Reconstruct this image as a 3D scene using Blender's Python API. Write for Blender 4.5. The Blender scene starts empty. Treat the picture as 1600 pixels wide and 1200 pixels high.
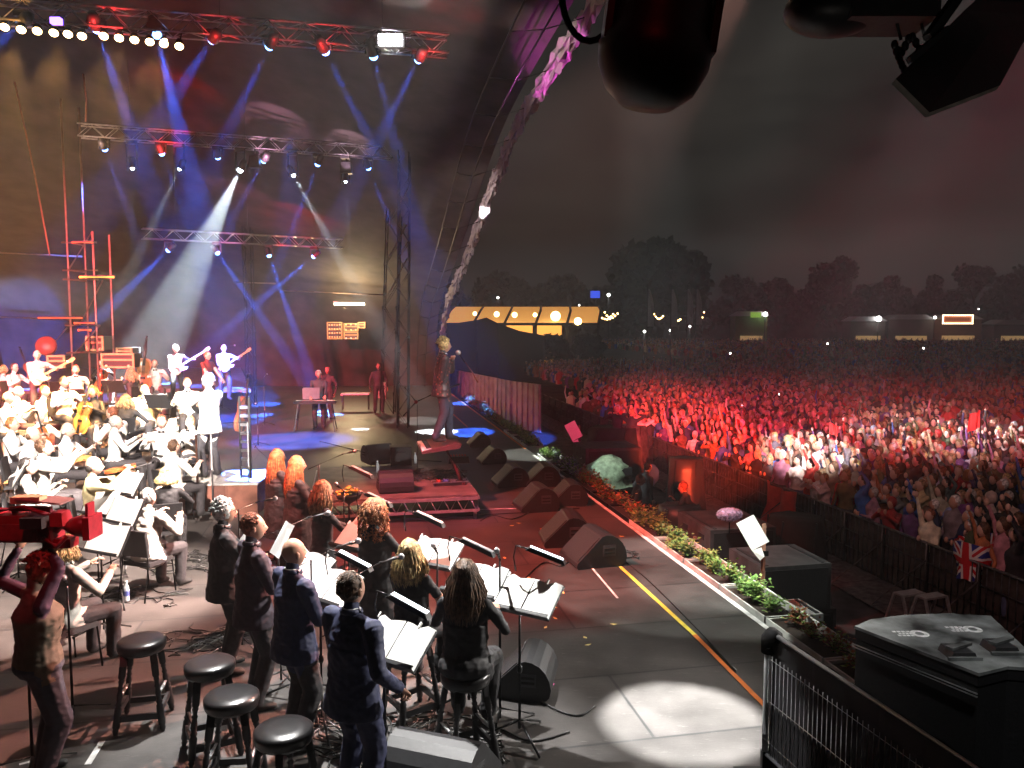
import bpy, bmesh, math, random, re
import numpy as np
from mathutils import Vector, Matrix, Quaternion, noise
random.seed(7)
SC = bpy.context.scene
COL = SC.collection
R = math.radians
# ---------------------------------------------------------------- camera
CAMZ = 3.5
PITCH = math.atan(100/1250)
cd = bpy.data.cameras.new('camera'); cam = bpy.data.objects.new('camera', cd); COL.objects.link(cam)
cd.sensor_width = 36; cd.lens = 36*1250/1600; cd.clip_end = 2000; cd.clip_start = 0.05
cam.location = (0, 0, CAMZ); cam.rotation_euler = (math.pi/2-PITCH, 0, 0)
SC.camera = cam
SC.view_settings.view_transform = 'Standard'; SC.view_settings.look = 'None'
SC.view_settings.exposure = 0.0; SC.view_settings.gamma = 1.0
cy = SC.cycles
cy.use_denoising = True
try: cy.denoiser = 'OPENIMAGEDENOISE'
except Exception: pass
cy.max_bounces = 4; cy.diffuse_bounces = 2; cy.glossy_bounces = 2; cy.transmission_bounces = 4
cy.volume_bounces = 0; cy.transparent_max_bounces = 6; cy.use_light_tree = True
cy.sample_clamp_indirect = 3.0; cy.caustics_reflective = False; cy.caustics_refractive = False

def ray(px, py):
    u, v = (px-800)/1250, (600-py)/1250
    cp, sp = math.cos(PITCH), math.sin(PITCH)
    return Vector((u, cp+v*sp, -sp+v*cp))
def at(px, py, z=0.0):            # the point of the level plane z seen at a pixel of the photograph
    d = ray(px, py); t = (z-CAMZ)/d.z
    return Vector((d.x*t, d.y*t, z))
def atY(px, py, Y):               # the point at depth Y seen at a pixel
    d = ray(px, py); t = Y/d.y
    return Vector((d.x*t, Y, CAMZ+d.z*t))
SD = Vector((-0.196, 0.98, 0)).normalized()      # direction of the stage front edge
SN = Vector((SD.y, -SD.x, 0))                     # from the stage towards the audience
E0 = at(1210, 985)                                # a point on the front edge
SANG = math.atan2(SD.y, SD.x)-math.pi/2           # turn of the stage axis about z
def edge(s, n=0, z=0): return Vector((E0.x, E0.y, 0))+SD*s+SN*n+Vector((0, 0, z))

# ---------------------------------------------------------------- world
w = bpy.data.worlds.new('World'); SC.world = w; w.use_nodes = True
nt = w.node_tree; nt.nodes.clear(); N = nt.nodes.new; L = nt.links.new
out = N('ShaderNodeOutputWorld'); bg = N('ShaderNodeBackground'); sky = N('ShaderNodeTexSky')
sky.sky_type = 'NISHITA'; sky.sun_disc = False; sky.sun_elevation = R(-4.0); sky.sun_rotation = R(120)
tc = N('ShaderNodeTexCoord'); ns = N('ShaderNodeTexNoise'); ns.inputs['Scale'].default_value = 2.2; ns.inputs['Detail'].default_value = 5
mp = N('ShaderNodeMapping'); mp.inputs['Scale'].default_value = (1, 1, 3.2)
L(tc.outputs['Generated'], mp.inputs['Vector']); L(mp.outputs['Vector'], ns.inputs['Vector'])
cr = N('ShaderNodeValToRGB'); cr.color_ramp.elements[0].position = 0.36; cr.color_ramp.elements[0].color = (0.10, 0.095, 0.10, 1)
cr.color_ramp.elements[1].position = 0.72; cr.color_ramp.elements[1].color = (0.46, 0.41, 0.36, 1)
L(ns.outputs['Fac'], cr.inputs['Fac'])
mx = N('ShaderNodeMixRGB'); mx.inputs['Fac'].default_value = 0.9
L(sky.outputs['Color'], mx.inputs['Color1']); L(cr.outputs['Color'], mx.inputs['Color2'])
L(mx.outputs['Color'], bg.inputs['Color']); bg.inputs['Strength'].default_value = 0.1
L(bg.outputs['Background'], out.inputs['Surface'])

# ---------------------------------------------------------------- lights of the show and a few added lamps
def spot(name, loc, tgt, watts, col, deg, blend=0.25, rad=0.08, parent=None):
    ld = bpy.data.lights.new(name, 'SPOT'); o = bpy.data.objects.new(name, ld); COL.objects.link(o)
    ld.energy = watts; ld.color = col; ld.spot_size = R(deg); ld.spot_blend = blend; ld.shadow_soft_size = rad
    o.location = loc; o.rotation_euler = (Vector(tgt)-Vector(loc)).to_track_quat('-Z', 'Y').to_euler()
    if parent: o.parent = parent; o.matrix_parent_inverse = parent.matrix_world.inverted()
    return o
HAZE_D = 0.0012
W1 = (1, .95, .88)
def aim(name, src, px, py, z, watts, col, deg, blend=.2, rad=.1): return spot(name, src, at(px, py, z), watts, col, deg, blend, rad)
NEAR = at(1068, 1128)
aim('key_near_pool', (NEAR.x-.4, NEAR.y+1.0, 8.6), 1068, 1126, 0, 34000, (1, 1, .97), 9.6, .12)
aim('key_far_pool', (-2.5, 24, 8.2), 650, 658, 0, 9000, (1, 1, .97), 14, .1)
aim('choir_top', (-2.4, 9.8, 9.3), 535, 975, 1, 13000, (1, .98, .95), 27, .5)
aim('choir_key', (16, 14, 10), 560, 980, 1, 26000, W1, 18, .4)
aim('edge_wash', (-1.5, 8, 9), 1085, 905, 0, 4500, (.95, 1, .92), 24, .12)
aim('planter_key', (3.2, 9, 8.5), 1100, 915, 0, 5200, (.95, 1, .92), 14, .4)
aim('planter_key', (1.8, 14, 8.5), 1015, 860, 0, 3500, (.95, 1, .92), 10, .4)
aim('red_wash', (-5, 9, 9), 740, 850, 0, 16000, (1, .13, .09), 44, .7)
aim('red_wash_orchestra', (-14, 9, 8.6), 90, 640, 1, 85000, (1, .10, .13), 54, .8)
aim('floor_warm', (4, 13, 9.2), 200, 1060, 0, 26000, (1, .44, .34), 30, .6)
aim('camera_red', (-2.5, 3.5, 6), 60, 815, 2, 350, (1, .05, .08), 14, .5)
aim('added_lid_light', (2.5, 2.5, 9), 1470, 1000, 1.3, 1500, (1, 1, .98), 13, .4)  # added lamp, only there to brighten the speaker stack lid
aim('conductor_key', (0, 3, 9.5), 325, 650, 1.5, 75000, W1, 11, .4)
aim('orchestra_key', (-3, 2.5, 9.5), 90, 690, 1.0, 40000, (1, .84, .74), 38, .5)
aim('orchestra_near_key', (1, 9, 9.5), 160, 830, .8, 55000, (1, .8, .7), 24, .5)
aim('blue_floor', (-6, 22, 8.6), 460, 688, 0, 42000, (.04, .16, 1), 26, .6)
aim('blue_floor_far', (-2.5, 23, 8.6), 732, 678, 0, 6000, (.03, .1, 1), 10, .4)
aim('singer_key', (8, 4, 9), 692, 605, 2.3, 11000, W1, 9, .3)
aim('green_plants_key', (-3, 18, 8.2), 835, 710, 0, 9000, (.9, 1, .9), 13, .3)
aim('crowd_white', (2.5, 1.5, 8.9), 1262, 712, -.2, 80000, (1, .98, .95), 7.5, .6)
aim('crowd_white_side', (2.5, 1.5, 8.9), 1450, 680, -.2, 26000, (1, .86, .84), 12, .8)
aim('cover_key', (-3, 15, 8.2), 952, 718, .2, 5000, (.95, 1, .95), 7, .4)
aim('added_keys_light', (-2, 16, 8.5), 497, 620, 1, 5000, (.9, .92, 1), 9, .5)  # added lamp to brighten the far keyboard player
aim('riser_key', (-3, 8, 7), 690, 780, .3, 1800, (1, .3, .75), 16, .5)
spot('near_red', (0.3, 1.5, 5.2), atY(1040, 60, 2.75), 3, (1, .04, .04), 22, .8)
aim('crowd_red', (2.3, 1.6, 3.4), 1080, 695, -.3, 95000, (1, .07, .025), 11.5, .7)
for x_, y_, w_ in ((900, 650, 16000), (1050, 655, 48000), (1210, 655, 40000), (1370, 655, 22000), (1530, 650, 12000)): aim('crowd_magenta', (2.3, 1.2, 5.5), x_, y_, -.4, w_, (1, .045, .14), 13, 1.0)
aim('crowd_near', (1, 3, 9), 1500, 780, .2, 1500, (1, .5, .45), 34, .7)
aim('arch_white', (-4, 26, 1), 757, 345, 0, 1, W1, 5)
spot('added_near_bounce', (0.9, .4, 2.3), atY(1480, 110, 2.75), 22, (1, .9, .8), 20, .8)  # added lamp standing in for stage light bounced onto the flood light
spot('added_post_light', (-1.5, 6.5, 6.5), at(1195, 1090, .6), 1500, (1, 1, 1), 9, .6)  # added lamp to whiten the fence post
# ================================================================ helpers
MATS = {}
def mat(name, col=(.5, .5, .5), rough=.6, metal=0.0, var=.12, scale=9.0, bump=0.0, emit=None, es=1.0, objcol=False, alpha=None, spec=None):
    if name in MATS: return MATS[name]
    m = bpy.data.materials.new(name); m.use_nodes = True; nt = m.node_tree; b = nt.nodes['Principled BSDF']
    b.inputs['Roughness'].default_value = rough; b.inputs['Metallic'].default_value = metal
    if spec is not None: b.inputs['Specular IOR Level'].default_value = spec
    c = (*col, 1)
    tc = nt.nodes.new('ShaderNodeTexCoord'); n = nt.nodes.new('ShaderNodeTexNoise')
    n.inputs['Scale'].default_value = scale; n.inputs['Detail'].default_value = 4
    nt.links.new(tc.outputs['Object'], n.inputs['Vector'])
    hs = nt.nodes.new('ShaderNodeHueSaturation')
    mr = nt.nodes.new('ShaderNodeMapRange'); mr.inputs['From Min'].default_value = .3; mr.inputs['From Max'].default_value = .7
    mr.inputs['To Min'].default_value = 1-var*1.6; mr.inputs['To Max'].default_value = 1+var
    nt.links.new(n.outputs['Fac'], mr.inputs['Value']); nt.links.new(mr.outputs['Result'], hs.inputs['Value'])
    if objcol:
        oi = nt.nodes.new('ShaderNodeObjectInfo'); nt.links.new(oi.outputs['Color'], hs.inputs['Color'])
    else: hs.inputs['Color'].default_value = c
    nt.links.new(hs.outputs['Color'], b.inputs['Base Color'])
    if bump:
        bp = nt.nodes.new('ShaderNodeBump'); bp.inputs['Strength'].default_value = bump; bp.inputs['Distance'].default_value = .01
        nt.links.new(n.outputs['Fac'], bp.inputs['Height']); nt.links.new(bp.outputs['Normal'], b.inputs['Normal'])
    if emit:
        b.inputs['Emission Color'].default_value = (*emit, 1); b.inputs['Emission Strength'].default_value = es
    if alpha is not None: b.inputs['Alpha'].default_value = alpha
    MATS[name] = m; return m

def frame(d):
    d = Vector(d).normalized(); u = Vector((0, 0, 1)) if abs(d.z) < .95 else Vector((0, 1, 0))
    x = d.cross(u).normalized(); return x, x.cross(d).normalized(), d

class MB:
    def __init__(s): s.v = []; s.f = []; s.m = []; s.s = []
    def add(s, vs, fs, m=0, sm=False, M=None):
        o = len(s.v)
        s.v += [tuple(M @ Vector(p)) for p in vs] if M is not None else [tuple(p) for p in vs]
        s.f += [tuple(i+o for i in f) for f in fs]; s.m += [m]*len(fs); s.s += [sm]*len(fs); return s
    def box(s, c, d, m=0, M=None, taper=1.0):
        x, y, z = d[0]/2, d[1]/2, d[2]/2; t = taper; c = Vector(c)
        vs = [c+Vector(p) for p in ((-x, -y, -z), (x, -y, -z), (x, y, -z), (-x, y, -z), (-x*t, -y*t, z), (x*t, -y*t, z), (x*t, y*t, z), (-x*t, y*t, z))]
        return s.add(vs, [(0, 3, 2, 1), (4, 5, 6, 7), (0, 1, 5, 4), (1, 2, 6, 5), (2, 3, 7, 6), (3, 0, 4, 7)], m, False, M)
    def bar(s, a, b, w, h=None, m=0):
        h = h or w; a, b = Vector(a), Vector(b); x, y, d = frame(b-a)
        M = Matrix((x, y, d)).transposed().to_4x4(); M.translation = (a+b)/2
        return s.box((0, 0, 0), (w, h, (b-a).length), m, M)
    def tube(s, pts, r, n=8, m=0, sm=True, flat=1.0, cap=True, up=None):
        pts = [Vector(p) for p in pts]; k = len(pts)
        rs = r if isinstance(r, (list, tuple)) else [r]*k
        vs = []; px = None
        for i, p in enumerate(pts):
            d = (pts[min(i+1, k-1)]-pts[max(i-1, 0)])
            if d.length < 1e-9: d = Vector((0, 0, 1))
            if px is None:
                x, y, d = frame(d)
                if up is not None:
                    x = Vector(up).cross(d).normalized(); y = d.cross(x)
            else:
                d = d.normalized(); x = px-d*px.dot(d)
                x = x.normalized() if x.length > 1e-6 else frame(d)[0]; y = d.cross(x)
            px = x
            ra, rb = (rs[i] if isinstance(rs[i], (list, tuple)) else (rs[i], rs[i]*flat))
            for j in range(n):
                a = 2*math.pi*j/n; vs.append(p+x*(ra*math.cos(a))+y*(rb*math.sin(a)))
        fs = [(i*n+j, i*n+(j+1) % n, (i+1)*n+(j+1) % n, (i+1)*n+j) for i in range(k-1) for j in range(n)]
        if cap: fs += [tuple(range(n-1, -1, -1)), tuple(range((k-1)*n, k*n))]
        return s.add(vs, fs, m, sm)
    def caps(s, a, b, ra, rb, n=10, m=0):       # rounded tapered limb
        a, b = Vector(a), Vector(b); d = (b-a).normalized()
        return s.tube([a-d*ra*.95, a-d*ra*.7, a, b, b+d*rb*.7, b+d*rb*.95], [ra*.25, ra*.72, ra, rb, rb*.72, rb*.25], n, m)
    def lathe(s, prof, n=16, m=0, M=None, sm=True, cap=True):
        vs = [(r*math.cos(2*math.pi*j/n), r*math.sin(2*math.pi*j/n), z) for r, z in prof for j in range(n)]
        k = len(prof); fs = [(i*n+j, i*n+(j+1) % n, (i+1)*n+(j+1) % n, (i+1)*n+j) for i in range(k-1) for j in range(n)]
        if cap: fs += [tuple(range(n-1, -1, -1)), tuple(range((k-1)*n, k*n))]
        return s.add(vs, fs, m, sm, M)
    def ell(s, c, r, m=0, n=12, k=8, M=None, nz=0.0, seed=0):
        if not isinstance(r, (list, tuple)): r = (r, r, r)
        vs = []; c = Vector(c)
        for i in range(k+1):
            th = math.pi*(.02+.96*i/k)
            for j in range(n):
                ph = 2*math.pi*j/n; q = Vector((math.sin(th)*math.cos(ph), math.sin(th)*math.sin(ph), math.cos(th)))
                e = 1+nz*noise.noise(q*3.1+Vector((seed*3.7, seed, 0))) if nz else 1
                vs.append(c+Vector((q.x*r[0]*e, q.y*r[1]*e, q.z*r[2]*e)))
        fs = [(i*n+j, (i+1)*n+j, (i+1)*n+(j+1) % n, i*n+(j+1) % n) for i in range(k) for j in range(n)]
        fs += [tuple(range(n)), tuple(range((k+1)*n-1, k*n-1, -1))]
        return s.add(vs, fs, m, True, M)
    def prism(s, outline, t, m=0, M=None, sm=False):  # outline in xz, thickness along y
        n = len(outline); vs = [(x, -t/2, z) for x, z in outline]+[(x, t/2, z) for x, z in outline]
        fs = [tuple(range(n)), tuple(range(2*n-1, n-1, -1))]+[(i, i+n, (i+1) % n+n, (i+1) % n) for i in range(n)]
        return s.add(vs, fs, m, sm, M)
    def build(s, name, mats, parent=None, world=False, loc=None):
        me = bpy.data.meshes.new(name)
        off = parent.location if (world and parent) else (loc if loc is not None else None)
        vs = [(p[0]-off[0], p[1]-off[1], p[2]-off[2]) for p in s.v] if off is not None else s.v
        me.from_pydata(vs, [], s.f)
        mats = mats if isinstance(mats, (list, tuple)) else [mats]
        for x in mats: me.materials.append(x)
        me.polygons.foreach_set('material_index', s.m); me.polygons.foreach_set('use_smooth', s.s); me.update()
        o = bpy.data.objects.new(name, me); COL.objects.link(o)
        if parent: o.parent = parent
        elif loc is not None: o.location = loc
        return o

def tag(o, label=None, cat=None, group=None, kind=None):
    if label: o['label'] = label
    if cat: o['category'] = cat
    if group: o['group'] = group
    if kind: o['kind'] = kind
    return o
def thing(name, label, cat, loc=(0, 0, 0), rz=0, group=None, s=1.0):
    o = bpy.data.objects.new(name, None); COL.objects.link(o); o.location = loc; o.rotation_euler = (0, 0, rz); o.scale = (s, s, s)
    o.empty_display_size = .1
    return tag(o, label, cat, group)
def dup(root, loc=None, rz=None, label=None, group=None, rot=None):
    r = root.copy(); COL.objects.link(r)
    if loc is not None: r.location = loc
    if rz is not None: r.rotation_euler = (0, 0, rz)
    if rot is not None: r.rotation_euler = rot
    if label: r['label'] = label
    if group: r['group'] = group
    def rec(a, b):
        for ch in a.children:
            if ch.type == 'LIGHT': continue
            c = ch.copy(); COL.objects.link(c); c.parent = b; rec(ch, c)
    rec(root, r); return r
def ordn(n): return ['first', 'second', 'third', 'fourth', 'fifth', 'sixth', 'seventh', 'eighth', 'ninth', 'tenth', 'eleventh', 'twelfth', 'thirteenth', 'fourteenth', 'fifteenth', 'sixteenth', 'seventeenth', 'eighteenth', 'nineteenth', 'twentieth'][n] if n < 20 else '%dth' % (n+1)

# common materials
BLK = mat('black_paint', (.02, .02, .022), .45, bump=.1, scale=30)
BLKM = mat('black_steel', (.03, .03, .032), .35, .6)
STEEL = mat('steel', (.55, .55, .56), .35, .9, scale=20)
ALU = mat('aluminium', (.62, .62, .63), .38, .8, scale=14)
RUB = mat('black_rubber', (.015, .015, .015), .8)
PAPER = mat('white_paper', (.85, .84, .8), .7, var=.03)
WOOD = mat('varnished_wood', (.42, .13, .04), .25, var=.3, scale=14)
WOODD = mat('dark_wood', (.09, .035, .02), .35, var=.3)
SKIN = mat('skin', (.55, .30, .21), .5, var=.07)
SKINP = mat('pale_skin', (.66, .42, .33), .5, var=.07)
SKIND = mat('brown_skin', (.24, .11, .065), .5, var=.07)
LIP = mat('lips', (.35, .09, .08), .5)
EYE = mat('eye', (.03, .02, .02), .2)
CHROME = mat('chrome', (.75, .75, .76), .18, 1.0)

# ================================================================ people
def ik(a, t, l1, l2, pole):
    a, t = Vector(a), Vector(t); d = t-a; L = min(max(d.length, abs(l1-l2)+.01), (l1+l2)*.995); dn = d.normalized()
    x = (l1*l1-l2*l2+L*L)/(2*L); h = math.sqrt(max(l1*l1-x*x, 0)); p = Vector(pole); p = p-dn*p.dot(dn)
    p = p.normalized() if p.length > 1e-5 else frame(dn)[0]
    return a+dn*x+p*h, a+dn*L
def hand(mb, wr, d, nrm, side, curl=.5, m=0, s=1.0):
    d = Vector(d).normalized(); nrm = Vector(nrm); nrm = (nrm-d*nrm.dot(d)).normalized(); x = d.cross(nrm)*side
    wr = Vector(wr)
    mb.tube([wr-d*.02*s, wr+d*.02*s, wr+d*.06*s, wr+d*.095*s], [(.026*s, .02*s), (.036*s, .018*s), (.043*s, .016*s), (.036*s, .011*s)], 8, m, up=nrm)
    for i, (o, ln) in enumerate(((-.031, .068), (-.011, .08), (.011, .075), (.03, .058))):
        p = wr+d*.09*s+x*o*s; pts = [p]; a = 0
        for k in range(3):
            a += curl*(.55+.4*k)*(1+.12*i); q = d*math.cos(a)+nrm*math.sin(a)+x*o*1.5; p = p+q.normalized()*ln*s*(.42, .32, .26)[k]; pts.append(p)
        mb.tube(pts, [.0095*s, .009*s, .008*s, .006*s], 6, m)
    p = wr+d*.025*s-x*.034*s; q = (d*.75-x*.6+nrm*.35).normalized(); p1 = p+q*.038*s; p2 = p1+(d*.9-x*.1+nrm*(.2+curl*.6)).normalized()*.032*s
    mb.tube([p, p1, p2], [.014*s, .011*s, .008*s], 6, m)
def headmesh(mb, c, Rm, s=1.0, skin=0, lip=1, eye=2, fem=False, detail=True):
    n, k = (22, 16) if detail else (12, 8); vs = []
    for i in range(k+1):
        th = math.pi*(.015+.97*i/k)
        for j in range(n):
            ph = 2*math.pi*j/n; x, y, z = math.sin(th)*math.sin(ph), math.sin(th)*math.cos(ph), math.cos(th)
            X, Y, Z = x*.082, y*.098, z*.121
            if z < .1:
                t = (.1-z)/1.1; X *= 1-.36*t**1.3; Y = Y*(1-.12*t) if y > 0 else Y*(1-.5*t)
                if y > 0: Y += .012*t
            if z > .5: X *= 1.03
            if y > .3 and detail:
                g = math.exp(-(x/.16)**2)*math.exp(-((z+.18)/.24)**2); Y += .024*g*(1.2 if z < -.05 else .8)
                g = math.exp(-((abs(x)-.38)/.17)**2)*math.exp(-((z-.08)/.13)**2); Y -= .011*g
                g = math.exp(-((z-.27)/.1)**2)*math.exp(-(x/.6)**2); Y += .005*g
                g = math.exp(-(x/.25)**2)*math.exp(-((z+.75)/.15)**2); Y += .007*g
            vs.append(Vector((X, Y, Z))*s)
    fs = [(i*n+j, i*n+(j+1) % n, (i+1)*n+(j+1) % n, (i+1)*n+j) for i in range(k) for j in range(n)]
    fs += [tuple(range(n-1, -1, -1)), tuple(range(k*n, (k+1)*n))]
    M = Rm.to_4x4(); M.translation = c
    mb.add(vs, fs, skin, True, M)
    if detail:
        for sx in (-1, 1):
            mb.ell((sx*.08*s, -.004*s, -.005*s), (.011*s, .02*s, .032*s), skin, 8, 6, M)
            mb.ell((sx*.029*s, .083*s, .008*s), (.0125*s, .008*s, .007*s), eye, 8, 5, M)
        mb.ell((0, .094*s, -.066*s), (.022*s, .009*s, .007*s), lip, 8, 5, M)
    return M
HAIRC = {'red': (.46, .16, .055), 'ginger': (.40, .14, .05), 'blond': (.62, .45, .20), 'brown': (.10, .05, .025), 'black': (.02, .016, .015),
         'grey': (.5, .48, .46), 'white': (.78, .76, .73), 'fair': (.35, .2, .1), 'auburn': (.25, .07, .03)}
def hairmat(c, k=0):
    b = HAIRC[c]; f = (1, .72, 1.3)[k]
    return mat('hair_%s_%d' % (c, k), tuple(min(1, x*f) for x in b), .62, var=.45, scale=30, bump=.5)
def hair(parent, c, Rm, style, color, s=1.0, L=.35, seed=1, lod=1):
    if style == 'none': return
    tuft = style in ('short', 'crop', 'bob', 'balding')
    rnd = random.Random(seed); mb = MB(); M = Rm.to_4x4(); M.translation = c
    down = (Rm.inverted() @ Vector((0, 0, -1)))
    if style == 'balding':
        for sx in (-1, 1): mb.ell((sx*.05*s, -.045*s, -.015*s), (.035*s, .05*s, .045*s), 0, 10, 7, M, .3, seed)
        mb.ell((0, -.062*s, -.02*s), (.062*s, .042*s, .05*s), 0, 12, 7, M, .3, seed)
    else:
        v = {'short': (1.07, 1.0, 1.0), 'crop': (1.03, .98, .97), 'thick': (1.17, 1.1, 1.1), 'long': (1.12, 1.03, 1.04), 'bob': (1.15, 1.06, 1.06), 'curly': (1.75, 1.55, 1.35), 'bun': (1.06, 1, 1)}[style]
        mb.ell((0, -.016*s, .024*s), (.081*v[0]*s, .093*v[1]*s, .108*v[2]*s), 0, 20, 14, M, .16 if style in ('thick', 'curly') else .08, seed)
        if style == 'thick':
            for i in range(190):
                a = rnd.uniform(0, 6.28); e = rnd.uniform(.1, 1.5); q = Vector((math.cos(a)*math.cos(e), math.sin(a)*math.cos(e)*1.0-.1, math.sin(e)))
                if q.y > .75 and q.z < .6: continue
                p = Vector((q.x*.086, q.y*.1-.014, q.z*.118+.02))*s; t = Vector((rnd.uniform(-1, 1), rnd.uniform(-.8, .8), rnd.uniform(-1, .6)))*.018*s
                mb.tube([M @ p, M @ (p+q*.012*s+t*.6), M @ (p+q*.012*s+t*1.5)], [.012*s, .012*s, .005*s], 5, rnd.choice((0, 0, 0, 1)))
        if tuft:
            for i in range(170 if lod else 60):
                a = rnd.uniform(0, 6.28); e = rnd.uniform(-.25, 1.5); q = Vector((math.cos(a)*math.cos(e), math.sin(a)*math.cos(e), math.sin(e)))
                if q.y > .55 and q.z < .62 or (q.y > .2 and q.z < .2): continue
                p = Vector((q.x*.081*v[0], q.y*.093*v[1]-.016, q.z*.108*v[2]+.024))*s; t = (Vector((rnd.uniform(-.4, .4), .5 if q.z > .6 else -.25, -.9+q.z*1.0))); t = (t-q*t.dot(q)).normalized()*rnd.uniform(.016, .03)*s
                mb.tube([M @ (p-t*.5), M @ (p+q*.006*s), M @ (p+t*.8+q*.002*s)], [.006*s, .011*s, .004*s], 5, rnd.choice((0, 0, 1, 2)), flat=.5)
        if style == 'bun': mb.ell((0, -.12*s, .05*s), .04*s, 0, 10, 8, M, .2, 3)
        if style in ('long', 'bob'):
            b0 = Vector((0, -.05, .02))*s; mb.tube([M @ (b0+Vector((0, -.0, .05))*s)]+[M @ (b0+down*L*s*f+Vector((0, -.035*s, 0))*math.sin(f*2)) for f in (.1, .35, .6, .8)], [(.07*s, .05*s), (.088*s, .055*s), (.095*s, .045*s), (.088*s, .032*s), (.05*s, .012*s)], 14, 0, up=Rm @ Vector((0, 1, 0)))
            nl = 380 if lod else 70
            for i in range(nl):
                a = math.pi*(.5+(rnd.random()-.5)*1.32)          # round the back, from side to side
                q = Vector((math.cos(a), -math.sin(a), 0)); e = rnd.uniform(.15, 1.15)
                p0 = Vector((q.x*.08*math.cos(e)*s, (q.y*.098*math.cos(e)-.014)*s, (.03+.112*math.sin(e))*s))
                p1 = Vector((q.x*.102*s, (q.y*.112-.012)*s, (.0+.02*rnd.random())*s))
                ln = L*rnd.uniform(.8, 1.05)*s; wv = rnd.uniform(-.024, .024); out_ = q*(.02+.045*rnd.random())
                pts = [p0, p0.lerp(p1, .5)+q*.012*s, p1]
                for k in range(1, 5):
                    t = k/4; pts.append(p1+down*ln*t+out_*math.sin(t*2.4)+Vector((wv*math.sin(k*2.1+i), -.01*t, 0)))
                r0 = rnd.uniform(.0035, .0085)*s*(1 if lod else 1.8)
                mb.tube([M @ p for p in pts], [r0*.6, r0, r0*1.1, r0*1.1, r0, r0*.8, r0*.25], 5, rnd.choice((0, 0, 1, 2)), flat=.6)
        if style == 'curly':
            for i in range(560 if lod else 90):
                a = rnd.uniform(0, 6.283); z = rnd.uniform(-1.25, 1); c_ = math.sqrt(max(0, 1-min(z, 1)**2)) if z > -.2 else .98
                q = Vector((math.cos(a)*c_, math.sin(a)*c_, z))
                if q.y > .45 and -1.3 < z < .45: continue
                p = Vector((q.x*.155, q.y*.15-.03, q.z*.17-.01))*s; t1, t2, _ = frame(q); r = rnd.uniform(.008, .016)*s; ph = rnd.uniform(0, 6)
                pts = [p+(t1*math.cos(ph+k*1.9)+t2*math.sin(ph+k*1.9))*r+q*.004*k*s+down*.008*k*s for k in range(5)]
                mb.tube([M @ x for x in pts], [.005*s, .0075*s, .0075*s, .007*s, .003*s], 5, rnd.choice((0, 1, 2)))
    return mb.build('hair', [hairmat(color, 0), hairmat(color, 1), hairmat(color, 2)], parent)

def remesh(mb, vox):
    o = mb.build('tmp', [], None); md = o.modifiers.new('r', 'REMESH'); md.mode = 'VOXEL'; md.voxel_size = vox
    sm = o.modifiers.new('s', 'SMOOTH'); sm.factor = .5; sm.iterations = 2
    dg = bpy.context.evaluated_depsgraph_get(); me = bpy.data.meshes.new_from_object(o.evaluated_get(dg))
    nv = len(me.vertices); co = np.empty(nv*3, np.float32); me.vertices.foreach_get('co', co)
    fs = [tuple(p.vertices) for p in me.polygons]
    tmp = o.data; bpy.data.objects.remove(o); bpy.data.meshes.remove(tmp); bpy.data.meshes.remove(me)
    return co.reshape(-1, 3), fs

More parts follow.
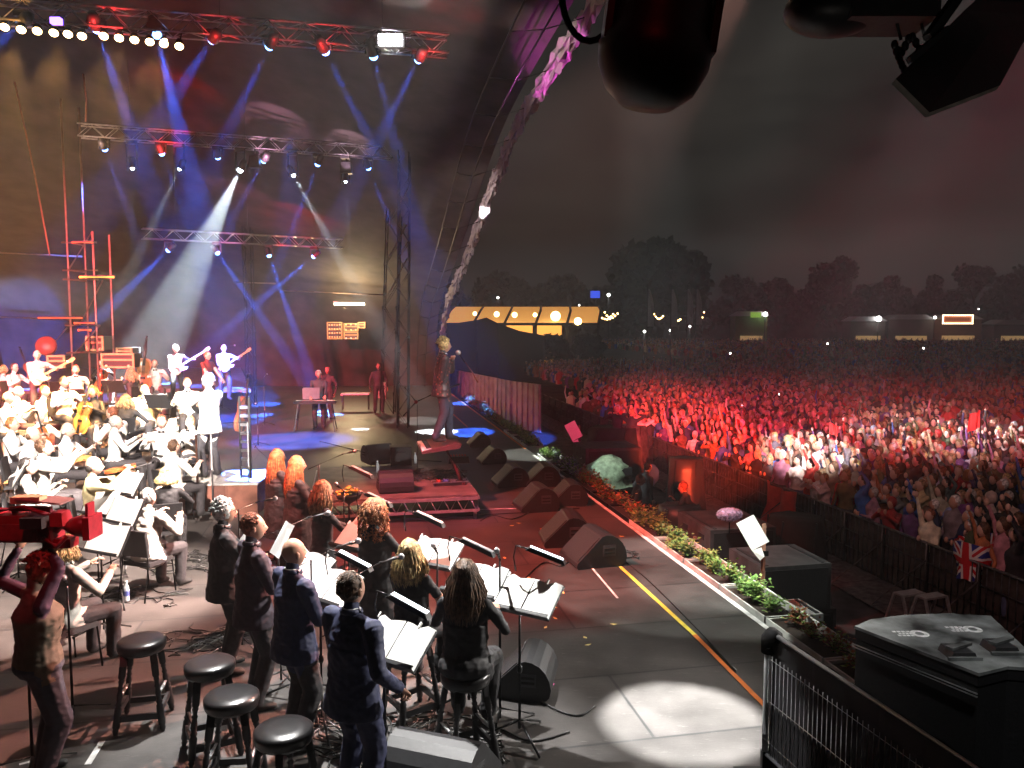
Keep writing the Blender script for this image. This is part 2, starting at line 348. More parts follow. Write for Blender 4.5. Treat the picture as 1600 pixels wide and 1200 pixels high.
def person(loc, yaw, label=None, top=None, bottom=None, skin=SKIN, shoes=None, hstyle='short', hcol='brown', hlen=.3, s=1.0, sit=None, lean=0.0,
           lh=None, rh=None, lcurl=.5, rcurl=.5, lan=None, ran=None, head=(0, 0), fem=False, jacket=False, skirt=0.0, sleeves=1.0, fat=1.0, feet=None, vox=.014,
           seed=1, group=None, cat='person', glasses=False, bow=False, pelvis=None, wrinkle=1.0, name='person', twist=0.0, mesh_only=False, knee=.16, detail=True, lpole=None, rpole=None, extra=None, shirt=None, simple=None, armmat=None):
    """A figure facing +Y before the turn: skeleton solved for the pose, limbs and trunk fused into one skin, head and hands modelled on it."""
    top = top or BLK; bottom = bottom or BLK; shoes = shoes or RUB
    sw = .165 if fem else .19; hw = .095
    if sit is not None: pz = sit+.085
    else: pz = .94
    P = Vector(pelvis) if pelvis else Vector((0, 0, pz))
    t = Vector((0, math.sin(lean), math.cos(lean))); Rt = Matrix.Rotation(-lean, 3, 'X') @ Matrix.Rotation(twist, 3, 'Z')
    f = Rt @ Vector((0, 1, 0)); xr = Rt @ Vector((1, 0, 0))
    if jacket and not fem: sw = .212
    if jacket and not fem: fat = fat*1.1
    hips = [P+Vector((sx*hw, 0, -.02)) for sx in (-1, 1)]
    sh = [P+t*.452+xr*sx*sw for sx in (-1, 1)]
    neck = P+t*.52
    hy, hp = head; Rh = Rt @ Matrix.Rotation(hy, 3, 'Z') @ Matrix.Rotation(-hp+lean*.6, 3, 'X')
    hc = neck+t*.05+Rh @ Vector((0, .024, .108))
    if feet is None:
        if sit is not None: feet = [(-.14, .36+.1*max(0, .6-sit), .09), (.15, .40, .09)] if sit < .6 else [(-.12, .30, .32), (.13, .28, .30)]
        else: feet = [(-.12, .02, .09), (.12, -.03, .09)]
    legs = []
    for i in (0, 1):
        kn, an = ik(hips[i], feet[i], .43, .43, (((-1, 1)[i])*knee, 1, .15)); legs.append((hips[i], kn, an))
    dl = [P+Vector((-.30, .06, -.05)) if lh is None else Vector(lh), P+Vector((.30, .06, -.05)) if rh is None else Vector(rh)]
    arms = []
    for i in (0, 1):
        pole = (lpole, rpole)[i] or ((-1, 1)[i]*.6, -.75, -.6)
        el, wr = ik(sh[i], dl[i], .29, .26, pole); arms.append((sh[i], el, wr))
    mb = MB(); F = fat; B = []
    secs = [(-.09, .125, .10), (-.03, .16, .118), (.05, .158, .115), (.14, .135 if fem else .148, .10), (.26, .15 if fem else .165, .115), (.36, .165 if fem else .182, .12), (.44, .16 if fem else .178, .10), (.49, .12, .075), (.53, .06, .06)]
    mb.tube([P+t*a+f*(.012 if .2 < a < .4 else 0)+f*(-.01 if a > .44 else 0) for a, _, _ in secs], [(x*(F if a < .42 else 1), y*(F if a < .42 else 1)) for a, x, y in secs], 16, up=f*1.0)
    B.append((P, P+t*.45, .15*F, 'top')); 
    if fem:
        for sx in (-1, 1): mb.ell(P+t*.33+xr*sx*.07+f*.085, (.062, .055, .06), 0, 10, 8)
    mb.caps(neck-t*.05, neck+t*.09, .058, .052); B.append((neck+t*.03, neck+t*.1, .055, 'skin'))
    for i in (0, 1):
        s1, el, wr = arms[i]
        a1 = .052 if fem else .06
        if jacket: a1 *= 1.25
        mb.caps(neck-t*.03, s1, .05, a1*.8); mb.caps(s1, el, a1, a1*.78); mb.caps(el, wr, a1*.78, (.045 if jacket else .031) if sleeves > .9 else .028)
        e2 = s1.lerp(el, min(1, sleeves*2)); B.append((s1, e2, a1, 'x' if armmat else 'top'))
        if sleeves < .5: B.append((e2, el, a1*.8, 'skin'))
        B.append((el, wr, a1*.7, ('x' if armmat else 'top') if sleeves > .9 else 'skin'))
        h0, kn, an = legs[i]
        w_ = F**.5
        mb.caps(h0, kn, .1*w_, .078*w_); mb.caps(kn, an, .078*w_, .066)
        B.append((h0, kn, .075, 'bottom')); B.append((kn, an, .055, 'bottom'))
        fd = (an-kn); fd.z = 0; fd = Vector(((-1, 1)[i]*.2, 1, 0)).normalized()
        mb.tube([an+Vector((0, 0, -.02))-fd*.06, an+Vector((0, 0, -.035))-fd*.03, an+Vector((0, 0, -.045))+fd*.06, an+Vector((0, 0, -.055))+fd*.14, an+Vector((0, 0, -.06))+fd*.175], [.03, .045, (.045, .04), (.045, .03), (.025, .018)], 10)
        B.append((an-Vector((0, 0, .03))-fd*.06, an-Vector((0, 0, .05))+fd*.17, .045, 'shoes'))
    if sit is not None:
        mb.ell(P+Vector((0, -.03, -.03)), (.19*F, .16*F, .12), 0, 14, 10)
        B.append((P+Vector((-.1, -.03, -.06)), P+Vector((.1, -.03, -.06)), .12, 'top' if (jacket or skirt) else 'bottom'))
    if jacket or skirt:
        L0 = skirt or .18; dv = Vector((0, 0, -1)) if sit is None else Vector((0, .35, -.6)).normalized()
        if sit is not None: L0 = min(L0, .16)
        q = [(P+t*.30, .165*F, .12*F), (P+t*.12, .160*F, .118*F), (P, .178*F, .13*F), (P+dv*L0*.5, .192*F, .145*F), (P+dv*L0, .2*F, .152*F)]
        mb.tube([x[0] for x in q], [(x[1], x[2]) for x in q], 18, up=f)
        B.append((P+t*.1, P+dv*L0, .17, 'top' if jacket else 'bottom'))
    co, fs = remesh(mb, vox)
    # cloth folds
    amp = (.0055 if vox > .018 else .0095)*wrinkle
    for i in range(len(co)):
        p = Vector(co[i]); nn = noise.noise(Vector((p.x*8+seed, p.y*8, (p.z+p.x*.6)*15)))*amp+(abs(noise.noise(Vector((p.x*15-p.z*12, p.y*15+seed, p.z*26))))-.2)*amp*1.1
        ax = P+t*max(-.6, min(.5, (p-P).dot(t))); d = (p-ax); d = d.normalized() if d.length > 1e-4 else d; co[i] = p+d*nn
    fc = np.array([co[list(g)].mean(axis=0) for g in fs]); best = np.full(len(fs), 1e9); reg = np.zeros(len(fs), int)
    names = ['skin', 'top', 'bottom', 'shoes', 'lip', 'eye', 'x']
    for a, b, r, nm in B:
        a = np.array(a); b = np.array(b); ab = b-a; tt = np.clip(((fc-a)@ab)/max((ab@ab), 1e-9), 0, 1)
        d = np.linalg.norm(fc-(a+tt[:, None]*ab), axis=1)-r; k = d < best; best[k] = d[k]; reg[k] = names.index(nm)
    zz = (fc-np.array(P))@np.array(t); ax_ = np.abs((fc-np.array(P))@np.array(xr))
    if sit is None:
        if jacket: reg[(reg == 2) & (zz > -L0+.01)] = 1
        elif skirt: reg[(reg == 2) & (zz > .03)] = 1
        else: reg[(reg == 1) & (zz < .0) & (ax_ < .2) & (np.abs(fc[:, 1]-P.y) < .2)] = 2
        if not jacket: reg[(reg == 2) & (zz > .02)] = 1
    if shirt is not None:     # open jacket front showing a shirt
        fl = (fc-np.array(P))@np.array(f); xx = np.abs((fc-np.array(P))@np.array(xr)); zz = (fc-np.array(P))@np.array(t)
        k = (fl > .05) & (xx < .012+.11*np.clip((zz-.1)/.4, 0, 1)) & (zz > .1) & (reg == 1); reg[k] = 6
    out = MB(); out.v = [tuple(p) for p in co]; out.f = fs; out.m = [int(x) for x in reg]; out.s = [True]*len(fs)
    headmesh(out, hc, Rh, 1.0, 0, 4, 5, fem, detail)
    for i in (0, 1):
        s1, el, wr = arms[i]; d = (wr-el).normalized(); nv = (lan, ran)[i] or Vector((0, .1, -1)) if abs(d.z) < .8 else ((lan, ran)[i] or Vector(((1, -1)[i], .3, 0)))
        if detail: hand(out, wr+d*.015, d, nv, (1, -1)[i], (lcurl, rcurl)[i], 0)
        else: out.ell(wr+d*.07, (.035, .04, .06), 0, 7, 5)
    mats = [skin, top, bottom, shoes, LIP if detail else skin, EYE, armmat or shirt or top]
    if simple:
        hairm = hairmat(hcol); mats.append(hairm); v = {'short': (.089, .098, .112), 'long': (.096, .104, .122), 'hood': (.104, .11, .13)}.get(hstyle, (.089, .098, .112))
        M = Rh.to_4x4(); M.translation = hc
        mi = 1 if hstyle == 'hood' else 7
        out.ell((0, -.022, .03), v, mi, 10, 8, M, .1, seed)
        if hstyle == 'long': out.ell((0, -.06, -.09), (.085, .05, .15), 7, 8, 6, M, .2, seed)
        o = out.build('person', mats); o.scale = (s, s, s); return o
    root = thing(name, label, cat, loc, yaw, group, s)
    body = out.build('body', mats, root)
    hair(root, hc, Rh, hstyle, hcol, 1.0, hlen, seed, 1 if vox < .02 else 0)
    M = Rh.to_4x4(); M.translation = hc
    if glasses:
        g = MB()
        for sx in (-1, 1):
            pts = [M @ Vector((sx*.032+.024*math.cos(a), .1, .006+.018*math.sin(a))) for a in [k*math.pi/5 for k in range(11)]]
            g.tube(pts, .0025, 5); g.tube([M @ Vector((sx*.056, .098, .01)), M @ Vector((sx*.08, 0, .01))], .0025, 5)
        g.tube([M @ Vector((-.01, .104, .01)), M @ Vector((.01, .104, .01))], .0025, 5); g.build('glasses', BLKM, root)
    if bow:
        g = MB(); c = neck+t*.0+f*.095
        g.tube([c-xr*.055, c-xr*.03, c, c+xr*.03, c+xr*.055], [(.026, .008), (.02, .01), (.008, .01), (.02, .01), (.026, .008)], 8, up=f); g.build('bow_tie', BLK, root)
    if jacket and vox < .016:
        g = MB(); pts = [neck+t*(.005 if math.sin(a) > 0 else .022)+xr*math.cos(a)*.066+f*(math.sin(a)*.066) for a in [k*math.pi/7 for k in range(15)]]
        g.tube(pts, .016, 6, 0, flat=1.3); g.build('collar', top, root)
        g = MB(); g.tube([p+t*.018-(p-neck)*.08 for p in pts], .008, 6); g.build('shirt_collar', mat('shirt_collar', (.7, .7, .7), .7), root)
    return root
def inframe(root_loc, yaw, s=1.0):
    M = Matrix.Rotation(yaw, 4, 'Z'); M.translation = Vector(root_loc); return M @ Matrix.Scale(s, 4)
# ================================================================ the setting
def nodemat(name, fn):
    m = bpy.data.materials.new(name); m.use_nodes = True; fn(m.node_tree, m.node_tree.nodes['Principled BSDF']); MATS[name] = m; return m
def deck_nodes(nt, b):
    N = nt.nodes.new; L = nt.links.new
    tc = N('ShaderNodeTexCoord'); mp = N('ShaderNodeMapping'); mp.inputs['Rotation'].default_value = (0, 0, -SANG); L(tc.outputs['Object'], mp.inputs['Vector'])
    br = N('ShaderNodeTexBrick'); br.offset = .5; br.inputs['Scale'].default_value = 1; br.inputs['Brick Width'].default_value = 2.44; br.inputs['Row Height'].default_value = 1.22
    br.inputs['Mortar Size'].default_value = .014; br.inputs['Color1'].default_value = (.048, .043, .041, 1); br.inputs['Color2'].default_value = (.066, .06, .057, 1); br.inputs['Mortar'].default_value = (.02, .02, .02, 1)
    L(mp.outputs['Vector'], br.inputs['Vector'])
    n1 = N('ShaderNodeTexNoise'); n1.inputs['Scale'].default_value = 1.1; n1.inputs['Detail'].default_value = 8; n1.inputs['Roughness'].default_value = .7; L(mp.outputs['Vector'], n1.inputs['Vector'])
    mp2 = N('ShaderNodeMapping'); mp2.inputs['Scale'].default_value = (3.5, 14, 1); mp2.inputs['Rotation'].default_value = (0, 0, .6); L(tc.outputs['Object'], mp2.inputs['Vector'])
    n2 = N('ShaderNodeTexNoise'); n2.inputs['Scale'].default_value = 1.6; n2.inputs['Detail'].default_value = 10; n2.inputs['Roughness'].default_value = .8; L(mp2.outputs['Vector'], n2.inputs['Vector'])
    c1 = N('ShaderNodeValToRGB'); c1.color_ramp.elements[0].position = .35; c1.color_ramp.elements[0].color = (.55, .55, .55, 1); c1.color_ramp.elements[1].position = .7; c1.color_ramp.elements[1].color = (1.5, 1.5, 1.5, 1); L(n1.outputs['Fac'], c1.inputs['Fac'])
    c2 = N('ShaderNodeValToRGB'); c2.color_ramp.elements[0].position = .58; c2.color_ramp.elements[0].color = (0, 0, 0, 1); c2.color_ramp.elements[1].position = .78; c2.color_ramp.elements[1].color = (.2, .19, .18, 1); L(n2.outputs['Fac'], c2.inputs['Fac'])
    m = N('ShaderNodeMixRGB'); m.blend_type = 'MULTIPLY'; m.inputs['Fac'].default_value = 1; L(br.outputs['Color'], m.inputs['Color1']); L(c1.outputs['Color'], m.inputs['Color2'])
    a = N('ShaderNodeMixRGB'); a.blend_type = 'ADD'; a.inputs['Fac'].default_value = 1; L(m.outputs['Color'], a.inputs['Color1']); L(c2.outputs['Color'], a.inputs['Color2'])
    L(a.outputs['Color'], b.inputs['Base Color'])
    r = N('ShaderNodeMapRange'); r.inputs['To Min'].default_value = .3; r.inputs['To Max'].default_value = .62; L(n1.outputs['Fac'], r.inputs['Value']); L(r.outputs['Result'], b.inputs['Roughness'])
    bp = N('ShaderNodeBump'); bp.inputs['Strength'].default_value = .25; bp.inputs['Distance'].default_value = .01; L(n2.outputs['Fac'], bp.inputs['Height']); L(bp.outputs['Normal'], b.inputs['Normal'])
DECK = nodemat('stage_deck_boards', deck_nodes)
GRASS = mat('trodden_grass', (.035, .04, .02), .9, var=.5, scale=.8, bump=.4)
PITF = mat('pit_matting', (.035, .033, .035), .8, var=.5, scale=2.5, bump=.3)
DRAPE = mat('black_drape', (.016, .013, .012), .9, var=.4, scale=3, bump=.3)
ROOF = mat('roof_membrane', (.05, .042, .037), .8, var=.3, scale=1.2, bump=.3)

mb = MB(); mb.add([(-280, -60, -1.62), (262, -60, -1.62), (262, 255, -1.62), (-280, 255, -1.62)], [(0, 1, 2, 3)]); tag(mb.build('ground', GRASS), kind='structure')
mb = MB(); mb.add([edge(-14, 0, -1.616), edge(-14, 5.4, -1.616), edge(40, 5.4, -1.616), edge(40, 0, -1.616)], [(0, 1, 2, 3)]); tag(mb.build('pit_floor', PITF), kind='structure')
# stage deck: prism over its plan
FA = at(1200, 985, 1.15); FD = Vector((math.sin(R(-15.0)), math.cos(R(-15.0)), 0))      # guard fence corner and its run
fa = Vector((FA.x+.12, FA.y+.25, 0)); fb = fa-FD*9
plan = [edge(s) for s in (40, 30, 20, 10, 4, 0)]+[Vector((edge(-2.2).x, edge(-2.2).y, 0)), Vector((fa.x+.35, fa.y, 0)), Vector((fb.x+.35, fb.y, 0)), Vector((-26, fb.y, 0)), Vector((-32, 46, 0))]
n = len(plan); mb = MB()
mb.add([(p.x, p.y, 0) for p in plan]+[(p.x, p.y, -1.61) for p in plan], [tuple(range(n-1, -1, -1))]+[(i, (i+1) % n, (i+1) % n+n, i+n) for i in range(n)])
tag(mb.build('stage_floor', DECK), kind='structure')
def strip(a, b, wdt, z, m, name, kind='structure'):
    a, b = Vector((a[0], a[1], z)), Vector((b[0], b[1], z)); d = (b-a).normalized(); q = Vector((d.y, -d.x, 0))*wdt/2
    o = MB().add([a-q, a+q, b+q, b-q], [(0, 1, 2, 3)]).build(name, m); return tag(o, kind=kind)
ORT = mat('orange_tape', (.75, .2, .04), .5); YLT = mat('tape_lit_yellow', (.8, .6, .08), .5); WHT = mat('white_paint', (.75, .74, .72), .6, var=.3, scale=5)
PKT = mat('pink_tape', (.8, .15, .4), .5)
a, b, c = at(955, 873), at(1085, 992), at(1196, 1104)
strip(a, b, .055, .004, YLT, 'floor_tape'); strip(b, c, .055, .004, ORT, 'floor_tape'); strip(at(700, 640), at(731, 668), .06, .004, ORT, 'floor_tape')  # one tape: its lit stretch coloured yellow, its red-lit stretch orange
strip(at(845, 826), at(857, 832), .05, .004, ORT, 'floor_tape')
strip(at(137, 1195), at(160, 1158), .05, .004, WHT, 'floor_tape'); strip(at(30, 1195), at(95, 1178), .03, .004, WHT, 'floor_tape'); strip(at(917, 878), at(965, 935), .03, .004, WHT, 'floor_tape')
strip(at(852, 1075), at(865, 1068), .04, .004, PKT, 'floor_tape'); strip(at(725, 797), at(900, 792), .03, .004, WHT, 'floor_tape')
strip(edge(-2.6, -.05), edge(12, -.05), .07, .006, WHT, 'stage_edge_strip'); strip(edge(13, -.05), edge(33, -.05), .07, .006, ORT, 'stage_edge_strip')
# fallen petals
PET = mat('yellow_petal', (.75, .6, .2), .6)
for i in range(26):
    p = at(random.uniform(770, 1000), random.uniform(760, 1010)); a = random.uniform(0, 6); r = random.uniform(.02, .045)
    o = MB().add([(r*math.cos(a+k*1.57)*(1.5 if k % 2 else .7), r*math.sin(a+k*1.57)*(1.5 if k % 2 else .7), .006+.008*(k == 1)) for k in range(4)], [(0, 1, 2, 3)]).build('petal', PET)
    o.location = p; tag(o, 'small pale yellow petal fallen on the stage boards', 'petal', 'petals scattered on the stage')

# ---- roof, arch and drapes
arch_pts = [(-17, -1.6), (-16, 3), (-13.5, 6.2), (-9, 8.4), (-3, 9.4), (3, 9.6), (9, 9.35), (14, 8.9), (18, 8.0), (22, 6.75), (26.5, 5.5), (31, 4.3), (33.5, 2.6), (34.6, .4), (35, -1.6)]
def smooth(pts, k=6):
    o = []
    for i in range(len(pts)-1):
        p0, p1, p2, p3 = pts[max(i-1, 0)], pts[i], pts[i+1], pts[min(i+2, len(pts)-1)]
        for j in range(k):
            t = j/k; o.append(tuple(.5*(2*b+(c-a)*t+(2*a-5*b+4*c-d)*t*t+(3*b-a-3*c+d)*t**3) for a, b, c, d in zip(p0, p1, p2, p3)))
    return o+[pts[-1]]
AR = smooth(arch_pts, 8)
mb = MB(); rows = []
for n_ in (0, 1.5, 4, 8, 13, 18, 22):
    k = 1+.025*n_*(n_ < 14)+.35*(n_ >= 14)
    rows.append([edge(s*(1+.004*n_), -n_-.3, z*k+.25) for s, z in AR])
m_ = len(AR)
mb.add([p for r in rows for p in r], [(i*m_+j, i*m_+j+1, (i+1)*m_+j+1, (i+1)*m_+j) for i in range(len(rows)-1) for j in range(m_-1)], 0, True)
o = mb.build('stage_roof', ROOF); tag(o, kind='structure')
# crumpled fabric sleeve round the front arch
CR = nodemat('crumpled_fabric', lambda nt, b: (b.inputs['Base Color'].__setattr__('default_value', (.45, .4, .4, 1)), b.inputs['Roughness'].__setattr__('default_value', .55)))
t = thing('stage_arch', 'tall curved arch wrapped in crumpled pale fabric at the front of the stage', 'arch', edge(35, 0, -1.6))
mb = MB(); K = 14; vs = []; AR2 = smooth(arch_pts, 30)
for i, (s, z) in enumerate(AR2):
    for j in range(K):
        a = 2*math.pi*j/K; q = Vector((s*1.1, z*1.1, a)); cr_ = noise.noise(Vector((s*1.7, z*1.7, j*1.3)))*.16+noise.noise(Vector((s*5, z*5, j*2.1)))*.13
        r = .16+cr_*.85; vs.append(edge(s+math.cos(a)*r*1.3*.6, math.cos(a)*r*.9+.1*noise.noise(Vector((s*.8, 0, 5))), z+math.sin(a)*r*1.2))
mb.add(vs, [(i*K+j, i*K+(j+1) % K, (i+1)*K+(j+1) % K, (i+1)*K+j) for i in range(len(AR2)-1) for j in range(K)])
mb.build('fabric_sleeve', CR, t, True)
mb = MB()
for dn, dz in ((-.9, -.35), (-1.3, .15)):
    mb.tube([edge(s*.985, dn, z+dz) for s, z in AR[::2]], .022, 6, 0)
for i in range(2, len(AR)-3, 4):
    s, z = AR[i]; s2, z2 = AR[i+2]; mb.tube([edge(s, 0, z), edge(s*.985, -.9, z-.35)], .016, 5); mb.tube([edge(s*.985, -.9, z-.35), edge(s2*.985, -1.3, z2+.15)], .014, 5)
mb.build('inner_tubes', BLKM, t, True)
# upstage and far side drapes (hanging in folds)
def drape(name, a, b, z0, z1, m, amp=.12, wl=.7):
    a, b = Vector(a), Vector(b); L_ = (b-a).length; d = (b-a)/L_; q = Vector((d.y, -d.x, 0)); k = int(L_/wl*4); mb = MB(); vs = []
    for i in range(k+1):
        o_ = math.sin(i*math.pi/2)*amp+random.uniform(-.04, .04)
        for z in (z0, (z0+z1)/2, z1): p = a+d*L_*i/k+q*o_*(1.2 if z == z0 else .8); vs.append((p.x, p.y, z))
    mb.add(vs, [(i*3+j, (i+1)*3+j, (i+1)*3+j+1, i*3+j+1) for i in range(k) for j in range(2)], 0, True); return tag(mb.build(name, m), kind='structure')
drape('back_drape', (-30, 4, 0), (-32, 46, 0), -1.6, 13, DRAPE)
drape('side_drape', (-32, 46, 0), (-6.5, 47, 0), -1.6, 13, DRAPE)
# ---- far fence panels and marquees
PANW = mat('white_hoarding', (.32, .29, .29), .7, var=.2, scale=2)
fp = [(845, 548, 36), (800, 545, 38), (765, 544, 41), (735, 543, 44), (700, 542, 48)]
for i in range(4):
    x0, y0, Y0 = fp[i]; x1, y1, Y1 = fp[i+1]
    a = atY(x0, y0, Y0); b = atY(x1, y1, Y1); t = thing('hoarding_panel', '%s pale hoarding panel along from the crowd end of the fence behind the singer' % ordn(i), 'hoarding', ((a.x+b.x)/2, (a.y+b.y)/2, -1.6), group='hoarding panels')
    mb = MB(); a.z = a.z; A = Vector((a.x, a.y, -1.6)); Bv = Vector((b.x, b.y, -1.6)); top = 2.2; d = (Bv-A); q = Vector((d.y, -d.x, 0)).normalized()*.03
    mb.add([A-q, A+q, A+q+Vector((0, 0, top)), A-q+Vector((0, 0, top)), A+d*.985-q, A+d*.985+q, A+d*.985+q+Vector((0, 0, top)), A+d*.985-q+Vector((0, 0, top))], [(0, 1, 2, 3), (7, 6, 5, 4), (0, 4, 5, 1), (1, 5, 6, 2), (2, 6, 7, 3), (3, 7, 4, 0)])
    mb.build('panel', PANW, t, True)
    m2 = MB(); 
    for k in range(6): m2.tube([A+d*(.02+.19*k)-q*2.2, A+d*(.02+.19*k)-q*2.2+Vector((0, 0, top))], .03, 5)
    m2.build('rail', PANW, t, True)
# glowing marquee at 90 m
t = thing('marquee', 'long clear span marquee with orange lamplight put in as a skin glow', 'marquee', (3, 90, -1.6))
WARM = nodemat('marquee_lamplight_skin', lambda nt, b: (b.inputs['Base Color'].__setattr__('default_value', (.8, .62, .38, 1)), b.inputs['Roughness'].__setattr__('default_value', .5), b.inputs['Transmission Weight'].__setattr__('default_value', .0), b.inputs['Emission Color'].__setattr__('default_value', (1, .42, .08, 1)), b.inputs['Emission Strength'].__setattr__('default_value', .6)))  # lamplight coming through the skin is put in as emission
x0, x1 = atY(690, 500, 90).x, atY(935, 500, 90).x; zt, ze = atY(800, 478, 92).z, atY(800, 506, 90).z
mb = MB(); segs = 5
for i in range(segs):
    a, b = x0+(x1-x0)*i/segs+.08, x0+(x1-x0)*(i+1)/segs-.08
    mb.add([(a, 90, ze), (b, 90, ze), (b+.7, 94, (ze+zt)/2+.5), (a+.7, 94, (ze+zt)/2+.5), (b+.9, 98, zt), (a+.9, 98, zt), (b+.9, 106, ze), (a+.9, 106, ze)], [(0, 1, 2, 3), (3, 2, 4, 5), (5, 4, 6, 7)])
mb.build('roof_panel', WARM, t, True)
mb = MB()
for i in range(segs+1):
    a = x0+(x1-x0)*i/segs; mb.tube([(a, 90, -1.6), (a, 90, ze), (a+.7, 94, (ze+zt)/2+.5), (a+.9, 98, zt)], .16, 6)
mb.bar((x0, 89.9, ze), (x1, 89.9, ze), .2, .25); mb.build('frame', BLKM, t, True)
WALLG = mat('marquee_wall_glow', (.8, .6, .35), .7, emit=(1, .45, .08), es=1.3)  # lamplight on the inner wall is put in as emission
mb = MB()
for i in range(segs-1): a = x0+(x1-x0)*i/segs; mb.box((a+(x1-x0)/segs/2, 97, .6), ((x1-x0)/segs*.9, .1, ze+1.4))
mb.build('back_wall', WALLG, t, True)
BULB = mat('warm_bulb', (1, .8, .5), emit=(1, .62, .22), es=14)
BULBW = mat('cool_bulb', (1, 1, 1), emit=(1, .97, .9), es=12)
for px, py, r in ((742, 490, .22), (776, 491, .3), (804, 492, .3), (836, 492, .24), (868, 494, .55), (903, 502, .42)):
    p = atY(px, py, 89.5); MB().ell(p, r, 0, 10, 6).build('bulb', BULB, t, True)
# dark peaked marquee in front
t = thing('dark_tent', 'low black peaked tent in front of the glowing marquee', 'tent', (-1, 66, -1.6)); Y = 66
mb = MB(); TD = mat('dark_canvas', (.02, .018, .018), .8)
P_ = [atY(640, 508, Y), atY(705, 506, Y), atY(745, 500, Y), atY(760, 496, Y), atY(778, 505, Y), atY(812, 517, Y), atY(850, 524, Y)]
vs = [(p.x, p.y, p.z) for p in P_]+[(p.x, p.y+8, p.z-.8) for p in P_]+[(p.x, p.y, -1.6) for p in P_]; k = len(P_)
mb.add(vs, [(i, i+1, k+i+1, k+i) for i in range(k-1)]+[(2*k+i, 2*k+i+1, i+1, i) for i in range(k-1)]); mb.build('canvas', TD, t, True)
mb = MB()
for p in P_[::2]: mb.tube([(p.x, p.y-.1, -1.6), (p.x, p.y-.1, p.z)], .06, 6)
mb.build('poles', BLKM, t, True)
# stalls, far away
def stall(px0, px1, py0, py1, Y, label, col, em=None, es=1, rooflab=None):
    a, b = atY(px0, py0, Y), atY(px1, py0, Y); zb = -1.6; zt_ = a.z; t = thing('food_stall', label, 'stall', ((a.x+b.x)/2, Y, zb), group='food stalls at the back of the field'); w_ = b.x-a.x
    mb = MB(); cx = (a.x+b.x)/2
    mb.box((cx, Y+2, (zt_+zb)/2-.3), (w_, 3.6, zt_-zb-.6), 0); mb.build('wall', mat('stall_wall_'+str(col), col, .7), t, True)
    mb = MB(); mb.prism([(-w_/2-.3, 0), (w_/2+.3, 0), (w_/2*.6, .9), (-w_/2*.6, .9)], 4.4, 0, Matrix.Translation((cx, Y+2, zt_-.6))); mb.build('roof', mat('stall_roof', (.4, .4, .42), .7), t, True)
    mb = MB(); mb.box((cx, Y-.0, zb+1.7), (w_*.7, .1, .9)); mb.build('hatch', mat('hatch_glow', (.8, .6, .3), emit=(1, .6, .25), es=.25), t, True)
    return t
stall(1150, 1200, 489, 500, 150, 'small green lit stall beside the big dark trees', (.1, .2, .05))
stall(1330, 1385, 497, 510, 150, 'long pale low stall under a white lamp', (.12, .12, .11))
stall(1390, 1460, 494, 508, 150, 'pale stall with a flat roof next to the bright bulb sign', (.14, .14, .13))
stall(1462, 1535, 494, 508, 152, 'stall carrying a sign ringed with orange bulbs', (.1, .05, .03))
stall(1555, 1625, 502, 510, 150, 'stall with a thin row of white lamps at the field edge', (.08, .08, .09))
t = thing('bulb_sign', 'rectangular sign ringed with glowing orange bulbs above a stall', 'sign', atY(1496, 499, 149))
c = t.location; mb = MB(); mb.box(c, (5.2, .15, 1.3)); mb.build('board', mat('sign_board', (.6, .15, .08), emit=(1, .35, .15), es=.35), t, True)
mb = MB()
for i in range(17):
    for z in (-.75, .75): mb.ell((c.x-2.75+i*.344, c.y-.12, c.z+z), .13, 0, 6, 4)
for i in range(4):
    for x in (-2.75, 2.75): mb.ell((c.x+x, c.y-.12, c.z-.45+i*.3), .13, 0, 6, 4)
mb.build('bulbs', mat('sign_bulb', (1, .8, .6), emit=(1, .72, .42), es=9), t, True)
mb = MB(); 
for i in range(9): mb.box((c.x-2+i*.5, c.y-.1, c.z), (.32, .03, .5))
mb.build('lettering', mat('sign_letters', (.7, .1, .05), .5), t, True)
t = thing('lit_board', 'small green lit board beside a white lamp near the trees', 'sign', atY(1181, 492, 149)); MB().box(t.location, (1.9, .2, 1.0)).build('board', mat('green_glow', (.3, .6, .1), emit=(.5, .9, .12), es=.35), t, True)
t = thing('blue_screen', 'blue glowing screen on a scaffold beyond the marquee', 'screen', atY(930, 460, 140)); MB().box(t.location, (1.6, .2, 1.2)).build('panel', mat('blue_glow', (.1, .15, .8), emit=(.05, .12, 1), es=.9), t, True)
mb = MB(); 
for dx in (-.9, .9): mb.tube([(t.location.x+dx, 140.3, -1.6), (t.location.x+dx, 140.3, t.location.z+.6)], .08, 5)
mb.build('scaffold', BLKM, t, True)
# floodlights and far lamps
FL = [(951, 461, 140, .28, 'blue-white floodlight beside the blue screen'), (778, 465, 130, .18, 'white lamp over the pale trailer behind the marquee'), (1074, 463, 150, .2, 'first of a close pair of white lamps by the tall tree'), (1082, 463, 150, .2, 'second of a close pair of white lamps by the tall tree'),
      (1196, 491, 149, .42, 'bright white lamp beside the green board'), (1373, 498, 149, .5, 'bright white lamp over the long pale stall'), (1461, 496, 149, .25, 'white lamp just before the bulb sign'), (1007, 518, 120, .2, 'white lamp low under the big tree'), (1047, 516, 120, .14, 'small lamp low beyond the big tree'), (1078, 510, 120, .16, 'small lamp behind the flag poles'),
      (905, 477, 110, .1, 'tiny lamp above the marquee end'), (1529, 483, 160, .12, 'faint lamp on a mast past the bulb sign')]
for px, py, Y, r, lb in FL:
    p = atY(px, py, Y); t = thing('lamp_mast', lb, 'lamp', (p.x, p.y, -1.6)); MB().ell(p, r, 0, 10, 6).build('bulb', BULBW, t, True); MB().tube([(p.x, p.y+.2, -1.6), (p.x, p.y+.2, p.z)], .07, 6).build('pole', BLKM, t, True)
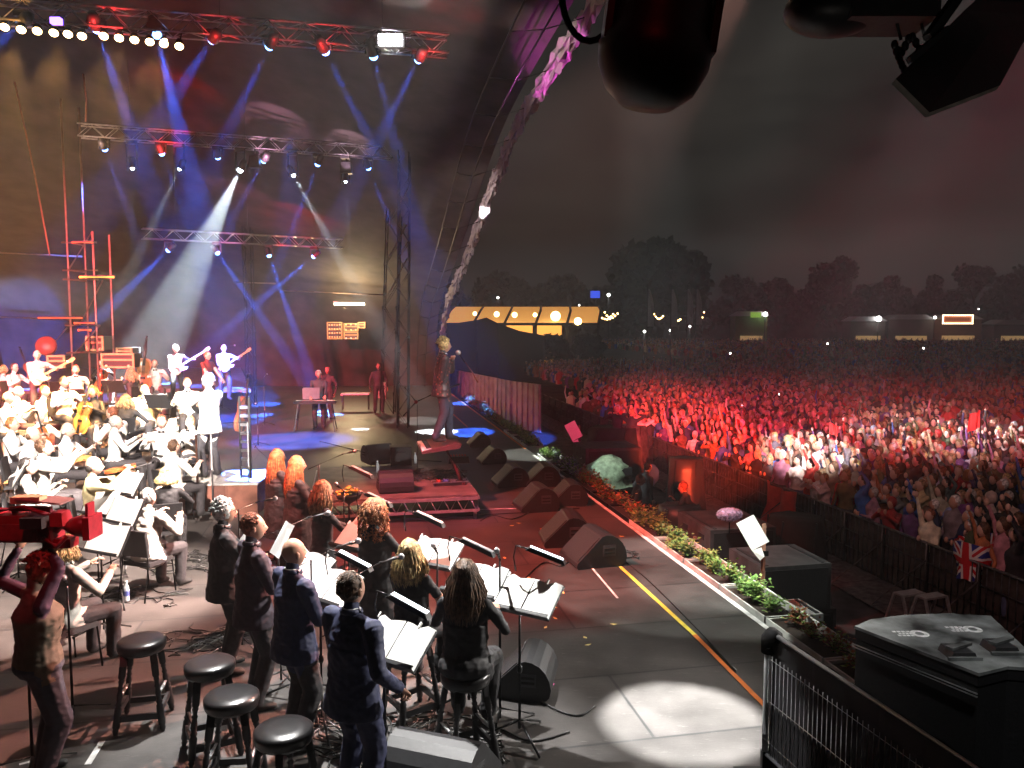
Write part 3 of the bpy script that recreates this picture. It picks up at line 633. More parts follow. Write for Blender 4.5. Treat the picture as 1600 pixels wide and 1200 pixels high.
# festoon strings
for k, (x0, y0, x1, y1, Y, nb, lb) in enumerate([(937, 495, 965, 490, 100, 8, 'string of warm bulbs hung at the marquee end'), (1022, 491, 1036, 494, 110, 6, 'short string of warm bulbs under the big tree'), (1051, 491, 1063, 499, 108, 6, 'slanting string of warm bulbs by the flag poles'), (1095, 493, 1100, 488, 115, 3, 'three warm bulbs on a wire past the flag poles'), (945, 488, 958, 491, 100, 5, 'bunch of warm bulbs over the marquee door')]):
    a, b = atY(x0, y0, Y), atY(x1, y1, Y); t = thing('festoon_string', lb, 'string lights', a); mb = MB()
    pts = [a.lerp(b, i/(nb-1))-Vector((0, 0, .5*math.sin(math.pi*i/(nb-1)))) for i in range(nb)]
    for p in pts: mb.ell(p, .11, 0, 6, 4)
    mb.build('bulbs', BULB, t, True); MB().tube([p+Vector((0, 0, .12)) for p in pts], .02, 4).build('wire', BLK, t, True)
# tall feather flags
FLG = mat('flag_cloth', (.28, .26, .26), .8)
for k, (px, Y) in enumerate(((1012, 95), (1049, 95), (1074, 100), (1088, 100))):
    p = atY(px, 448, Y); t = thing('feather_flag', '%s tall pale feather flag counted from the glowing marquee' % ordn(k), 'flag', (p.x, p.y, -1.6), group='feather flags')
    MB().tube([(p.x, p.y, -1.6), (p.x, p.y, p.z+.2)], .05, 5).build('pole', BLKM, t, True)
    mb = MB(); vs = []
    for i in range(9):
        z = p.z-.3-i*.55; w_ = .75*math.sin(min(1, (i+1)/5)*1.4)
        vs += [(p.x+.05, p.y, z), (p.x+.05+w_*.5, p.y+.15*math.sin(i), z), (p.x+.05+w_, p.y-.1*math.sin(i), z)]
    mb.add(vs, [(i*3+j, i*3+j+1, i*3+j+4, i*3+j+3) for i in range(8) for j in range(2)]); mb.build('cloth', FLG, t, True)
# ---- trees
LEAFD = mat('night_foliage', (.035, .042, .02), .8, var=.5, scale=.5); BARK = mat('bark', (.06, .045, .035), .9)
def tree(px0, px1, pytop, Y, label, seed, grp='trees behind the field'):
    rnd = random.Random(seed); a, b, tp = atY(px0, 500, Y), atY(px1, 500, Y), atY((px0+px1)/2, pytop, Y); W_ = (b.x-a.x)/2; cx = (a.x+b.x)/2; H = tp.z+1.6
    t = thing('tree', label, 'tree', (cx, Y, -1.6), group=grp); mb = MB()
    mb.tube([(0, 0, 0), (.2, 0, H*.25), (.1, .1, H*.5), (-.2, 0, H*.8)], [H*.035, H*.028, H*.018, H*.005], 8)
    for i in range(7):
        a_ = rnd.uniform(0, 6.28); z = H*rnd.uniform(.25, .6); mb.tube([(0, 0, z), (math.cos(a_)*W_*.4, math.sin(a_)*W_*.4, z+H*.12), (math.cos(a_)*W_*.7, math.sin(a_)*W_*.7, z+H*.2)], [H*.014, H*.009, H*.003], 5)
    mb.build('trunk', BARK, t)
    cl = []
    for i in range(26):
        an = rnd.uniform(0, 6.28); q = rnd.random()**.5; z = rnd.uniform(.22, .86); rr = W_*(1-abs(z-.45)*1.1)
        cl.append((math.cos(an)*q*rr, math.sin(an)*q*rr, z*H, rnd.uniform(.16, .3)*W_))
    cl.append((0, 0, H*.86, .24*W_)); vs = []; fs = []
    for i in range(3400):
        c_ = cl[i % len(cl)]; d = Vector((rnd.gauss(0, 1), rnd.gauss(0, 1), rnd.gauss(0, 1))).normalized()*c_[3]*rnd.uniform(.5, 1.12); p = Vector(c_[:3])+d
        if p.z < 1: continue
        s_ = rnd.uniform(.4, .8)*W_*.14; u = Vector((rnd.gauss(0, 1), rnd.gauss(0, 1), rnd.gauss(0, 1))).normalized()*s_; v_ = u.cross(Vector((rnd.gauss(0, 1), rnd.gauss(0, 1), rnd.gauss(0, 1)))).normalized()*s_*.8
        o_ = len(vs); vs += [p-u, p+v_, p+u, p-v_]; fs.append((o_, o_+1, o_+2, o_+3))
    mb = MB(); mb.add(vs, fs); mb.build('crown', LEAFD, t)
TR = [(935, 1130, 372, 150, 'biggest dark tree with a broad double crown beyond the glowing marquee'), (1105, 1190, 425, 190, 'round dark tree just beyond the biggest tree'), (700, 850, 428, 170, 'wide low dark tree behind the glowing marquee'), (820, 960, 432, 175, 'low dark tree between the marquee and the biggest tree'),
      (1170, 1265, 432, 210, 'low rounded tree before the peaked tree on the horizon'), (1250, 1375, 400, 200, 'tallest peaked tree of the far treeline'), (1345, 1440, 428, 210, 'shoulder high dark tree after the peaked tree'), (1420, 1490, 424, 215, 'narrow dark tree in the far treeline behind the pale stalls'),
      (1470, 1570, 412, 205, 'broad tree with a flat top behind the bulb sign'), (1545, 1660, 415, 210, 'last tree of the treeline above the field edge'), (600, 730, 425, 190, 'dark tree seen past the foot of the stage arch')]
TR += [(812, 900, 526, 84, 'low dark bush in front of the lit end of the marquee'), (885, 950, 522, 86, 'dark bush hiding the end pole of the marquee')]
for i, (a, b, c, Y, lb) in enumerate(TR): tree(a, b, c, Y, lb, i+3)
# far hedge mass filling the bottom of the treeline
mb = MB(); rnd = random.Random(5); vs = []; fs = []
for i in range(9000):
    x = rnd.uniform(-60, 200); z = rnd.random()**1.2*(9.5+3*noise.noise(Vector((x*.05, 0, 0))))-1.6; y = 225+rnd.uniform(-5, 5); s_ = rnd.uniform(.5, 1.3); a_ = rnd.uniform(0, 3.14)
    o_ = len(vs); u = Vector((math.cos(a_), 0, math.sin(a_)))*s_; v_ = Vector((-math.sin(a_), .4, math.cos(a_)))*s_; p = Vector((x, y, z)); vs += [p-u, p+v_, p+u, p-v_]; fs.append((o_, o_+1, o_+2, o_+3))
mb.add(vs, fs); o = mb.build('woodland', LEAFD); tag(o, 'dark band of woodland closing the far side of the field', 'woodland', kind='stuff')
# ================================================================ stage gear
def lerp(a, b, t): return a+(b-a)*t
def make_stand(h=1.05, tilt=50, wide=.5, page=True, lab='', loc=(0, 0, 0), rz=0, deskc=None, group='music stands', pages=2, s=1.0):
    """music stand: local +Y is where the player stands looking from -Y; the pages face -Y and up"""
    t = thing('music_stand', lab, 'music stand', loc, rz, group, s)
    mb = MB()
    for k in range(3):
        a = R(90+120*k); mb.tube([(0, 0, .17), (math.cos(a)*.16, math.sin(a)*.16, .1), (math.cos(a)*.34, math.sin(a)*.34, .012)], .011, 6)
    mb.build('base', BLKM, t)
    MB().tube([(0, 0, .1), (0, 0, .6), (0, 0, h)], [.014, .012, .009], 8).lathe([(.02, .58), (.024, .6), (.02, .64)], 8).build('pole', BLKM, t)
    M = Matrix.Translation((0, 0, h)) @ Matrix.Rotation(-R(90-tilt), 4, 'X')
    mb = MB(); mb.box((0, .0, .16), (wide, .006, .34), 0, M); mb.box((0, -.028, -.008), (wide, .06, .006), 0, M); mb.box((0, -.057, .006), (wide, .006, .025), 0, M)
    desk = mb.build('desk', deskc or BLK, t)
    if page:
        for i in range(pages):
            x = (i-(pages-1)/2)*wide*.98/pages; pm = MB(); vs = []; w_, h_ = wide*.94/pages, .33
            for a in range(5):
                for b in range(3):
                    u, v_ = a/4-.5, b/2; vs.append((x+u*w_+random.uniform(-.003, .003), -.008-.012*abs(math.sin(a*1.3+i))-.006*b*(a % 2), -.002+v_*h_+.012*(b == 2)*math.sin(a*2+i)))
            f = [(a*3+b, (a+1)*3+b, (a+1)*3+b+1, a*3+b+1) for a in range(4) for b in range(2)]
            pm.add(vs, f, 0, True, M); pm.add([(p[0], p[1]+.004, p[2]) for p in vs], [tuple(reversed(q)) for q in f], 0, True, M); pm.build('page', PAPER, desk)
        for x in (-.47*wide, .12): MB().box((x, -.012, .335), (.012, .02, .05), 0, M).build('page_clip', PAPER, desk)
    return t
LEDM = mat('lamp_glow', (.9, .95, 1), emit=(.8, .9, 1), es=2.5)
def make_lamp(loc, rz, lab, top=(.32, .0, .28), lit=False):
    t = thing('stand_lamp', lab, 'stand lamp', loc, rz, 'clip lamps over the music stands')
    MB().tube([(0, 0, 0), (-.02, 0, .12), (0, 0, .22), (.1, 0, .2)], .007, 6).build('bracket', BLKM, t)
    mb = MB(); M = Matrix.Translation((.26, 0, .15)) @ Matrix.Rotation(R(20), 4, 'Y'); mb.box((0, 0, 0), (.36, .075, .035), 0, M, .8); sh_ = mb.build('shade', BLK, t)
    MB().box((0, 0, .02), (.3, .045, .006), 0, M).build('reflector', LEDM if lit else ALU, sh_)
    return t
def make_stool(loc, rz, lab, h=.75, group='bar stools at the front of the choir', s=1.0):
    t = thing('bar_stool', lab, 'stool', loc, rz, group, s)
    seat = MB().lathe([(.0, h-.11), (.16, h-.11), (.185, h-.1), (.195, h-.075), (.2, h-.04), (.197, h-.018), (.18, h-.004), (.1, h+.004), (.0, h+.006)], 28, cap=False).build('seat', mat('black_vinyl', (.018, .017, .018), .28, bump=.08, scale=60), t)
    MB().lathe([(.186, h-.088), (.19, h-.088), (.19, h-.08), (.186, h-.08)], 28).build('seat_trim', STEEL, seat)
    tops = [(x*.115, y*.115, h-.1) for x, y in ((1, 1), (-1, 1), (-1, -1), (1, -1))]; bots = [(x*.19, y*.19, 0) for x, y in ((1, 1), (-1, 1), (-1, -1), (1, -1))]
    def P(k, z): q = (h-.1-z)/(h-.1); return Vector(tops[k]).lerp(Vector(bots[k]), q)
    for k in range(4):
        zs = [h-.1, .47, .455, .44, .43, .40, .385, .37, .33, .27, .25, .235, .22, .2, .06, .05, .03, 0]; rs = [.03, .03, .02, .026, .02, .018, .026, .018, .026, .02, .03, .02, .03, .03, .03, .022, .026, .016]
        MB().tube([P(k, z) for z in zs], rs, 8).build('leg', BLK, t)
    for k in range(4):
        a, b = P(k, .17 if k % 2 else .13), P((k+1) % 4, .17 if k % 2 else .13); MB().bar(a, b, .028, .05).build('stretcher', BLK, t)
    [MB().tube([P(i, .3), P(i, .3).lerp(P(j, .3), .5), P(j, .3)], [.01, .016, .01], 6).build('foot_rung', STEEL, t) for i, j in ((0, 3), (1, 2))]
    return t
def make_chair(loc, rz, lab, s=1.0, group='orchestra chairs'):
    t = thing('orchestra_chair', lab, 'chair', loc, rz, group, s)
    MB().box((0, 0, .45), (.44, .42, .05), 0, None, .95).build('seat', BLK, t)
    M = Matrix.Translation((0, -.22, .7)) @ Matrix.Rotation(R(8), 4, 'X'); MB().box((0, 0, .02), (.42, .035, .34), 0, M).build('backrest', BLK, t)
    for x in (-.2, .2): MB().tube([(x, .2, .44), (x*1.08, .23, .0)], .011, 6).build('leg', BLKM, t)
    for x in (-.2, .2): MB().tube([(x*1.03, -.3, .0), (x, -.21, .45), (x, -.25, .86)], .011, 6).build('leg', BLKM, t)
    return t
GRL = mat('speaker_grille', (.03, .03, .032), .5, .3, scale=90, bump=.5)
def make_wedge(loc, rz, lab, s=1.0, group='stage monitor wedges'):
    t = thing('monitor_wedge', lab, 'stage monitor', loc, rz, group, s)
    prof = [(-.27, 0), (.24, 0), (.3, .05), (.28, .14), (.18, .27), (.06, .355), (-.04, .375), (-.27, .2)]
    prof = [(-.3, 0), (.26, 0), (.3, .04), (.315, .12), (.3, .2), (.26, .28), (.2, .34), (.13, .375), (.06, .385), (.0, .37), (-.31, .07), (-.32, .03)]
    cab = MB().prism([(y, z) for y, z in prof], .6, 0, Matrix.Rotation(R(90), 4, 'Z')).build('cabinet', BLK, t)
    a, b = Vector((0, -.305, .075)), Vector((0, -.01, .362)); nrm = Vector((0, -(b.z-a.z), (b.y-a.y))).normalized()
    mb = MB(); pts = [(-.27, 0), (.27, 0)]; A = lambda x, q: (x, lerp(a.y, b.y, q)+nrm.y*.008, lerp(a.z, b.z, q)+nrm.z*.008)
    vs = [A(-.27, .03), A(.27, .03), A(.27, .97), A(-.27, .97)]; mb.add(vs, [(0, 1, 2, 3)]); mb.add([Vector(v)-nrm*.007 for v in vs], [(3, 2, 1, 0)]); mb.add(vs+[tuple(Vector(v)-nrm*.007) for v in vs], [(0, 4, 5, 1), (1, 5, 6, 2), (2, 6, 7, 3), (3, 7, 4, 0)])
    mb.build('grille', GRL, cab)
    for sx in (-1, 1):
        m = MB(); m.box((sx*.302, .09, .2), (.008, .16, .13), 0); m.box((sx*.306, .09, .225), (.012, .13, .022), 1); m.box((sx*.306, .09, .175), (.012, .13, .022), 1); m.build('handle_plate', [mat('dark_grey_plastic', (.06, .06, .065), .5), RUB], cab)
    return t
def make_mic(loc, rz, lab, h=1.5, boom=.0, group='microphone stands', mic=True, s=1.0, round_base=False):
    t = thing('microphone_stand', lab, 'microphone stand', loc, rz, group, s)
    if round_base: MB().lathe([(.13, 0), (.13, .018), (.03, .03), (.015, .05)], 16).build('base', BLKM, t)
    else:
        mb = MB()
        for k in range(3): a = R(30+120*k); mb.tube([(0, 0, .12), (math.cos(a)*.32, math.sin(a)*.32, .012)], .01, 6)
        mb.build('base', BLKM, t)
    MB().tube([(0, 0, .03), (0, 0, h*.6), (0, 0, h)], [.012, .011, .008], 8).build('pole', BLKM, t)
    tip = Vector((0, boom, h+boom*.35)); 
    if boom: MB().tube([(0, -.15, h-.05), tip], .007, 6).build('boom', BLKM, t)
    if mic:
        d = Vector((0, -.6, .5)).normalized() if not boom else Vector((0, .8, .1)).normalized()
        mb = MB(); mb.tube([tip-d*.02, tip+d*.1, tip+d*.15], [.011, .015, .017], 8, 0); mb.ell(tip+d*.175, .027, 1, 10, 8); mb.build('microphone', [BLK, mat('mic_mesh', (.5, .5, .52), .4, .6)], t)
    return t
CABM = mat('cable_rubber', (.02, .02, .02), .5)
def cables(px, py, z, w_, h_, n, lab, m=None, seed=1, r=.008):
    rnd = random.Random(seed); c = at(px, py, z); t = thing('cable_tangle', lab, 'cables', c); mb = MB()
    for i in range(n):
        x, y = rnd.uniform(-w_, w_), rnd.uniform(-h_, h_); a = rnd.uniform(0, 6.28); pts = []
        for k in range(14):
            pts.append((x, y, r+.012*abs(math.sin(k+i)))); a += rnd.uniform(-.9, .9); x += math.cos(a)*.11; y += math.sin(a)*.11
            if abs(x) > w_*1.5 or abs(y) > h_*1.5: a += 2.2
        mb.tube(pts, r, 5)
    mb.build('cable', m or CABM, t); return t
def cable_run(pts, lab, z=.012, r=.009, m=None):
    q = [at(x, y, 0) for x, y in pts]; P = smooth([tuple(p) for p in q], 5); o = MB().tube([(x-q[0].x, y-q[0].y, z) for x, y, _ in P], r, 6).build('cable', m or CABM); o.location = q[0]; return tag(o, lab, 'cable')

def yawto(deg): return R(deg)
ST_UP = math.atan2(SN.y, SN.x)-math.pi/2          # yaw that makes local +Y look at the audience
# ---------------- stools
make_stool(at(226, 1128), R(12), 'empty bar stool standing alone behind the camera operator, farthest from the suited men')
make_stool(at(332, 1172), R(30), 'empty bar stool directly behind the man with grey hair and glasses')
make_stool(at(366, 1235), R(5), 'empty bar stool between the other two empty ones, behind the bald man in a suit')
make_stool(at(447, 1300), R(50), 'empty bar stool closest to the camera, beside the legs of the navy suited man')
STF = make_stool(at(643, 1118), R(35), 'bar stool under the seated woman with straight platinum hair')
STG = make_stool(at(728, 1190), R(28), 'bar stool under the seated woman with wavy brown hair')
# ---------------- riser with truss edge
FRc = at(746, 772, .45); rz_ = math.atan2(SN.y, SN.x)
rc = FRc-SN*1.42+SD*1.55; rc.z = 0
t = thing('keyboard_riser', 'low stage riser with a bright zigzag truss edge under the keyboard', 'riser', rc, rz_)
DK2 = mat('riser_board', (.14, .11, .10), .55, var=.35, scale=3, bump=.1)
MB().box((0, 0, .43), (2.86, 3.12, .036)).build('deck', DK2, t)
for sy, nm in ((-1.57, 'truss_edge'), (1.57, 'truss_edge')):
    mb = MB(); mb.bar((-1.43, sy, .385), (1.43, sy, .385), .05, .05); mb.bar((-1.43, sy, .17), (1.43, sy, .17), .045, .045)
    k = 12
    for i in range(k): x0, x1 = -1.4+2.8*i/k, -1.4+2.8*(i+1)/k; mb.tube([(x0, sy, .17), ((x0+x1)/2, sy, .385), (x1, sy, .17)], .013, 6)
    mb.build(nm, ALU, t)
for sx in (-1.44, 1.44):
    mb = MB(); mb.bar((sx, -1.54, .385), (sx, 1.54, .385), .05, .05); mb.bar((sx, -1.54, .17), (sx, 1.54, .17), .045, .045)
    for i in range(12): y0, y1 = -1.5+3*i/12, -1.5+3*(i+1)/12; mb.tube([(sx, y0, .17), (sx, (y0+y1)/2, .385), (sx, y1, .17)], .013, 6)
    mb.build('truss_edge', ALU, t)
for sx in (-1.4, 1.4):
    for sy in (-1.5, 1.5): MB().tube([(sx*.99, sy*.985, 0), (sx*.99, sy*.985, .16)], .03, 8).build('foot', STEEL, t)
# things on the riser
rz2 = ST_UP
make_wedge(at(617, 766, .45), R(180)+rz_+R(4), 'monitor wedge lying on the front of the riser, purple lit back towards us', 1.0)
make_wedge(at(592, 722, .45), R(20)+rz_, 'brownish upright monitor at the far rim of the riser')
t = thing('equipment_case', 'small black flight case beside the brownish monitor on the riser', 'case', at(626, 726, .45), rz_)
MB().box((0, 0, .2), (.42, .34, .38)).build('body', BLK, t)
mb = MB(); mb.box((0, -.173, .3), (.2, .01, .03)); mb.box((0, 0, .395), (.44, .36, .014)); [mb.bar((x, y, 0), (x, y, .4), .02) for x in (-.21, .21) for y in (-.17, .17)]; mb.build('edging', BLKM, t)
# keyboard and its column stand
kl = at(684, 693, 1.16); t = thing('stage_keyboard', 'dark maroon keyboard the singer is standing on, tilted towards him', 'keyboard', (kl.x, kl.y, .45), rz_+R(0))
KM = mat('maroon_plastic', (.08, .02, .025), .35, var=.1)
M = Matrix.Translation((0, 0, .70)) @ Matrix.Rotation(R(-8), 4, 'Y')
mb = MB(); mb.prism([(-.36, -.03), (.34, -.05), (.38, .02), (.3, .05), (-.1, .03), (-.36, .01)], 1.22, 0, M); mb.build('body', KM, t)
MB().box((-.26, 0, .022), (.17, 1.1, .02), 0, M).build('white_keys', mat('ivory', (.8, .78, .72), .35), t)
mb = MB()
for i in range(35):
    if i % 7 not in (2, 6): mb.box((-.215, -.5+i*.031, .038), (.09, .014, .014), 0, M)
mb.build('black_keys', BLK, t)
mb = MB(); mb.tube([(.12, .1, .64), (.3, 0, .3), (.42, -.1, 0)], .035, 8); mb.tube([(.12, -.4, .64), (.3, -.42, .3), (.40, -.45, 0)], .035, 8); mb.bar((.42, -.55, .03), (.42, .2, .03), .06, .05); mb.build('stand', KM, t)
cables(680, 742, .45, .35, .3, 26, 'tangle of cables and small pedals on the riser by the keyboard stand', seed=3)
t = thing('pedal_board', 'silver rimmed pedal board on the corner of the riser', 'pedal board', at(702, 757, .45), rz_+R(5))
MB().box((0, 0, .03), (.6, .22, .05)).build('board', BLK, t); mb = MB(); [mb.bar((-.32, y, .065), (.34, y, .065), .018) for y in (-.1, .1)]; mb.build('rails', STEEL, t)
for i in range(4): MB().box((-.2+i*.135, 0, .075), (.09, .12, .04), 0, None, .85).build('pedal', [mat('pedal_red', (.4, .05, .04)), mat('pedal_blue', (.05, .1, .4)), STEEL, BLKM][i], t)
t = thing('equipment_case', 'small red lit mixer box behind the keyboard stand', 'case', at(716, 723, .45), rz_); MB().box((0, 0, .08), (.45, .3, .14), 0, None, .9).build('body', BLK, t); mb = MB(); [mb.lathe([(.012, .15), (.012, .17)], 8, 0, Matrix.Translation((-.15+.06*i, .06*j, 0))) for i in range(6) for j in (-1, 0, 1)]; mb.build('knobs', mat('knob_red', (.6, .1, .05)), t)
for px, py, lb in ((590, 738, 'small water bottle standing by the monitor on the riser'), (649, 724, 'small water bottle in the middle of the riser')):
    t = thing('water_bottle', lb, 'bottle', at(px, py, .45)); MB().lathe([(.0, 0), (.033, 0), (.034, .03), (.031, .08), (.034, .13), (.03, .17), (.013, .2), (.013, .215)], 12, cap=False).build('body', mat('clear_plastic', (.7, .75, .8), .1, alpha=.55), t); MB().lathe([(.015, .213), (.015, .235)], 10).build('cap', mat('white_cap', (.8, .8, .8)), t)
def bottle(px, py, lb, z=0):
    t = thing('water_bottle', lb, 'bottle', at(px, py, z)); MB().lathe([(.0, 0), (.036, 0), (.037, .03), (.033, .09), (.037, .15), (.032, .19), (.014, .23), (.014, .24)], 12, cap=False).build('body', MATS['clear_plastic'], t)
    MB().lathe([(.038, .08), (.038, .14)], 12, cap=False).build('paper_label', mat('blue_label', (.05, .07, .25)), t); MB().lathe([(.016, .238), (.016, .262)], 10).build('cap', MATS['white_cap'], t)
bottle(198, 940, 'water bottle with a dark band on the floor by the empty chair legs'); bottle(764, 1125, 'water bottle beside the stool of the wavy haired woman'); bottle(488, 1085, 'water bottle on the floor between the bald man and the navy suited man')
# ---------------- stage edge wedges
for px, py, ry, s_, lb in [(748, 696, 0, .95, 'low wedge monitor closest to the singer, brown side facing us'), (768, 722, 4, 1.0, 'wedge monitor with a blue lit grille near the singer'), (797, 757, 2, 1.1, 'black wedge just past the blue lit one along the stage edge'), (846, 756, -4, 1.15, 'black wedge close behind the green planter leaves'), (837, 794, 3, 1.15, 'dark wedge with its nose on the pale floor line'), (886, 786, -4, 1.1, 'dark wedge tucked against the planter, beside the front pair'),
                            (883, 846, -6, 1.2, 'wedge with a red lit lower edge, back one of the front pair'), (926, 876, 5, 1.2, 'grey sided wedge with two handle slots at the end of the yellow tape')]:
    p = at(px, py); make_wedge(p-SN*.0, ST_UP+R(180)+R(180)+R(ry)+R(0), lb, s_)
make_wedge(at(818, 1072), R(-100), 'rounded wedge monitor on its side behind the singers stands', .95)
make_wedge(at(690, 1232), R(160), 'wedge monitor cut by the bottom of the photo below the stool', 1.15)
# ---------------- music stands of the choir
MS = [(668, 1010, 860, -30, 'upper white paged music stand between the blonde woman and the curly haired woman', 1.05), (732, 1100, 905, -28, 'music stand with white pages in front of the wavy haired woman', 1.05),
      (812, 1112, 932, -32, 'music stand with white pages standing alone on the open floor', 1.08), (600, 1165, 1008, -32, 'music stand with white pages closest to the camera, beside the navy suited man', 1.08),
      (500, 1090, 915, -38, 'music stand with glaring pages in front of the navy suited man', 1.1), (462, 1040, 885, -42, 'music stand with pages in front of the bald man', 1.1), (545, 985, 835, -35, 'music stand with small pages in front of the blonde woman with straight hair', 1.0)]
for fx, fy, dy, yw, lb, h_ in MS:
    p = at(fx, dy+18, h_+.05); g = Vector((p.x, p.y, 0)); make_stand(h_, 38, .56, True, lb, g, R(yw))
for px, py, z, yw, lb, lit in [(537, 735, 1.45, -20, 'clip lamp highest up, over the riser edge', 0), (634, 812, 1.4, -18, 'clip lamp above the upper white music stand', 0), (703, 858, 1.4, -18, 'clip lamp between the two upper white music stands', 0), (806, 874, 1.4, -8, 'bright silver clip lamp over the open floor', 1), (590, 952, 1.4, -22, 'blue lit clip lamp beside the seated platinum haired woman', 1), (560, 780, 1.4, -20, 'clip lamp just over the curly hair', 0), (512, 880, 1.4, -20, 'wide clip lamp beside the short haired navy suited man', 1)]:
    make_lamp(atY(px, py+18, (CAMZ-z)*1250/max(1, py+18-500)), R(yw), lb, lit=bool(lit))
for px, hy, h_, yw, bm, lb in [(781, 880, 1.45, -10, 0, 'tall microphone stand with a pale round head beside the wavy haired woman'), (434, 834, 1.5, -70, .3, 'microphone on a boom in front of the reddish haired suited man'), (486, 882, 1.45, -60, .25, 'microphone on a boom in front of the bald man'), (560, 905, 1.45, -60, .2, 'microphone on a boom in front of the navy suited man'),
                                    (498, 728, 1.5, -60, .35, 'microphone on a boom by the two red haired women'), (683, 870, 1.3, -10, 0, 'slim stand pole beside the upper music stand'), (373, 800, 1.5, -70, .2, 'microphone held up to the grey haired man with glasses'), (537, 770, 1.4, -30, 0, 'short microphone stand by the flower bowl')]:
    d_ = (CAMZ-h_)*1250/(hy-500); p = atY(px, hy, d_); make_mic((p.x, p.y, 0), R(yw), lb, h_, bm)
# flower bowl on a stand by the riser
p = at(545, 778, 1.0); t = thing('flower_bowl', 'round bowl of yellow flowers on a thin stand by the riser', 'flower bowl', (p.x, p.y, 0)); MB().lathe([(.14, 0), (.13, .02), (.015, .04), (.012, .9), (.03, .92), (.16, 1.0), (.19, 1.06), (.17, 1.06), (.0, .97)], 18, cap=False).build('bowl', BLKM, t)
mb = MB(); rnd = random.Random(4)
for i in range(60): a, r = rnd.uniform(0, 6.28), rnd.uniform(0, .18); mb.ell((math.cos(a)*r, math.sin(a)*r, 1.05+.09*(1-r/.2)+rnd.uniform(0, .03)), (.03, .03, .015), rnd.choice((0, 0, 1, 2)), 6, 4)
mb.build('flowers', [mat('flower_yellow', (.7, .5, .08)), mat('leaf_green', (.1, .2, .05)), mat('flower_white', (.7, .7, .65))], t)
# ---------------- cables on the floor
cables(615, 1165, 0, .55, .35, 46, 'thick snarl of cables under the front music stands', seed=8)
cables(300, 1000, 0, .3, .25, 14, 'cable coils behind the grey haired suited man', seed=9); cables(335, 880, 0, .5, .35, 26, 'coiled cables in front of the conductor podium', seed=10); cables(215, 930, 0, .4, .2, 10, 'loose cables under the empty orchestra chair', seed=11)
cables(945, 865, 0, .3, .2, 10, 'cable coil between the grey sided wedge and the planter', seed=12)
for pts, lb in [([(385, 640), (395, 690), (420, 720), (430, 760)], 'thin cable winding over the blue lit floor'), ([(500, 690), (560, 705), (600, 715), (690, 722)], 'cable running from the far keyboard to the riser'), ([(556, 806), (640, 812), (740, 806), (850, 800), (905, 795)], 'cable along the front foot of the riser'), ([(965, 870), (1010, 905), (1090, 985), (1150, 1050)], 'thin cable beside the planter'), ([(700, 1115), (780, 1140), (830, 1160), (890, 1145)], 'cable across the floor by the wavy haired woman')]:
    cable_run(pts, lb)
# ---------------- guard fence with scrim, in front of us
t = thing('guard_fence', 'white ended mesh fence with black scrim at the side of the stage', 'fence', (FA.x, FA.y, 0))
A = Vector((FA.x, FA.y, 0)); zt = 1.15; Lf = 5.2
mb = MB(); mb.tube([A+Vector((0, 0, .16)), A+Vector((0, 0, .5)), A+Vector((0, 0, .98)), A+Vector((0, 0, 1.02))], .024, 10); mb.build('post', mat('white_powder_coat', (.8, .8, .8), .3), t, True)
mb = MB(); mb.tube([A+Vector((0, 0, .98)), A-FD*.015+Vector((0, 0, zt-.06)), A-FD*.06+Vector((0, 0, zt-.01)), A-FD*.13+Vector((0, 0, zt))], [.05, .06, .06, .045], 10); mb.build('foam_corner', RUB, t, True)
mb = MB(); mb.tube([A-FD*.1+Vector((0, 0, zt)), A-FD*Lf+Vector((0, 0, zt))], .017, 8); mb.tube([A+Vector((0, 0, .18)), A-FD*Lf+Vector((0, 0, .18))], .014, 8); mb.build('top_rail', mat('grey_rail', (.25, .25, .26), .4, .4), t, True)
q = Vector((FD.y, -FD.x, 0)); mb = MB(); k = 60
mb.add([A+q*(.03+.012*math.sin(i*1.7))-FD*Lf*i/k+Vector((0, 0, z)) for i in range(k+1) for z in (.05, zt)], [(2*i, 2*i+2, 2*i+3, 2*i+1) for i in range(k)], 0, True); mb.build('scrim', mat('black_scrim', (.025, .022, .024), .85, scale=3, var=.3), t, True)
mb = MB(); mb.add([A+q*(.022)-FD*(.1+i*(Lf-.1)/20)+Vector((0, 0, z)) for i in range(21) for z in (zt-.17, zt-.01)], [(2*i, 2*i+2, 2*i+3, 2*i+1) for i in range(20)]); mb.build('top_band', RUB, t, True)
mb = MB(); n_ = int(Lf/.05)
for i in range(n_): p = A-FD*(.03+i*.05)-q*.01; mb.tube([p+Vector((0, 0, .2)), p+Vector((0, 0, zt-.17))], .0028, 5)
for z in (.3, .62, .95): mb.tube([A-q*.014+Vector((0, 0, z)), A-q*.014-FD*Lf+Vector((0, 0, z))], .0028, 5)
mb.build('wire_mesh', STEEL, t, True)
MB().box(A+Vector((0, 0, .02)), (.45, .12, .04)).bar(A+Vector((0, 0, .03)), A+Vector((0, 0, .2)), .05).build('foot', RUB, t, True)
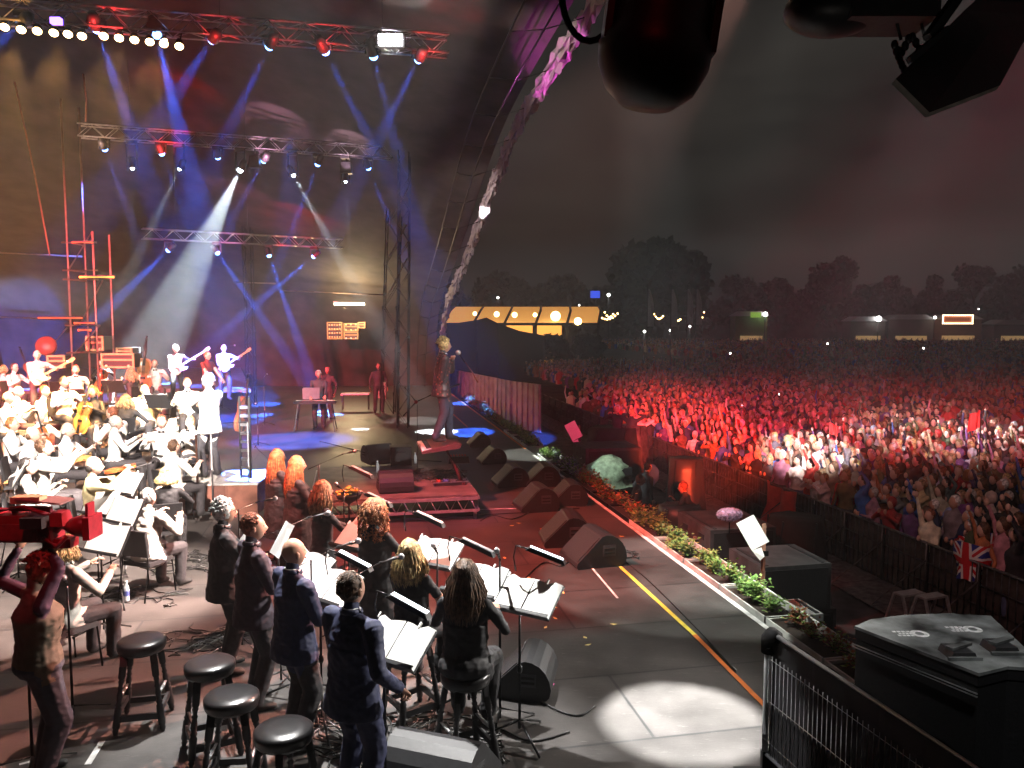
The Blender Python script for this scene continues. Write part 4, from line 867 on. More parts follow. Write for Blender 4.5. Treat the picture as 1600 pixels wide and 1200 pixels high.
# ---------------- PA stack on our right
zt = 1.30; ol = [at(x, y, zt) for x, y in ((1335, 978), (1362, 967), (1410, 961), (1480, 958), (1548, 962), (1602, 1012), (1655, 1062), (1608, 1044), (1575, 1041), (1530, 1052))]
t = thing('speaker_stack', 'big black loudspeaker stack with a pale worn lid beside the mesh fence', 'loudspeaker', (3, 5.4, -1.6))
def extr(ol, z0, z1, grow=0): c = sum(ol, Vector())/len(ol); pts = [c+(p-c)*(1+grow) for p in ol]; n = len(pts); m = MB(); m.add([(p.x, p.y, z1) for p in pts]+[(p.x, p.y, z0) for p in pts], [tuple(range(n-1, -1, -1)), tuple(range(n, 2*n))]+[(i, (i+1) % n, (i+1) % n+n, i+n) for i in range(n)]); return m
BK2 = mat('cabinet_black', (.008, .008, .009), .55, scale=40, bump=.2); LID = mat('worn_grey_lid', (.16, .17, .17), .5, var=.6, scale=5, bump=.3)
extr(ol, zt-.02, zt).build('lid', LID, t, True); extr(ol, zt-.09, zt-.022, -.01).build('rim', BK2, t, True); extr(ol, .1, zt-.1, -.02).build('cabinet', BK2, t, True); extr(ol, -1.6, .08, -.02).build('lower_cabinet', BK2, t, True)
mb = MB(); mb.tube([ol[0]+Vector((-.012, 0, -.13)), ol[-1]+Vector((-.012, -.01, -.13))], .006, 5); mb.tube([ol[0]+Vector((-.012, 0, -.15)), ol[-1]+Vector((-.012, -.01, -.15))], .006, 5); mb.build('side_rails', STEEL, t, True)
WL = mat('white_stencil', (.8, .8, .8), .6, var=.25, scale=30)
for (cx, cyy) in ((1437, 990), (1520, 983)):
    c = at(cx, cyy, zt+.004); mb = MB(); vs = []
    for k in range(24): a = k*math.pi/12; vs += [(c.x+.062*math.cos(a), c.y+.062*math.sin(a), zt+.004), (c.x+.03*math.cos(a), c.y+.03*math.sin(a), zt+.004)]
    mb.add(vs, [(2*k, (2*k+2) % 48, (2*k+3) % 48, 2*k+1) for k in range(24)])
    for j, wdt in ((1, .13), (0, .10), (-1, .12)): 
        for i in range(4): mb.add([(c.x-.05-wdt+i*wdt/4+.002, c.y+j*.034-.013, zt+.005), (c.x-.05-wdt+(i+.86)*wdt/4, c.y+j*.034-.013, zt+.005), (c.x-.05-wdt+(i+.86)*wdt/4, c.y+j*.034+.013, zt+.005), (c.x-.05-wdt+i*wdt/4+.002, c.y+j*.034+.013, zt+.005)], [(0, 1, 2, 3)])
    mb.build('stencil', WL, t, True)
for (cx, cyy) in ((1496, 1023), (1562, 1015)):
    c = at(cx, cyy, zt); mb = MB(); mb.prism([(-.09, 0), (.09, 0), (.07, .045), (-.07, .045)], .16, 0, Matrix.Translation((c.x, c.y, zt))); mb.build('rigging_pocket', BLK, t, True)
    mb = MB(); mb.bar((c.x-.11, c.y-.09, zt+.012), (c.x+.11, c.y-.09, zt+.012), .02); mb.bar((c.x-.08, c.y-.04, zt+.06), (c.x+.1, c.y+.05, zt+.06), .05, .018); mb.build('rigging_plate', LID, t, True)
# ---------------- hanging lights close to us
def near_head(px, py, Y, lab):
    c = atY(px, py, Y); t = thing('moving_head_light', lab, 'stage light', c); M = Matrix.Rotation(R(8), 4, 'Y')
    MB().lathe([(.0, -.34), (.09, -.33), (.15, -.28), (.185, -.2), (.19, -.14), (.165, -.1), (.16, .18), (.15, .3), (.0, .32)], 28, 0, M, cap=False).build('head', BLK, t)
    mb = MB(); mb.prism([(-.18, -.15), (-.158, -.15), (-.165, .5), (-.19, .5)], .14, 0, M); mb.prism([(.165, -.15), (.19, -.15), (.19, .5), (.165, .5)], .14, 0, M); mb.build('yoke', BLK, t)
    MB().box((0, 0, .58), (.42, .26, .18)).build('base', BLK, t)
    mb = MB(); [mb.box((.0, -.165, .02+i*.035), (.16, .02, .012), 0, M) for i in range(6)]; mb.build('cooling_fins', BLKM, t); return t
near_head(1034, 8, 2.75, 'big dark moving head light hanging right over the camera, dull red glow on it')
mb = MB(); c = atY(922, 0, 2.9); pts = [(c.x+.1*math.cos(a), c.y, c.z+.03+.17*math.sin(a)) for a in [math.pi+i*math.pi/12 for i in range(13)]]; pts = [(pts[0][0], pts[0][1], pts[0][2]+.5)]+pts+[(pts[-1][0], pts[-1][1], pts[-1][2]+.5)]
o = mb.tube([Vector(p)-c for p in pts], .012, 8).build('cable_loop', RUB); o.location = c; tag(o, 'black cable loop hanging beside the big dark moving head light', 'cable')
t = thing('lighting_bar', 'dark lighting bar hanging across the top corner above the crowd', 'lighting bar', atY(1420, 10, 2.9)); c = t.location
a, b = atY(1235, -8, 2.9), atY(1720, 0, 2.7)
mb = MB(); mb.tube([a+Vector((0, 0, .03)), b+Vector((0, 0, .05))], .075, 12); mb.ell(atY(1300, 18, 2.9), (.17, .12, .085), 0, 16, 10); mb.box(atY(1380, 12, 2.88), (.3, .2, .13)); mb.build('bar', BLK, t, True)
mb = MB()
for x in (1400, 1438): p = atY(x, 30, 2.85); mb.tube([p+Vector((0, 0, .06)), p, p+Vector((.02, 0, -.07))], .006, 6)
for i in range(8): p = atY(1398+i*5.5, 70+12*math.sin(i), 2.85); mb.ell(p, (.014, .01, .018), 0, 8, 6)
for i in range(7): p = atY(1400+i*3, 80+i*7, 2.85); mb.ell(p, (.012, .01, .018), 0, 8, 6)
mb.build('safety_chain', BLKM, t, True)
c = atY(1500, 85, 2.8); t = thing('flood_light', 'square hooded flood light tilted down from the lighting bar', 'stage light', c)
Q = [atY(1393, 131, 2.7), atY(1482, 52, 2.85), atY(1557, 141, 2.8), atY(1446, 184, 2.65)]; ex = atY(1640, 30, 3.0)-Q[2]
m = MB(); m.add(Q+[p+ex*.06 for p in Q], [(3, 2, 1, 0), (4, 5, 6, 7), (0, 1, 5, 4), (1, 2, 6, 5), (2, 3, 7, 6), (3, 0, 4, 7)]); m.build('barn_door', mat('grey_metal_painted_light', (.45, .42, .38), .6, var=.4, scale=12), t, True)  # stage light from below is put into the paler grey of this face
Q2 = [Q[i]+ex*.065 for i in range(4)]; cc = sum(Q2, Vector())/4; B2 = [cc+(p-cc)*.75+ex*.95 for p in Q2]
m = MB(); m.add(Q2+B2, [(3, 2, 1, 0), (4, 5, 6, 7), (0, 1, 5, 4), (1, 2, 6, 5), (2, 3, 7, 6), (3, 0, 4, 7)]); m.build('housing', BLK, t, True)
m = MB(); m.bar(atY(1450, 60, 2.75), atY(1500, -10, 2.8), .03); m.bar(atY(1480, 45, 2.75), atY(1420, 95, 2.7), .02); m.build('bracket', BLKM, t, True)
cable_run([(905, 858), (880, 885), (850, 880), (820, 905)], 'cable trailing from the front wedge pair')
cable_run([(830, 800), (800, 812), (770, 806), (750, 815)], 'cable trailing from the dark wedges towards the riser')
cable_run([(820, 1068), (850, 1100), (900, 1120), (930, 1105)], 'cable lying by the rounded wedge behind the stands')
# ================================================================ people on the stage and what they play
SUIT = mat('charcoal_suit', (.035, .032, .036), .75, scale=30, bump=.1); NAVY = mat('navy_suit', (.03, .035, .085), .7, scale=30, bump=.1); PLUM = mat('plum_black_suit', (.045, .03, .045), .75, scale=30, bump=.1)
WJ = mat('cream_dinner_jacket', (.78, .74, .68), .7, var=.06, scale=14, bump=.15); WS = mat('white_shirt', (.8, .78, .76), .7, var=.05, scale=14, bump=.15); BDR = mat('black_dress', (.02, .019, .022), .7, var=.3, scale=14, bump=.3)
JEAN = mat('blue_jeans', (.06, .075, .15), .75, scale=20, bump=.2); CRM = mat('cream_shirt', (.75, .66, .38), .7, scale=14, bump=.2); GSH = mat('grey_shirt', (.35, .32, .34), .7); LBL = mat('light_blue_shirt', (.45, .58, .75), .7); DSH = mat('dark_shirt', (.06, .05, .055), .7); RVS = mat('dark_red_vest', (.2, .03, .03), .7); CAMT = mat('olive_brown_gilet', (.11, .08, .055), .8, bump=.2)
def loc_top(px, py, ztop, base): p = at(px, py, ztop); return Vector((p.x, p.y, base))
def stand_at(px, ytop, yfeet, base=0):
    p = at(px, yfeet, base); s = (atY(px, ytop, p.y).z-base)/1.76
    if s > 1.12: q = at(px, ytop, base+1.76); p = Vector((q.x, q.y, base)); s = 1.0
    return p, s
def tolocal(loc, yaw, s, wp): return (Matrix.Rotation(-yaw, 3, 'Z') @ (Vector(wp)-Vector(loc)))/s
# choir men
l = loc_top(548, 890, 1.78, 0); person(l, R(-38), 'short haired man in a navy suit standing closest to the camera, one arm hanging down', NAVY, NAVY, hstyle='crop', hcol='brown', jacket=True, rh=(.33, .12, .98), lh=(-.14, .3, 1.1), seed=11, s=1.01, fat=1.08, vox=.011, head=(.1, -.15), rcurl=.8)
l = loc_top(456, 838, 1.76, 0); person(l, R(-48), 'bald man in a dark suit standing second from the camera, head lit pink', NAVY, SUIT, hstyle='none', jacket=True, rh=(.13, .32, 1.1), lh=(-.16, .3, 1.08), seed=12, s=1.0, fat=1.1, vox=.011, head=(.0, -.12))
l = loc_top(392, 802, 1.78, 0); person(l, R(-56), 'man with short reddish hair in a plum black suit, between two other singers', PLUM, SUIT, hstyle='crop', hcol='auburn', jacket=True, rh=(.12, .32, 1.14), lh=(-.13, .32, 1.14), seed=13, s=1.02, fat=1.1, vox=.012, head=(-.2, -.05))
l = loc_top(347, 776, 1.77, 0); person(l, R(-62), 'grey haired man with glasses in a charcoal suit singing into a microphone', SUIT, SUIT, hstyle='thick', hcol='white', jacket=True, rh=(.08, .27, 1.36), lh=(-.12, .3, 1.12), seed=14, s=1.0, fat=1.1, vox=.012, head=(-.1, -.05), glasses=True, rcurl=1.0)
# choir women
l = loc_top(432, 701, 1.68, 0); person(l, R(-55), 'woman with long straight red hair, the one behind, in loose black', BDR, BDR, fem=True, hstyle='long', hcol='red', hlen=.5, skirt=.5, jacket=True, seed=21, s=.96, fat=1.4, lh=(-.2, .35, 1.1), rh=(.2, .35, 1.1), vox=.014)
l = loc_top(462, 712, 1.70, 0); person(l, R(-62), 'woman with long wavy red hair at a microphone, front one of a pair', BDR, BDR, fem=True, hstyle='long', hcol='red', hlen=.52, skirt=.5, jacket=True, seed=22, s=.97, fat=1.4, lh=(-.15, .35, 1.15), rh=(.15, .35, 1.2), vox=.014)
l = loc_top(502, 750, 1.66, 0); person(l, R(-60), 'woman with strawberry blonde hair in a black top holding sheet music, before the riser', BDR, BDR, fem=True, hstyle='long', hcol='fair', hlen=.3, skirt=.3, seed=23, s=.95, lh=(-.1, .42, 1.08), rh=(.12, .42, 1.1), vox=.012, fat=1.05)
l = loc_top(584, 780, 1.70, 0); person(l, R(-28), 'woman with big curly ginger hair in black, standing beside the upper music stands', BDR, BDR, fem=True, hstyle='curly', hcol='ginger', skirt=.4, seed=24, s=.96, lh=(-.1, .40, 1.1), rh=(.2, .38, 1.15), sleeves=.35, vox=.012, fat=1.2)
person(STF.location, R(-22), 'woman with straight platinum blonde hair sitting on a bar stool in a black dress', BDR, BDR, fem=True, hstyle='long', hcol='blond', hlen=.26, sit=.755, seed=25, s=.97, lh=(-.12, .40, 1.05), rh=(.15, .4, 1.05), sleeves=.3, skirt=.16, vox=.011, head=(0, -.1))
person(STG.location, R(-8), 'woman with wavy brown hair sitting on a bar stool in tight black', BDR, BDR, fem=True, hstyle='long', hcol='brown', hlen=.34, sit=.755, seed=26, s=1.0, lh=(-.16, .36, 1.15), rh=(.2, .32, 1.12), skirt=.16, vox=.011, fat=1.12, head=(0, -.08))
# loose sheets held in hand
def sheet(px, py, Y, w_, h_, rot, lab):
    o = MB().add([(-w_/2, -.0, 0), (0, .012, 0), (w_/2, 0, 0), (w_/2, .02, h_), (0, .005, h_), (-w_/2, .03, h_)], [(0, 1, 4, 5), (1, 2, 3, 4)]).add([(-w_/2, .004, 0), (0, .016, 0), (w_/2, .004, 0), (w_/2, .024, h_), (0, .009, h_), (-w_/2, .034, h_)], [(5, 4, 1, 0), (4, 3, 2, 1)]).build('sheet_music', PAPER); o.location = atY(px, py, Y); o.rotation_euler = rot; return tag(o, lab, 'sheet music')
sheet(545, 835, 8.9, .3, .32, (R(-40), 0, R(-60)), 'sheets of music held by the strawberry blonde woman'); sheet(375, 855, 7.7, .28, .3, (R(-30), 0, R(-60)), 'glaring sheet held in front of the grey haired man'); sheet(428, 868, 7.2, .25, .32, (R(-25), 0, R(-55)), 'sheet of music in front of the reddish haired man')
# camera operator and his camera
CL = loc_top(52, 872, 1.74, 0); cyaw = R(-48); cs = 1.02
hp = atY(72, 852, CL.y+.12)
person(CL, cyaw, 'camera operator with dark curly hair holding up a red lit video camera', CAMT, mat('dark_jeans', (.035, .04, .06), .75, scale=20, bump=.2), hstyle='thick', hcol='auburn', armmat=mat('purple_sleeve', (.06, .025, .05), .8, bump=.1), seed=31, s=cs, rh=tolocal(CL, cyaw, cs, hp), lh=tolocal(CL, cyaw, cs, atY(28, 858, CL.y+.3)), head=(.0, .35), fat=1.38, vox=.011, rcurl=.35, ran=Vector((0, .6, .3)), rpole=(1, .3, -.2), jacket=False)
c = atY(70, 822, CL.y+.12); t = thing('video_camera', 'large red lit broadcast camera held overhead, lens pointing to the singers', 'video camera', c)
CRED = mat('camera_shell_red_light', (.28, .02, .035), .35, var=.2, scale=12)  # red stage light painted into a dark grey shell
mb = MB(); mb.box((-.12, 0, 0), (.44, .2, .2), 0, None, .85); mb.box((-.42, 0, .0), (.2, .18, .24)); mb.box((-.1, 0, .135), (.3, .05, .03)); mb.bar((-.22, 0, .1), (-.22, 0, .15), .03); mb.bar((.04, 0, .1), (.04, 0, .15), .03); mb.box((-.15, -.105, -.02), (.3, .02, .12)); mb.tube([(-.35, -.06, .12), (-.1, -.09, .17), (.1, -.06, .09)], .016, 6); mb.box((.13, -.02, .07), (.12, .16, .1), 0, None, .7); mb.tube([(.05, -.12, -.06), (.16, -.13, -.12), (.22, -.1, -.05)], .02, 6); mb.build('body', CRED, t)
MB().tube([(.1, 0, .0), (.2, 0, 0), (.24, 0, 0), (.34, 0, .0)], [.055, .06, .075, .085], 14).build('lens', CRED, t); mb = MB(); mb.box((.36, 0, .0), (.05, .2, .17)); mb.box((.345, 0, .13), (.02, .1, .1)); mb.build('lens_hood', CRED, t)
MB().box((.02, -.16, .07), (.16, .1, .08)).bar((.0, -.1, .06), (.0, 0, .06), .03).build('viewfinder', BLK, t); MB().box((.12, .0, -.12), (.2, .12, .07)).build('battery', CRED, t); MB().box((-.1, -.02, .21), (.22, .1, .05)).build('top_light', mat('cream_plastic', (.6, .5, .3)), t)
MB().box((-.02, .02, .2), (.34, .2, .012), 0, Matrix.Rotation(R(6), 4, 'Y')).build('rain_flap', mat('pink_grey_cloth', (.3, .18, .18)), t)
# ---- singer
KBT = 1.255; sl = at(690, 689, KBT); SY = ST_UP+R(4); ss = (atY(690, 526, sl.y).z-KBT)/1.76
JK = nodemat('spotted_dark_shirt', lambda nt, b: None)
nt = JK.node_tree; b = nt.nodes['Principled BSDF']; vo = nt.nodes.new('ShaderNodeTexVoronoi'); vo.inputs['Scale'].default_value = 17; cr = nt.nodes.new('ShaderNodeValToRGB'); cr.color_ramp.elements[0].position = .25; cr.color_ramp.elements[0].color = (.28, .1, .09, 1); cr.color_ramp.elements[1].position = .32; cr.color_ramp.elements[1].color = (.035, .03, .04, 1)
tc = nt.nodes.new('ShaderNodeTexCoord'); nt.links.new(tc.outputs['Object'], vo.inputs['Vector']); nt.links.new(vo.outputs['Distance'], cr.inputs['Fac']); nt.links.new(cr.outputs['Color'], b.inputs['Base Color']); b.inputs['Roughness'].default_value = .45
mic = atY(722, 562, sl.y-.05)
person(sl, SY, 'singer with big shaggy hair in a spotted shirt and jeans standing on the tilted keyboard', JK, mat('indigo_jeans', (.03, .035, .07), .75), hstyle='thick', hcol='blond', seed=41, s=ss, jacket=True, rh=(.10, -.02, .84), lh=tolocal(sl, SY, ss, atY(707, 563, sl.y-.05)), lpole=(-.3, .4, -1), lcurl=1.0, head=(0, .0), vox=.014, feet=[(-.08, .14, .09), (.09, -.12, .09)], lean=.06, shirt=DSH)
t = thing('microphone', 'microphone the singer holds up, with a length of thin stand hanging from it', 'microphone', mic); MB().ell(atY(716, 551, sl.y-.05)-mic, .05, 0, 10, 8).build('grille', MATS['mic_mesh'], t); MB().tube([atY(717, 553, sl.y-.05)-mic, atY(726, 566, sl.y-.05)-mic], .022, 8).build('handle', BLK, t); MB().tube([atY(724, 562, sl.y-.05)-mic, atY(737, 580, sl.y-.05)-mic, atY(747, 598, sl.y-.05)-mic], .013, 6).build('pole', mat('red_brown_pole', (.25, .08, .06), .4), t)
# loose boom stand behind him
Y = 15.6; c = atY(650, 628, Y); t = thing('microphone_stand', 'folded tripod microphone stand slanting behind the singer', 'microphone stand', c); mb = MB(); mb.tube([atY(632, 605, Y)-c, Vector((0, 0, 0))], .016, 6); mb.tube([atY(630, 650, Y)-c, Vector((0, 0, 0))], .016, 6); mb.build('base', BLKM, t); MB().tube([Vector((0, 0, 0)), atY(676, 616, Y)-c, atY(718, 600, Y)-c], .014, 6).build('pole', BLKM, t); MB().ell((0, 0, 0), .04, 0, 8, 6).build('joint', CRED, t); MB().tube([atY(652, 632, Y)-c, (atY(652, 735, Y).x-c.x, 0, .46-c.z)], .006, 5).build('leg', BLKM, t)
# ---- keyboard player far across the stage
kp, ks = stand_at(497, 578, 672); person(kp+Vector((0, .2, 0)), R(190), 'keyboard player with pale hair in a dark shirt behind a laptop', DSH, SUIT, hstyle='crop', hcol='white', seed=42, s=ks, lh=(-.2, .45, 1.0), rh=(.2, .45, 1.0), vox=.022)
t = thing('stage_keyboard', 'black keyboard on a folding stand with a laptop above it', 'keyboard', kp+Vector((0, -.3, 0)), R(6)); MB().box((0, 0, .93), (1.3, .32, .08)).build('body', BLK, t); MB().box((.0, .07, .975), (1.2, .13, .01)).build('white_keys', MATS['ivory'], t)
for s_ in (-1, 1): mb = MB(); mb.bar((s_*.5, -.15, .88), (s_*.62, -.3, .02), .03); mb.bar((s_*.5, .15, .88), (s_*.62, .3, .02), .03); mb.bar((s_*.56, -.2, .4), (s_*.56, .2, .4), .03); mb.build('stand', BLKM, t)
t = thing('laptop', 'open laptop above the far keyboard, seen from behind', 'laptop', kp+Vector((-.12, -.3, 1.02)), R(6)); MB().box((0, -.05, .18), (.52, .015, .36), 0, Matrix.Rotation(R(-8), 4, 'X')).build('screen', mat('laptop_grey', (.12, .12, .14), .4), t); MB().box((0, .12, .01), (.52, .34, .02)).build('base', BLK, t)
t = thing('keyboard_table', 'low bright topped table beside the far keyboard', 'table', at(556, 640, 0)+Vector((0, 0, 0)), R(5)); MB().box((0, 0, .62), (1.1, .5, .06)).build('top', mat('bright_top', (.75, .78, .85), .3), t); mb = MB(); [mb.bar((x, y, 0), (x, y, .6), .03) for x in (-.5, .5) for y in (-.2, .2)]; mb.build('legs', BLKM, t)
for px, yt, yf, yw, lb, tp_, hs, hc_ in [(514, 572, 655, 160, 'bald man in dark clothes rubbing his chin behind the keyboard player', DSH, 'none', 'grey'), (421, 531, 612, 180, 'stagehand in a black suit and pale tie far upstage', SUIT, 'short', 'brown'), (388, 528, 608, 150, 'dim stagehand standing at the edge of the blue beams', DSH, 'short', 'brown'), (592, 566, 645, 200, 'stagehand in dark clothes under the strip lamp side', DSH, 'short', 'black'), (555, 535, 628, 170, 'technician bending over gear under the equipment bay', DSH, 'crop', 'grey'), (300, 535, 612, 180, 'dim stagehand between the two guitarists', SUIT, 'short', 'black')]:
    p, s_ = stand_at(px, yt, yf); person(p, R(yw), lb, tp_, SUIT, hstyle=hs, hcol=hc_, s=s_, vox=.026, seed=int(px), rh=(.15, .3, 1.38) if px == 514 else None, shirt=WS if px == 421 else None, jacket=px == 421)
t = thing('speaker_cabinet', 'small pale speaker on the floor by the rear stagehand', 'loudspeaker', at(597, 622, 0)); MB().box((0, 0, .35), (.4, .4, .7)).build('cabinet', mat('pale_box', (.4, .36, .33), .6), t); MB().lathe([(.13, 0), (.13, .02)], 16, 0, Matrix.Translation((0, -.2, .4)) @ Matrix.Rotation(R(90), 4, 'X')).build('cone', BLK, t)
# ---- instruments
def viol(name, lab, M, k, col, grp=None, bow=False):
    t = thing(name, lab, name.replace('_', ' '), (0, 0, 0), 0, grp); t.matrix_world = M @ Matrix.Scale(k, 4)
    ol = []
    for i in range(28):
        a = 2*math.pi*i/28; z = .178*math.cos(a); w_ = .104*abs(math.sin(a))**.55*(1-.36*math.exp(-((z-.02)/.055)**2))*(.84 if z > 0 else 1.0); ol.append((w_*(1 if math.sin(a) > 0 else -1), z))
    vs = MB(); vs.prism(ol, .035, 0); vs.ell((0, -.014, -.06), (.085, .018, .11), 0, 12, 6); vs.ell((0, -.014, .09), (.065, .016, .08), 0, 12, 6); vs.build('body', col, t)
    MB().tube([(0, -.03, .1), (0, -.025, .2), (0, -.012, .36)], [.014, .013, .011], 8).tube([(0, -.012, .36), (0, .0, .4), (0, -.025, .405), (0, -.02, .385)], [.013, .013, .01, .006], 6).build('neck', BLK, t)
    bd = t.children[0]
    m = MB(); [m.tube([(x, -.04, -.12), (x, -.052, -.03), (x*.6, -.022, .36)], .0016, 3) for x in (-.012, -.004, .004, .012)]; m.box((0, -.04, -.03), (.05, .006, .025)); m.box((0, -.036, -.12), (.03, .01, .09), 0, None, .7); m.build("strings", BLKM, bd)
    return t
def gtr(lab, M, col, k=1.0):
    t = thing('electric_guitar', lab, 'guitar', (0, 0, 0), 0, 'electric guitars'); t.matrix_world = M @ Matrix.Scale(k, 4)
    ol = [(0, -.2), (.12, -.19), (.17, -.11), (.15, -.02), (.12, .03), (.16, .12), (.13, .2), (.07, .13), (.0, .12), (-.07, .14), (-.12, .22), (-.16, .13), (-.12, .02), (-.15, -.03), (-.17, -.11), (-.12, -.19)]
    MB().prism(ol, .04).build('body', col, t); MB().bar((0, -.03, .1), (0, -.03, .74), .05, .025).build('neck', mat('maple', (.65, .45, .2), .4), t); MB().prism([(-.025, .74), (.03, .74), (.06, .84), (.05, .93), (-.01, .93), (-.04, .84)], .02, 0, Matrix.Translation((0, -.03, 0))).build('headstock', MATS['maple'], t)
    m = MB(); m.prism([(-.05, -.12), (.07, -.12), (.06, .08), (-.06, .1)], .01, 0, Matrix.Translation((0, -.024, 0))); m.build('pickguard', WHT, t); return t
def TM(loc, yaw, s=1.0, rx=0, ry=0, rz=0, off=(0, 0, 0)): return Matrix.Translation(loc) @ Matrix.Rotation(yaw, 4, 'Z') @ Matrix.Translation(Vector(off)*s) @ Matrix.Rotation(R(rz), 4, 'Z') @ Matrix.Rotation(R(ry), 4, 'Y') @ Matrix.Rotation(R(rx), 4, 'X')
VIO = mat('violin_varnish', (.45, .1, .03), .22, var=.25); CEL = mat('cello_varnish', (.62, .25, .06), .25, var=.25); BAS = mat('bass_varnish', (.35, .13, .05), .3, var=.25)
# risers of the orchestra, tier by tier
PLT = mat('platform_board', (.10, .075, .07), .55, var=.4, scale=3, bump=.1)
def platform(pts, z, lab):
    P = [at(x, y, z) for x, y in pts]; c = sum(P, Vector())/len(P); t = thing('orchestra_platform', lab, 'stage platform', (c.x, c.y, 0)); n = len(P); m = MB(); m.add([(p.x, p.y, z) for p in P]+[(p.x, p.y, z-.12) for p in P], [tuple(range(n-1, -1, -1)), tuple(range(n, 2*n))]+[(i, (i+1) % n, (i+1) % n+n, i+n) for i in range(n)]); m.build('deck', PLT, t, True)
    m = MB(); cc = c
    for i in range(n):
        a, b = P[i], P[(i+1) % n]
        for f in (0, .33, .66): p = a.lerp(b, f); p = p+(cc-p)*.03; m.tube([(p.x, p.y, 0), (p.x, p.y, z-.12)], .024, 6)
    m.build('legs', BLKM, t, True)
platform([(-60, 775), (175, 775), (205, 655), (-20, 655)], .5, 'low front platform under the violinists and the piano')
platform([(-60, 652), (262, 652), (250, 612), (-40, 612)], .78, 'middle platform under the cellists')
platform([(-60, 608), (392, 608), (375, 572), (-30, 572)], 1.0, 'high rear platform under the guitarists and bass players')
def musician(px, pyt, base, yaw, lab, top=WS, hs='short', hc='brown', fem=False, standing=False, s=1.0, chair=True, lean=.05, bottom=None, bow=True, lh=(-.18, .38, .95), rh=(.2, .36, .92), skin=SKINP, seed=None, glasses=False, jacket=False, vox=.02, sleeves=1.0, chairlab=None, hlen=.3, head=(0, -.05), shirt=None):
    top_z = base+(1.76 if standing else 1.365)*s; l = loc_top(px, pyt, top_z, base); y = R(yaw)
    person(l, y, lab, top, bottom or SUIT, skin=skin, hstyle=hs, hcol=hc, hlen=hlen, fem=fem, sit=None if standing else .475, seed=seed or int(px*7+pyt), s=s, lean=lean, lh=lh, rh=rh, bow=bow, glasses=glasses, jacket=jacket, vox=vox, sleeves=sleeves, head=head, shirt=shirt)
    if not standing and chair: make_chair(l, y, chairlab or 'black chair of the '+' '.join(lab.split()[:11]).rstrip(','))
    return l, y
O = {}
O['guit'] = musician(57, 546, 1.0, -140, 'bald bearded guitarist in a pale grey shirt at the rear', GSH, 'none', standing=True, bow=False, lh=(-.4, .38, 1.3), rh=(.08, .36, 1.05), seed=2)
O['bass'] = musician(274, 538, 1.0, -145, 'white haired bass guitarist in a dark shirt with a pale badge', DSH, 'crop', 'white', standing=True, bow=False, lh=(-.42, .38, 1.3), rh=(.08, .34, 1.05))
O['scarf'] = musician(322, 548, 1.0, -110, 'performer with a red headscarf and dark vest between the two guitarists', RVS, 'short', 'red', standing=True, bow=False, sleeves=.2, s=.95)
O['gt2'] = musician(349, 537, 1.0, -145, 'balding guitarist in a light blue shirt holding a yellow necked guitar', LBL, 'balding', 'grey', standing=True, bow=False, lh=(-.4, .38, 1.35), rh=(.08, .36, 1.08))
musician(118, 570, 1.0, -150, 'red lit percussionist with short hair facing us at the rear', WS, 'short', 'auburn')
musician(20, 567, 1.0, -100, 'dark haired double bass player with glasses and bow tie near the frame edge', WS, 'short', 'black', glasses=True)
musician(3, 571, .78, -60, 'player with pale golden hair cut by the frame edge', WJ, 'bob', 'blond', hlen=.1, bow=False)
O['cel1'] = musician(158, 560, 1.0, -140, 'dark haired woman in a black blouse playing at the rear', BDR, 'long', 'black', True, bow=False, hlen=.22)
O['cel2'] = musician(206, 574, .9, 60, 'woman with long greying fair hair turned away, in black', BDR, 'long', 'fair', True, bow=False, hlen=.26)
O['db'] = musician(241, 562, 1.0, -150, 'double bass player in a white jacket and bow tie, red lit face', WJ, 'crop', 'auburn', jacket=True, standing=False)
musician(229, 517, 1.0, 180, 'percussionist with a red lit face standing behind the drum cases', DSH, 'short', 'black', standing=True, bow=False, s=.9)
O['horn'] = musician(226, 600, .78, -170, 'balding bow tied man in a white jacket looking down at his instrument', WJ, 'balding', 'white', jacket=True, head=(0, -.4))
O['vla'] = musician(147, 603, .78, 175, 'woman in black with a golden cello across her front', BDR, 'bob', 'auburn', True, bow=False, hlen=.1)
musician(193, 612, .78, 20, 'fair haired woman bending down in front of the cellists', BDR, 'long', 'fair', True, bow=False, lean=.5, hlen=.2)
musician(66, 602, .78, -95, 'dark haired man in white behind the piano', WS, 'short', 'auburn')
musician(24, 603, .78, -85, 'bald red faced man in white behind the piano, beside the dark haired one', WS, 'none')
O['vq'] = musician(59, 640, .5, -110, 'bald bow tied violinist resting his violin upright on his knee', WS, 'none', vox=.016, rh=(.3, .4, .95))
musician(14, 652, .5, -80, 'red haired violinist in white at the frame edge', WS, 'short', 'red'); musician(31, 666, .5, -70, 'violinist with thinning dark hair leaning over, in white', WS, 'balding', 'brown', vox=.016, lean=.25)
musician(62, 686, .5, -62, 'short dark haired violinist in a white jacket with both hands at the strings', WJ, 'short', 'brown', jacket=True, vox=.015, lh=(-.1, .4, 1.15), rh=(.15, .4, 1.12))
musician(190, 633, .62, 80, 'white jacketed man bent over beside the chrome keyboard frame', WJ, 'short', 'auburn', jacket=True, lean=.3)
O['vv'] = musician(139, 713, .3, -68, 'dark haired man with glasses and a receding hairline in a cream shirt, playing violin', CRM, 'balding', 'black', glasses=True, vox=.014, lh=(-.12, .38, 1.15), rh=(.2, .4, 1.15), bow=False, s=1.04)
musician(268, 688, .12, -35, 'brown haired man in a white jacket sitting with his back to us', WJ, 'crop', 'brown', jacket=True, vox=.015)
musician(260, 731, .0, 20, 'blonde bobbed woman in a black top sitting with her back to us', BDR, 'bob', 'blond', True, hlen=.12, bow=False, vox=.014)
